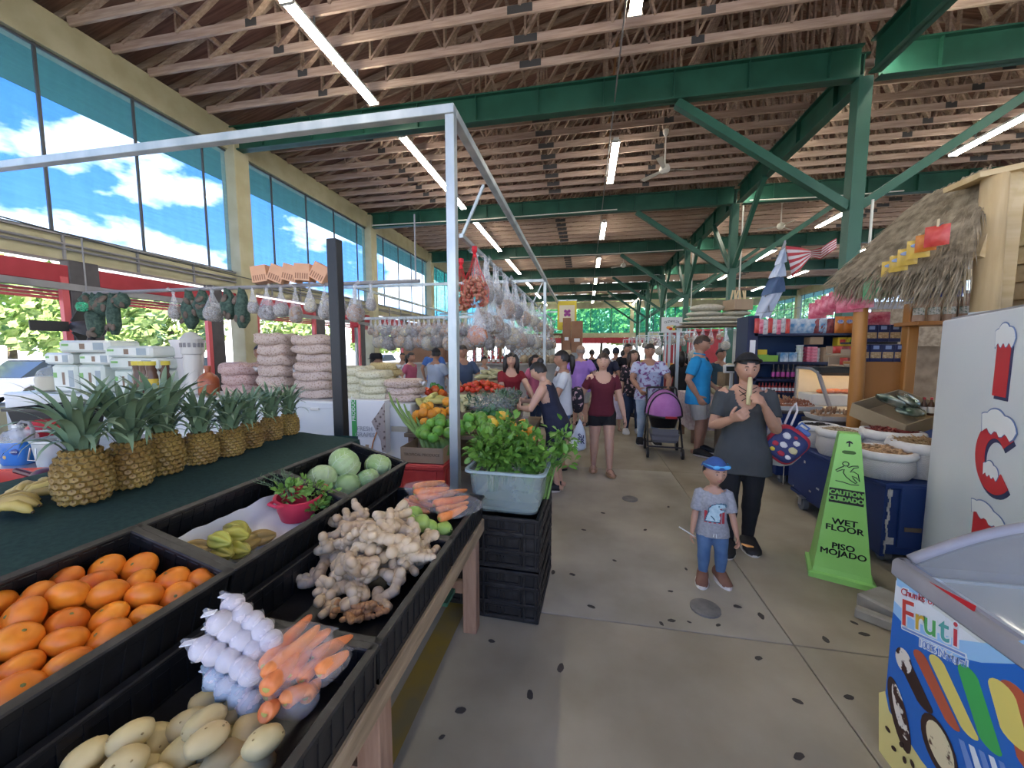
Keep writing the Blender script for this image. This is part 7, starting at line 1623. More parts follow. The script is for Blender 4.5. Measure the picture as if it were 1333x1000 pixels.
tansh=mat('tan leather',(.30,.19,.11),r=.6);whs=mat('white shoe',(.6,.6,.6),r=.5);dks=mat('dark shoe',(.012,.012,.014),r=.6);straw_h=mat('straw hat',(.42,.32,.18),(.55,.44,.28),40,.8)
# --- the woman eating, with her bags
person('woman in charcoal top and black headscarf eating a pale snack beside the boy',(1.22,3.22),-14,1.535,'a',C['char'],.5,-.10,C['blk2'],1.0,.009,dks,'tied',hL=(.065,-.145,.745),hR=(-.065,-.145,.685),eL=(.4,.3,-1),eR=(-.45,.3,-1),curlL=1.0,curlR=1.0,pnL=(-.8,-.1,.3),pnR=(.6,-.2,.5),fL=(.045,.03),fR=(-.05,-.05),yaw=8,pitch=12,vox=.0062,hat=beanie(C['black']),neck=(.05,.012,.085),flare_hem=.10,group='woman with the boy')
I=person.info;W1=I['body']
stf_=mat('pale tamale snack',(.58,.52,.28),r=.6)
def held(name,label,cat,mb_or_pts,m,owner):
 o=mb_or_pts.build(name,m,smooth=180);o.matrix_world=T(*owner.location)@M.Rotation(owner.rotation_euler.z,4,'Z');return tag(o,label,cat)
Hx=I['HX'];mouth=Hx@V((0,-I['ra'].y*1.04,-I['ra'].z*.52))
held('snack_stick','pale yellow stick-shaped snack the woman holds to her mouth','snack',MB().tube([mouth+V((0,-.004,.006)),mouth+V((-.004,-.035,-.05)),mouth+V((-.01,-.075,-.12)),mouth+V((-.015,-.10,-.185))],[.013,.017,.018,.015],12),stf_,W1)
lac=MB()
sxm=lambda x,z:V((x,-.112+.05*abs(x),z))
for a,b in(((-.055,1.255),(.035,1.175)),((.055,1.255),(-.035,1.175)),((-.06,1.285),(.05,1.215)),((.06,1.285),(-.05,1.215))):lac.tube([sxm(*a),sxm((a[0]+b[0])/2,(a[1]+b[1])/2)-V((0,.012,0)),sxm(*b)],.003,5)
lac.build('lacing',C['black'],W1)
bpn=mat('navy backpack print',(.02,.03,.10),(.03,.04,.14),6,.6);bpr=mat('red backpack trim',(.42,.025,.05),r=.6);whp=mat('white print patch',(.7,.68,.66),r=.6);bpb=mat('blue strap',(.08,.16,.42),r=.6)
bc_=atY(1022,578,3.18);bk=thing('backpack',"child's navy and red backpack hanging from the woman's arm",'backpack',X=T(*bc_)@rotm(0,38,-18))
bl=lambda w_,h_,d_,y:[rsp(V((0,0,0)),w_/2,h_/2,28,.55,T(0,y,0)@rotm(90,0,0))]
MB().loft(bl(.19,.22,0,.06)[0:1]+bl(.235,.265,0,.03)+bl(.245,.275,0,-.03)+bl(.225,.255,0,-.065)+bl(.17,.20,0,-.075)).build('pack_body',bpr,bk,smooth=60)
MB().loft(bl(.215,.235,0,-.066)+bl(.205,.225,0,-.078)+bl(.15,.17,0,-.082)).build('front_pocket',bpn,bk,smooth=60)
for k,(x,z,r,m)in enumerate(((-.05,.06,.028,whp),(.03,.055,.022,whp),(.05,.0,.030,stf_),(-.02,-.005,.026,whp),(-.065,-.03,.022,bpr),(.01,-.065,.024,bpr),(.06,-.06,.02,whp),(-.05,-.075,.018,ylw),(.0,.085,.014,bpr))):MB().ell((x,-.083,z),(r,.004,r*.8),14,6,lambda u:1+.25*nz(u*3+V((k,0,0)))).build('print_shape',m,bk,smooth=180)
MB().tube([(-.03,.0,.135),(-.03,-.0,.19),(.03,0,.19),(.03,0,.135)],.008,8).build('top_loop',bpb,bk);MB().box((.02,.0,.15),(.09,.05,.035),b=.01).build('name_tag',bpb,bk)
MB().tube([(-.09,.06,.11),(-.13,.08,.22),(-.14,.07,.28),(-.10,.05,.24),(-.05,.06,.12)],.008,6).build('strap',whp,bk)
wb_=atY(1012,565,3.30);tagb(MB().tube([wb_+V((-.03,0,.20)),wb_+V((-.02,0,.08)),wb_+V((.02,.02,-.08)),wb_+V((.07,.02,-.21)),wb_+V((.08,.02,-.25))],[.02,.05,.10,.12,.05],14,flat=.5),'plastic_bag',film('white carrier film',(.75,.80,.86),.75,.3,sharp=.5),'white carrier bag behind the backpack on the woman\'s arm','bag',180)
# --- boy
person('toddler boy in grey dinosaur tee, jeans and blue cap',(.86,2.70),-4,.845,'a',C['grey'],.62,-.06,C['jean'],1.0,.010,None,'short',child=True,hL=(.17,-.10,.345),hR=(-.165,-.06,.34),curlL=.9,curlR=.6,fL=(.075,-.01),fR=(-.065,-.05),yaw=14,pitch=4,vox=.0052,hat=capfn(mat('blue cap cloth',(.03,.08,.25),(.04,.10,.30),12,.8),True,True),neck=(.05,.012,.02),group='woman with the boy',foot_yaw=14,wrk=.6)
I=person.info;BY=I['body'];shm=person.shirt
for s,A in((1,(.075*.845,-.01*.845)),(-1,(-.065*.845,-.05*.845))):
 d=V((s*sinr(14),-cosr(14),0));sd=V((-d.y,d.x,0));base=V((A[0],A[1],0));rings=[]
 for t_,wd,ht in((-.055,.018,.05),(-.05,.034,.085),(-.01,.037,.095),(.03,.037,.075),(.065,.040,.048),(.095,.034,.038),(.11,.016,.026)):rings.append([base+d*t_+sd*(wd*math.cos(a))+V((0,0,max(.014,ht*(.5+.5*math.sin(a)))))for a in[2*PI*j/14 for j in range(14)]])
 sh=MB().loft(rings).build('shoe',C['brown'],BY,smooth=60);MB().loft([[base+d*(.03+.088*math.cos(a))+sd*(.043*math.sin(a))+V((0,0,z))for a in[2*PI*j/20 for j in range(20)]]for z in(.0,.02)]).build('sole',mat('white sole',(.66,.64,.6),r=.6),sh)
dr=mat('red tee print',(.42,.04,.05),r=.85);db=mat('light blue dinosaur print',(.36,.56,.62),(.55,.70,.74),40,.85);dk_=mat('dinosaur outline',(.04,.12,.18),r=.85)
DX=T(0,0,.50)@rotm(90,0,0)
for x in(-.055,-.03,-.002,.028,.05):decal(shm.data,[(x-.008,-.08),(x+.007,-.08),(x+.007,.055-6*x*x*3),(x-.008,.055-6*x*x*3)],DX,'red_stripe',dr,shm,.004,.002)
dino=[(-.058,-.07),(-.05,-.035),(-.04,-.005),(-.042,.02),(-.025,.045),(.0,.055),(.03,.058),(.058,.05),(.062,.03),(.04,.028),(.02,.022),(.035,.012),(.058,.012),(.056,-.002),(.03,-.008),(.022,-.02),(.03,-.035),(.028,-.07)]
decal(shm.data,[(x*1.07,y*1.05-.0)for x,y in dino],DX,'dinosaur_outline',dk_,shm,.003,.003);decal(shm.data,[(x*.95,y*.95)for x,y in dino],DX,'dinosaur_print',db,shm,.003,.0042);decal(shm.data,[(.012,.036),(.02,.036),(.02,.044),(.012,.044)],DX,'dinosaur_eye',dk_,shm,.002,.005);decal(shm.data,[(-.03,-.03),(-.022,-.03),(.0,-.055),(-.005,-.06)],DX,'dinosaur_line',dk_,shm,.003,.005)
sgl=MB();Hx=I['HX'];ra=I['ra']
for s in(-1,1):sgl.ell(Hx@V((s*ra.x*.48,-ra.y*1.02,ra.z*.62)),(ra.x*.36,ra.y*.10,ra.z*.15),12,8,X=Hx.to_3x3().to_4x4())
sgl.tube([Hx@V((-ra.x*1.15,0,ra.z*.60)),Hx@V((-ra.x*.8,-ra.y*.95,ra.z*.66)),Hx@V((0,-ra.y*1.10,ra.z*.68)),Hx@V((ra.x*.8,-ra.y*.95,ra.z*.66)),Hx@V((ra.x*1.15,0,ra.z*.60))],.005,6)
held('sunglasses',"light blue sunglasses resting on the boy's cap",'sunglasses',sgl,mat('sky blue lens',(.10,.40,.75),r=.15),BY)
held('snack_chip',"orange snack in the boy's left hand",'snack',MB().tube([I['WL']+V((.01,-.05,-.015)),I['WL']+V((.04,-.06,-.02)),I['WL']+V((.075,-.065,-.02))],[.008,.014,.007],10,flat=.5),mat('orange snack',(.60,.24,.06),(.66,.34,.12),30,.7),BY)
held('lolly_stick',"white stick held in the boy's right hand",'stick',MB().cyl(I['WR']+V((.015,-.03,-.02)),I['WR']+V((-.09,-.05,.045)),.004,n=8),wht,BY)
MB().tube([(-.006,-.085,.355),(-.012,-.092,.335)],.003,5).tube([(.006,-.085,.355),(.008,-.093,.33)],.003,5).build('drawstring',wht,BY)
# --- woman in burgundy
person('woman in burgundy top and black shorts walking with a white bag',(.22,4.95),6,1.53,'c',C['burg'],.42,-.02,C['black'],.24,.008,tansh,'tied',hm=hairb,hL=(.175,-.035,.475),hR=(-.175,.01,.50),curlL=.4,curlR=.9,fL=(.055,-.10),fR=(-.06,.03),vox=.0075,neck=(.062,.012,.06),yaw=-10,pitch=6,sandal=True,skirt_flare=.02)
I=person.info;o=I['body'];w_=I['WR']
bgm=mat('white carrier plastic',(.66,.72,.78),(.74,.79,.83),5,.35,.5,dist=.02)
held('shopping_bag','white shopping bag with dark blue lettering carried by the burgundy-top woman','bag',MB().tube([w_+V((0,-.03,-.06)),w_+V((-.01,-.03,-.14)),w_+V((-.015,-.03,-.24)),w_+V((-.03,-.03,-.36)),w_+V((-.04,-.03,-.45)),w_+V((-.035,-.03,-.49))],[.008,.03,.075,.105,.115,.085],16,flat=.42),bgm,o)
bagp=[x for x in COL.objects if x.name.startswith('shopping_bag')][-1]
text('printing','Su\nFR',.085,mat('navy lettering',(.02,.03,.12),r=.5),bagp,wallX((w_.x-.0,w_.y-.082,w_.z-.33),(1,0,0)),off=.002,lead=.8)
# --- customers at the left stall
person('woman in navy sleeveless dress with black bun choosing produce',(-.30,4.22),72-180+10,1.47,'c',C['navy'],0,-.1,C['navy'],.62,.010,dks,'bun',hL=(.05,-.27,.62),hR=(-.06,-.26,.66),eL=(.8,.2,-.6),eR=(-.8,.2,-.6),curlL=.9,curlR=.9,lean=.32,pitch=16,vox=.0085,neck=(.055,.012,.03),fL=(.05,.02),fR=(-.05,.02),skirt_flare=.03,flare_hem=.15)
I=person.info;o=I['body'];wv=mat('tan zigzag cloth',(.34,.24,.25),(.06,.05,.08),7,.8,tex='wave',lo=.45,hi=.55)
decal(person.shirt.data,[(-.12,-.16),(.12,-.16),(.12,.02),(-.12,.02)],T(0,0,.80)@rotm(0,0,-70)@rotm(90,0,0),'zigzag_panel',wv,person.shirt,.012,.004)
held('clear_bag','clear plastic bag the navy-dress woman is filling','bag',MB().tube([V((.02,-.36,.90)),V((.02,-.37,.82)),V((.02,-.37,.70)),V((.02,-.37,.62))],[.04,.07,.09,.06],14,flat=.6),clear,o)
person('woman in white tee and denim shorts carrying a floral backpack',(-.28,5.0),-82,1.56,'b',C['white'],.5,-.03,C['jean'],.22,.010,dks,'pony',hL=(.12,-.2,.60),hR=(-.10,-.18,.58),curlL=.8,curlR=.8,fL=(.05,.0),fR=(-.05,-.04),vox=.0085,sandal=True,skirt_flare=.02,pitch=4)
o=person.info['body'];p=o.location;t=thing('floral_backpack','black floral backpack worn by the white-tee woman','backpack',(p.x+.19,p.y-.02,.92),-82);MB().ell((0,0,0),(.14,.085,.19),18,12,lambda u:1/max(abs(u.x)**3+abs(u.y)**3+abs(u.z)**3,.3)**.33*.9).build('pack_body',C['dfloral'],t,smooth=180);MB().tube([(-.1,-.05,.1),(-.1,-.18,.34),(-.1,-.30,.25),(-.1,-.28,.05),(-.1,-.06,-.12)],.014,8).build('strap',C['black'],t)
person('young woman vendor in red blouse with long black hair handing over tomatoes',(-1.12,5.75),20,1.52,'c',C['red'],.42,-.05,C['black'],1.0,.010,dks,'long',hL=(.17,-.25,.60),hR=(-.05,-.2,.58),curlL=.9,curlR=.7,pnL=(-.3,0,1),vox=.0085,neck=(.06,.012,.05),yaw=-6)
person('man in pale shirt and dark cap seen from behind at the produce',(atY(567,470,6.9).x,6.9),150,1.60,'b',C['pale'],.5,-.05,C['djean'],1.0,.014,dks,'short',men=True,fat=1.12,vox=.0095,hat=capfn(C['black']),yaw=45,hL=(.16,-.2,.55),hR=(-.16,-.2,.55))
person('man in denim-blue tee partly behind the galvanised post',(atY(602,470,6.7).x,6.7),40,1.66,'b',C['blue'],.5,-.05,C['djean'],1.0,.012,dks,'short',men=True,fat=1.1,vox=.0095,hL=(.18,-.16,.56),hR=(-.10,-.22,.56),pitch=10)
person('woman in coral-red top far behind the bean bags',(-3.95,8.2),80,1.52,'a',C['pinks'],.45,-.04,C['djean'],1.0,.01,dks,'pony',vox=.012,face=True)
person('man in royal blue shirt far behind the bean bags',(-3.95,9.6),190,1.70,'a',C['royal'],.5,-.04,C['djean'],1.0,.012,dks,'short',men=True,vox=.012)
person('person in pale blouse standing by the bright side opening',(-5.0,9.9),10,1.5,'a',C['white'],.5,-.04,C['djean'],1.0,.012,dks,'tied',vox=.012)
person('child in a white top behind the vegetable stall',(-2.42,9.0),60,1.42,'a',C['white'],.5,-.04,C['djean'],1.0,.010,dks,'short',vox=.012,hL=(.1,-.2,.6),hR=(-.1,-.2,.6))
person('woman with a pink scarf behind the white-tee woman',(-1.0,7.6),60,1.48,'a',C['pinks'],.5,-.04,C['djean'],1.0,.012,dks,'tied',vox=.012)
person('vendor in a grey hood standing behind the red bean bags',(atY(338,440,5.35).x,5.35),20,1.64,'b',C['grey'],.9,-.04,C['djean'],1.0,.014,dks,'short',men=True,vox=.012)
person('person in a broad black cap behind the greenish bean bags',(atY(488,460,5.55).x,5.55),100,1.50,'b',C['black'],.9,-.04,C['djean'],1.0,.014,dks,'short',vox=.012,hat=brimhat(C['black'],1.5))
# --- aisle walkers
person('man in lilac tee and tan cap walking away down the aisle',(-.10,7.9),160,1.66,'c',C['purple'],.5,-.06,C['khaki'],.45,.014,dks,'short',hm=hairg,men=True,fat=1.15,vox=.0095,yaw=30,hat=capfn(mat('tan cap cloth',(.36,.24,.17),r=.8),True),hL=(.2,-.1,.56),hR=(-.18,-.12,.56))
person('person in a straw hat beyond the lilac tee man',(-.42,8.9),150,1.55,'a',C['white'],.5,-.05,C['djean'],1.0,.012,dks,'short',vox=.012,hat=brimhat(straw_h))
person('man in navy tee walking away behind the burgundy-top woman',(.45,8.7),178,1.62,'b',C['navy'],.5,-.05,C['djean'],1.0,.014,dks,'short',men=True,vox=.011)
person('person in white shirt carrying a bag beyond the navy tee man',(.75,9.9),175,1.64,'b',C['white'],.5,-.05,C['djean'],1.0,.014,dks,'short',men=True,vox=.012,hat=capfn(C['navy']))
person('person in dark teal top near the far aisle middle',(1.0,10.6),170,1.58,'b',C['teal'],.8,-.05,C['djean'],1.0,.014,dks,'tied',vox=.012)
person('shopper in black far down the middle of the aisle',(.20,12.2),185,1.6,'b',C['black'],.5,-.05,C['djean'],1.0,.014,dks,'short',vox=.013,face=False)
person('shopper in a straw hat far down the aisle',(1.35,13.2),10,1.6,'a',C['floral'],.5,-.05,C['djean'],1.0,.014,dks,'short',vox=.013,hat=brimhat(straw_h),face=False)
person('toddler girl in lavender dress holding a hand',(.60,7.62),12,.93,'c',None,.4,0,None,1,.008,tansh,'tied',child=True,dress=C['lav'],hL=(.16,.02,.52),hR=(-.13,-.02,.42),vox=.0075,sandal=True)
person('woman in dark floral blouse and jeans leading the girl',(.88,7.5),8,1.57,'c',C['dfloral'],.85,-.06,C['djean'],1.0,.012,whs,'long',hm=hairb,hR=(-.145,-.03,.40),vox=.0085,yaw=14)
MB().tube([person.info['HX']@V((person.info['ra'].x*1.12*math.cos(a),-.0,person.info['ra'].z*1.10*math.sin(a)))for a in[PI*k/12 for k in range(13)]],.009,6).build('headband',wht,person.info['body'])
person('man in pale floral shirt and light jeans pushing the stroller',(1.05,6.72),2,1.675,'b',C['floral'],.5,-.06,C['ljean'],1.0,.014,dks,'short',men=True,fat=1.14,hL=(.14,-.19,.56),hR=(-.12,-.19,.56),eL=(.9,.5,-.3),eR=(-.9,.5,-.3),curlL=1.0,curlR=1.0,vox=.0085,pitch=10,yaw=-4)
person('man with dark hair behind the stroller man',(.95,9.2),30,1.72,'b',C['black'],.5,-.05,C['djean'],1.0,.014,dks,'short',men=True,vox=.012)
person('man in turquoise polo and cream shorts with a hand in his pocket',(1.68,6.15),62,1.785,'b',C['turq'],.55,-.07,C['khaki'],.46,.015,dks,'short',hm=hairb,men=True,fat=1.12,hL=(.17,-.10,.55),hR=(-.135,-.03,.50),curlL=.7,curlR=.6,vox=.0085,pitch=16,skirt_flare=.012)
hx=person.info;pc=MB()
pc.tube([hx['LX']@V((.07*math.cos(a),.075*math.sin(a)+.005,1.505+.012*math.sin(a)))for a in[2*PI*k/16 for k in range(17)]],.012,8);pc.build('collar',C['turq'],hx['body'],smooth=180)
person('woman in black with a black headscarf behind the polo man',(1.95,8.4),170,1.55,'b',C['black'],.9,-.1,C['black'],1.0,.016,dks,'long',vox=.011,face=False)
person('vendor with a dark beanie behind the melons',(2.62,8.2),20,1.60,'b',C['teal'],.5,-.05,C['djean'],1.0,.012,dks,'short',vox=.011,hat=beanie(mat('dark grey knit',(.05,.05,.045),(.09,.09,.08),50,.9)))
# --- stroller
stm=mat('black stroller frame',(.012,.012,.014),r=.4);can=mat('orchid canopy cloth',(.36,.13,.36),(.42,.17,.42),9,.8,.15);sg_=mat('grey basket cloth',(.16,.16,.17),r=.9)
st=thing('stroller','black baby stroller with an orchid pink canopy in the aisle','stroller',(1.17,5.98,0),-4)
cm_=MB();cm_.ell((0,.06,.60),(.255,.36,.37),32,24);cme=bpy.data.meshes.new('canopy');cme.from_pydata([tuple(p)for p in cm_.v],[],cm_.f);cut(cme,lambda p:p.z<.60 or p.y>.13);link('canopy',cme,st);cme.materials.append(can);cme.polygons.foreach_set('use_smooth',[True]*len(cme.polygons))
for y_,r_ in((.13,.98),(-.10,.90)):MB().tube([(.262*r_*math.cos(PI*k/16),y_,.60+.375*r_*math.sin(PI*k/16))for k in range(17)],.011,8).build('canopy_bow',stm,st,smooth=180)
MB().tube([(.255*math.cos(a),.06+.36*math.sin(a),.60)for a in[PI+PI*k/20 for k in range(21)]],.016,8).build('canopy_rim',stm,st,smooth=180)
MB().loft([rsp(V((0,.1,.40)),.17,.14,20),rsp(V((0,.08,.55)),.21,.20,20),rsp(V((0,.06,.66)),.235,.24,20),rsp(V((0,.06,.68)),.21,.2,20),rsp(V((0,.08,.50)),.15,.12,20)]).build('seat',stm,st,smooth=60);MB().box((.06,-.30,.605),(.16,.03,.035),b=.006).build('bumper_tag',redl,st)
MB().loft([rr(.34,.40,.22,.05),rr(.40,.46,.34,.05),rr(.36,.42,.33,.05)],cap=True).build('basket',sg_,st,smooth=50)
for s in(-1,1):
 MB().tube([(s*.22,.42,.95),(s*.23,.25,.72),(s*.235,.0,.45),(s*.235,-.22,.16)],.014,8).build('side_tube',stm,st);MB().tube([(s*.235,.05,.52),(s*.24,.18,.30),(s*.245,.28,.12)],.013,8).build('rear_tube',stm,st)
 for y,r in((-.24,.075),(.29,.085)):
  w_=MB().lathe([(r*.5,-.018),(r,-.016),(r*1.02,0),(r,.016),(r*.5,.018)],20,X=T(s*.235,y,r)@rotm(0,90,0)).build('wheel',mat('tyre',(.02,.02,.02),r=.8),st,smooth=40);MB().lathe([(0,-.02),(r*.5,-.02),(r*.5,.02),(0,.02)],14,X=T(s*.235,y,r)@rotm(0,90,0)).build('hub',grey_m,w_,smooth=40)
MB().tube([(-.22,.42,.95),(-.2,.46,.97),(.2,.46,.97),(.22,.42,.95)],.016,8).build('handle',stm,st);MB().cyl((-.235,-.22,.16),(.235,-.22,.16),.011,n=8).build('axle',stm,st);MB().cyl((-.24,.28,.12),(.24,.28,.12),.011,n=8).build('axle',stm,st);MB().grid(lambda u,v:V(((u-.5)*.36,-.20-.03*v,.42-.16*v)),4,4).build('footrest',sg_,st)
bpy.data.scenes.remove(TS)
# ================================================================ middle stalls
brd=mat('stall board',(.14,.10,.06),(.24,.18,.12),4,.8,.2)
def table(name,label,x0,x1,y0,y1,z,m,cloth_m=None,lg=True):
 t=thing(name,label,'table',((x0+x1)/2,(y0+y1)/2,0));w,l=x1-x0,y1-y0;MB().box((0,0,z-.02),(w,l,.04),b=.004).build('table_board',m,t)
 for a in(-1,1):
  for b in(-1,1):MB().box((a*(w/2-.06),b*(l/2-.06),z/2-.02),(.06,.06,z-.04)).build('leg',tim2,t)
 if cloth_m:MB().grid(lambda u,v:V(((u-.5)*(w+.06),-l/2-.03-.01*math.sin(u*25),z-.7*z*v)),24,4).grid(lambda u,v:V((-w/2-.03-.01*math.sin(u*25),(u-.5)*(l+.06),z-.7*z*v)),24,4).box((0,0,z+.006),(w+.06,l+.06,.01)).build('cloth',cloth_m,t,smooth=60)
 return t
table('vegetable_stall','long wooden vegetable stall piled with fruit along the aisle',-1.75,-.52,3.45,4.65,.74,brd)
table('vegetable_stall','further stretch of the wooden vegetable stall with corn and tomatoes',-2.6,-1.55,5.2,5.7,.80,brd)
fm={'lime':mat('green orange rind',(.10,.28,.03),(.18,.38,.06),7,.4,.1,var=.15),'orange':mat('orange rind',(.68,.26,.02),(.74,.33,.04),9,.4,.1,var=.1),'tom':mat('tomato skin',(.52,.035,.015),(.60,.07,.02),5,.25,var=.1),'mango':mat('yellow mango skin',(.66,.40,.02),(.70,.48,.06),3,.35,var=.1),'green':mat('dark green pepper',(.03,.14,.03),(.06,.22,.05),4,.25,var=.15),'redp':mat('red pepper skin',(.48,.03,.01),(.55,.14,.02),3,.25,var=.2),'squash':mat('pale yellow squash',(.50,.45,.10),(.62,.58,.22),4,.4,var=.1),'pot':ptm,'corn':mat('corn husk',(.48,.47,.24),(.64,.60,.36),8,.7,.3,stretch=(1,1,.2),var=.12),'dgreen':mat('dark leafy green',(.035,.09,.045),(.12,.22,.11),14,.6,.5,var=.12)}
stem_g=mat('green stem',(.12,.2,.06),r=.7)
PROT={}
def fruit(kind):
 if kind in PROT:return PROT[kind]
 t=thing(kind,'','fruit');col={'lime':'lime','orange':'orange','tomato':'tom','mango':'mango','green_pepper':'green','red_pepper':'redp','squash':'squash','corn_cob':'corn'}[kind];m=fm[col]
 if kind in('lime','orange'):MB().ell((0,0,0),(.042,.042,.04),16,10).build('rind',m,t,smooth=180)
 elif kind=='tomato':MB().ell((0,0,0),(.036,.036,.029),14,8,lambda u:1+.03*math.cos(5*math.atan2(u.y,u.x))).build('skin',m,t,smooth=180)
 elif kind=='mango':MB().ell((0,0,0),(.06,.042,.04),14,8,lambda u:1+.12*u.x*u.y).build('skin',m,t,smooth=180)
 elif kind in('green_pepper','red_pepper'):MB().ell((0,0,0),(.045,.045,.052),20,10,lambda u:1+.09*math.cos(4*math.atan2(u.y,u.x))-.25*math.exp(-((1-u.z)/.12))).build('skin',m,t,smooth=180)
 elif kind=='squash':MB().tube([(-.1,0,0),(-.09,0,0),(-.03,0,.004),(.05,.006,.004),(.09,.012,0),(.1,.013,0)],[.008,.02,.027,.024,.014,.006],10).build('skin',m,t,smooth=180)
 else:MB().tube([(-.12,0,0),(-.1,0,0),(-.03,0,.003),(.05,0,.003),(.1,0,0),(.15,.01,0)],[.012,.026,.033,.03,.018,.004],8).build('husk',m,t,smooth=180)
 if kind not in('squash','corn_cob'):MB().cyl((0,0,.024 if kind=='tomato' else .034),(0,0,.034 if kind=='tomato' else .046),.005,.004,6).build('stem',stem_g,t)
 PROT[kind]=[t,True];return PROT[kind]
def heap(kind,cx,cy,z,rx,ry,n,label,group,s=1.0,cat='fruit',hgt=.14,seed=0):
 q=random.Random(seed+n);pr=fruit(kind);pts=[]
 for k in range(n):
  for _ in range(40):
   a=q.uniform(0,6.28);r=math.sqrt(q.random());p=V((cx+rx*r*math.cos(a),cy+ry*r*math.sin(a),z+.035+hgt*(1-r**1.5)))
   if all((p-o).length>.068*s for o in pts):break
  pts.append(p)
 pts.sort(key=lambda p:p.y)
 for k,p in enumerate(pts):
  if pr[1]:o=pr[0];pr[1]=False
  else:o=dup(pr[0])
  o.location=p;o.rotation_euler=(q.uniform(-.7,.7),q.uniform(-.5,.5),q.uniform(0,6));o.scale=(s*q.uniform(.9,1.08),)*3;o['label']=label%nth(k);o['category']=cat;o['group']=group
Hp=lambda px_,py,z:atZ(px_,py,z)
def hp(kind,px_,py,z,rx,ry,n,label,group,s=1.0,cat='fruit',hgt=.14):p=Hp(px_,py,z+hgt*.5);heap(kind,p.x,p.y,z,rx,ry,n,label,group,s,cat,hgt)
hp('lime',572,560,.78,.17,.20,20,'green orange on the vegetable stall by the long stalks, %s from the front','green oranges',1.15)
hp('orange',681,566,.74,.10,.17,16,'orange in the heap behind the basil, %s from the front','oranges behind the basil',1.0)
hp('mango',650,552,.76,.16,.14,9,'yellow mango behind the basil tub, %s from the front','yellow mangoes',1.1)
hp('lime',618,553,.78,.17,.16,14,'green fruit right of the galvanised post, %s from the front','green fruit right of the post',1.25)
hp('orange',558,541,.84,.15,.2,16,'orange beside the white cabinet, %s from the front','oranges by the cabinet',1.1)
hp('orange',580,533,.86,.08,.10,4,'large orange left of the post, %s from the front','large oranges left of the post',1.25)
hp('squash',566,524,.90,.18,.18,12,'pale yellow squash above the oranges, %s from the front','yellow squashes',1.2,'vegetable',.10)
hp('red_pepper',564,514,.94,.16,.16,9,'red-orange pepper at the cabinet corner, %s from the front','red peppers',1.1,'vegetable',.1)
hp('green_pepper',566,508,.96,.09,.10,3,'green pepper beside the red ones, %s from the front','green peppers',1.2,'vegetable',.06)
hp('tomato',626,505,.98,.34,.22,44,'red tomato in the heap before the vendor, %s from the front','tomatoes',1.25,'tomato',.10)
hp('corn_cob',612,527,.84,.16,.2,12,'pale corn cob just right of the post, %s from the front','corn right of the post',1.2,'corn',.1)
hp('corn_cob',642,489,1.04,.26,.24,20,'pale corn cob in the far heap, %s from the front','far corn heap',1.2,'corn',.12)
hp('green_pepper',640,541,.78,.2,.16,12,'dark green pepper behind the mangoes, %s from the front','dark peppers',1.15,'vegetable',.1)
for k,(x,y,z,w_,lb)in enumerate(((640,529,.86,.27,'clear bag of chopped green leaves on the vegetable stall'),(660,520,.90,.16,'smaller clear bag of greens beside the vendor'))):
 p=Hp(x,y,z+.06);t=thing('greens_bag',lb,'bag',(p.x,p.y,z));leaves([((w_*.6*math.cos(j),w_*.45*math.sin(j*1.3),.08),w_*.5)for j in range(9)],(0,0,.3),.07,420,k+70,fm['dgreen'],'greens',t,asp=.3);MB().ell((0,0,.085),(w_*1.06,w_*.86,.125),18,12,lambda u:1+.10*nz(u*3)).build('film',clear,t,smooth=180)
for k,(px_,py,z,w_,l_,lb)in enumerate(((565,541,.84,.36,.5,'wooden riser under the cabinet-side oranges'),(567,522,.90,.34,.4,'wooden riser under the yellow squashes'),(567,511,.94,.34,.36,'wooden riser under the peppers'),(626,507,.98,.85,.5,'brown carton bench holding the tomatoes'),(642,491,1.04,.62,.55,'far bench holding the corn heap'),(612,529,.84,.45,.45,'crate under the near corn cobs'),(645,528,.86,.6,.45,'crate under the bag of chopped leaves'))):
 p=Hp(px_,py,z+.04);h0=z-.74 if k in(0,5,6)else z
 t=thing('riser_box',lb,'box',(p.x,p.y,z-h0),group='risers of the vegetable stall');MB().box((0,0,h0/2),(w_,l_,h0),b=.006).build('box_body',card if k in(3,4)else brd,t)
lt=mat('brown lattice lath',(.17,.085,.05),(.24,.13,.08),6,.8);t=thing('lattice_screen','brown diagonal lattice screen across the hall behind the bag rows','screen',(-1.9,13.4,0));mb=MB()
for k in range(34):
 for s in(-1,1):
  x=-3.3+.2*k;a=V((x,.02*s,1.15));b_=V((x+s*.95,.02*s,2.1));
  if max(a.x,b_.x)<1.05 and min(a.x,b_.x)>-3.2:mb.beam(a,b_,.012,.05,up=(0,1,0))
o=mb.build('lath',lt,t);o['kind']='stuff'
for z in(1.13,2.12):MB().box((-1.05,0,z),(4.4,.06,.06)).build('frame_rail',lt,t)
for x in(-3.2,-1.1,1.1):MB().box((x,0,1.06),(.07,.06,2.12)).build('frame_post',lt,t)
tagb(MB().box((-3.4,12.6,.55),(5.0,.5,1.1),b=.01).box((-3.4,12.55,1.12),(5.1,.7,.05)),'long_counter',mat('grey counter',(.34,.33,.32),(.42,.41,.4),3,.6),'long pale counter in front of the lattice screen','counter')
tagb(MB().box((-5.6,13.6,1.3),(2.4,.1,2.6)),'brown_partition',mat('brown partition paint',(.22,.12,.07),(.28,.16,.10),2,.8),'brown partition wall far left behind the shoppers','partition')
for k in range(9):bottle('counter_bottle','white-capped sauce bottle on the long counter, %s from the left'%nth(k),(-3.35+.16*k,12.5,1.145),.30,.05,redb,wht,'bottles on the long counter',cardw)
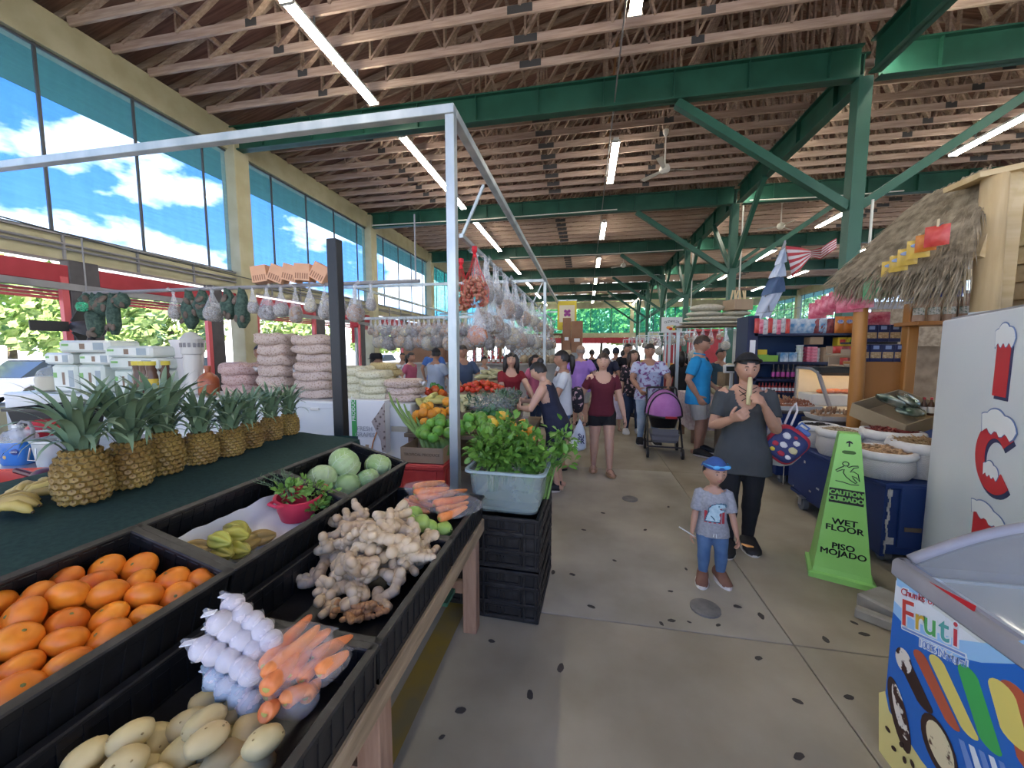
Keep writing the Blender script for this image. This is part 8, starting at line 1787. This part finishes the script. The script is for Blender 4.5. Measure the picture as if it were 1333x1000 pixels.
for k in range(5):o=MB().ell((0,0,.14),(.14,.14,.15),14,9,lambda u:1+.1*nz(u*3+V((k,0,0)))).build('grain_sack',mat('tan grain sack',(.32,.25,.16),(.42,.34,.23),20,.85),loc=(-2.0+.24*k*1.0,12.5,1.14),smooth=180);tag(o,'plump tan sack on the long counter, %s from the bottles'%nth(k),'sack','tan sacks on the counter')
t=thing('grey_cabinet','grey metal cabinet under the stacked brown boxes','cabinet',(-.40,12.0,0));MB().box((0,0,.75),(.62,.6,1.5),b=.01).build('body',mat('cabinet grey green',(.28,.32,.32),r=.5),t);MB().box((.2,-.31,.8),(.03,.03,.2)).build('handle',steel,t)
for k,(x,z,w_,h_)in enumerate(((-.57,1.5,.24,1.05),(-.26,1.5,.34,.95))):t=thing('tall_carton','tall brown carton stacked on the grey cabinet, %s'%('slimmer one behind' if k==0 else 'wider one nearer the aisle'),'carton',(x,12.0,z));MB().box((0,0,h_/2),(w_,.4,h_),b=.004).build('carton_body',mat('red brown carton',(.26,.13,.07),(.32,.17,.10),3,.8),t);MB().box((.0,-.203,h_*.4),(w_*.5,.004,.1)).build('label',cardw,t)
ps=thing('yellow_poster','yellow poster with purple fruit hanging at the end of the stall frame','poster',(-.62,12.9,0));MB().box((0,0,2.72),(.62,.012,.95)).build('sheet',ylw,ps);MB().box((0,-.008,2.78),(.5,.004,.55)).build('picture_ground',mat('poster cream',(.62,.55,.40),r=.6),ps)
for k in range(6):MB().ell((-.05+.06*(k%3),-.011,2.74+.09*(k//3)+.03*(k%2)),(.05,.006,.055),12,6).build('printed_fruit',mat('poster purple',(.28,.04,.22),r=.6),ps,smooth=180)
text('printing','FRUTAS',.09,mat('poster brown text',(.3,.12,.02),r=.6),ps,wallX((0,-.009,2.36),(1,0,0)));MB().cyl((0,0,3.19),(0,.0,3.26),.02,n=6).build('hook',grey_m,ps);MB().beam((-.32,.05,3.22),(.32,.05,3.22),.04,.04).build('hang_rail',galv,ps)
pz=mat('sign board white',(.58,.58,.55),r=.6);fs=thing('stall_sign','white stall sign with arched dark lettering and a fruit picture','sign',(1.98,9.6,0));MB().box((0,0,2.16),(.46,.02,.36),b=.004).build('board',pz,fs);MB().box((-.03,.03,1.0),(.05,.05,2.0)).build('pole',galv,fs)
for k,ch in enumerate('GUZAMIZA'):a=(k-3.5)*.10;text('letter',ch,.075,ink,fs,wallX((.42*math.sin(a),-.0125,2.24+.35*(math.cos(a)-1)),(math.cos(a),0,-math.sin(a)),(math.sin(a),0,math.cos(a))))
for k,(x,z,m)in enumerate(((-.07,2.10,'orange'),(0,2.13,'pot'),(.07,2.11,'green'),(-.02,2.07,'tom'),(.05,2.06,'mango'),(.10,2.07,'dgreen'))):MB().ell((x,-.011,z),(.05,.005,.035),10,6).build('printed_fruit',fm[m],fs,smooth=180)
pk_c=mat('pink patterned cloth',(.48,.36,.38),(.62,.55,.55),20,.85);table('pink_cloth_table','table under a pale pink patterned cloth beside the polo man',1.75,3.2,6.75,7.6,.80,brd,pk_c)
mel=mat('melon rind',(.42,.40,.25),(.56,.53,.37),20,.6,.3)
for k in range(7):p=V((2.0+.17*(k%5)+.05*(k//5),6.95+.2*(k//5),1.14 if False else .81));o=MB().ell((0,0,0),(.085,.085,.08),16,10).build('melon',mel,loc=p+V((0,0,.08)),smooth=180);tag(o,'pale melon on the pink cloth table, %s from the aisle'%nth(k),'melon','melons on the pink table')
tagb(MB().box((2.62,7.15,1.0),(.62,.4,.36),b=.006),'melon_crate',brd,'brown crate lifting the upper melons beside the shelf post','crate')
for k in range(3):o=MB().ell((0,0,.08),(.09,.09,.085),16,10).build('melon',mel,loc=(2.42+.19*k,7.1,1.18),smooth=180);tag(o,'pale melon raised on the brown crate, %s from the polo man'%nth(k),'melon','melons on the crate')
wsc=thing('weighing_scale','white weighing scale with dark display on a stalk','scale',(2.24,6.42,0));MB().box((0,0,.42),(.34,.34,.84)).build('stand',brd,wsc);MB().box((0,0,.88),(.3,.32,.07),b=.01).build('base',whd,wsc);MB().box((0,0,.93),(.3,.3,.015)).build('pan',steel,wsc);MB().box((.02,.12,1.08),(.04,.03,.3)).build('stalk',whd,wsc);MB().box((.02,.1,1.27),(.25,.06,.13),rotm(-10,0,0),b=.01).build('display_head',whd,wsc);MB().box((.02,.066,1.272),(.19,.006,.075),rotm(-10,0,0)).build('display',mat('dark display',(.03,.035,.03),r=.2),wsc)
rk2=thing('sack_rack','overhead rack stacked with folded pale sacks left of the blue shelf','rack',(2.3,7.6,0));MB().box((0,0,2.0),(1.25,.5,.03)).build('board',brd,rk2)
for x in(-.58,.58):MB().box((x,.15,1.0),(.05,.05,2.0)).build('post',galv,rk2)
burl=mat('pale burlap',(.42,.38,.28),(.54,.50,.39),30,.9,.3)
for k,(x,z,w_,h_)in enumerate(((-.05,2.02,1.15,.07),(.0,2.09,1.1,.08),(-.2,2.17,.62,.09),(-.15,2.26,.6,.12),(.32,2.17,.5,.09))):o=MB().ell((0,0,h_/2),(w_/2,.22,h_*.62),18,10,lambda u:1+.06*nz(u*4+V((k,0,0)))).build('folded_sack',burl,loc=(2.3+x,7.55,z),smooth=180);tag(o,'folded pale sack on the overhead rack, %s in the pile from below'%nth(k),'sack','folded sacks on the rack')
t=thing('stick_box','open carton of pale wooden sticks on the sack rack','carton',(2.62,7.45,2.26),20);MB().box((0,0,.09),(.36,.3,.18),b=.004).build('carton_body',card,t)
for k in range(7):MB().box((-.13+.045*k,-.03*(k%2),.22),(.025,.012,.26),rotm(R_.uniform(-8,8),R_.uniform(-14,14),0)).build('stick',pine_b,t)
for k,(px_,py,Y)in enumerate(((858,446,9.62),(904,445,8.2),(945,438,7.4))):p=atY(px_,py,Y);hbag((p.x,Y,p.z+.12),k%3,4,'white carrier bag hanging right of the aisle, %s from the stall sign'%nth(k),'carrier bags right of the aisle',1.0)
cols_=[('red',C['red']),('grey',C['grey']),('blue',bluew),('green',green2),('white',cardw),('pink',pk_c)]
q=random.Random(5)
for k in range(10):
 side=1 if k%2==0 else-1;y=10.5+3.0*(k//2);x=2.9 if side>0 else-2.6;nm,m=cols_[k%6];yo=y+(.9 if side<0 and k==1 else 0)
 if side<0 and k==1:continue
 if side<0 and abs(y-13.4)<.6:yo=y+1.6
 t=table('far_stall','distant stall with %s cloth %s of the aisle, %s down the hall'%(nm,'right' if side>0 else 'left',nth(k//2)),x-.75,x+.75,yo-.5,yo+.5,.85,brd,m)
 for j in range(12):o=MB().ell((0,0,0),(.14,.14,.12),10,7,lambda u:1+.1*nz(u*3+V((j,k,0)))).build('produce_heap',fm[('orange','lime','tom','squash','mango','green')[(j//2+k)%6]],loc=(x-.6+.22*(j%6),yo-.2+.34*(j//6),.95),smooth=180);tag(o,'heap of produce on the %s-cloth stall, %s from its left, %s stall down'%(nm,nth(j),nth(k//2)),'produce','heaps on the far stalls')
 fr_=thing('awning_frame','thin frame over the distant %s-cloth stall with hanging bags, %s down the hall'%(nm,nth(k//2)),'frame',(x,yo+.6,0))
 for a in(-.75,.75):MB().box((a,0,1.1),(.04,.04,2.2)).build('post',galv,fr_)
 MB().box((0,0,2.2),(1.5,.04,.04)).build('rail',galv,fr_)
 for j in range(7):hbag((x-.62+.2*j,yo+.58,2.19),j%4,q.randrange(6),'small bag hanging over the distant %s-cloth stall, %s from left, %s stall'%(nm,nth(j),nth(k//2)),'bags on distant stalls',.95)
for k in range(3):tagb(MB().box((5.0+3.2*k+.4,21.5,1.27),(2.6,.3,2.54),b=.01).box((5.4+3.2*k,21.3,2.6),(2.8,.6,.12)),'far_booth',(red_p,MATS['grey wall paint'],bluew)[k],'%s booth far behind the column line'%('dark red','grey','blue')[k],'booth')
for k in range(2):tagb(MB().box((7.4+3.4*k,10.2+k,.9),(2.2,.9,1.8),b=.01).box((7.4+3.4*k,9.9+k,1.84),(2.4,1.3,.06)),'closed_stall',(brd,MATS['grey wall paint'])[k],'%s closed stall beyond the grocery shelf'%('brown','grey')[k],'stall')
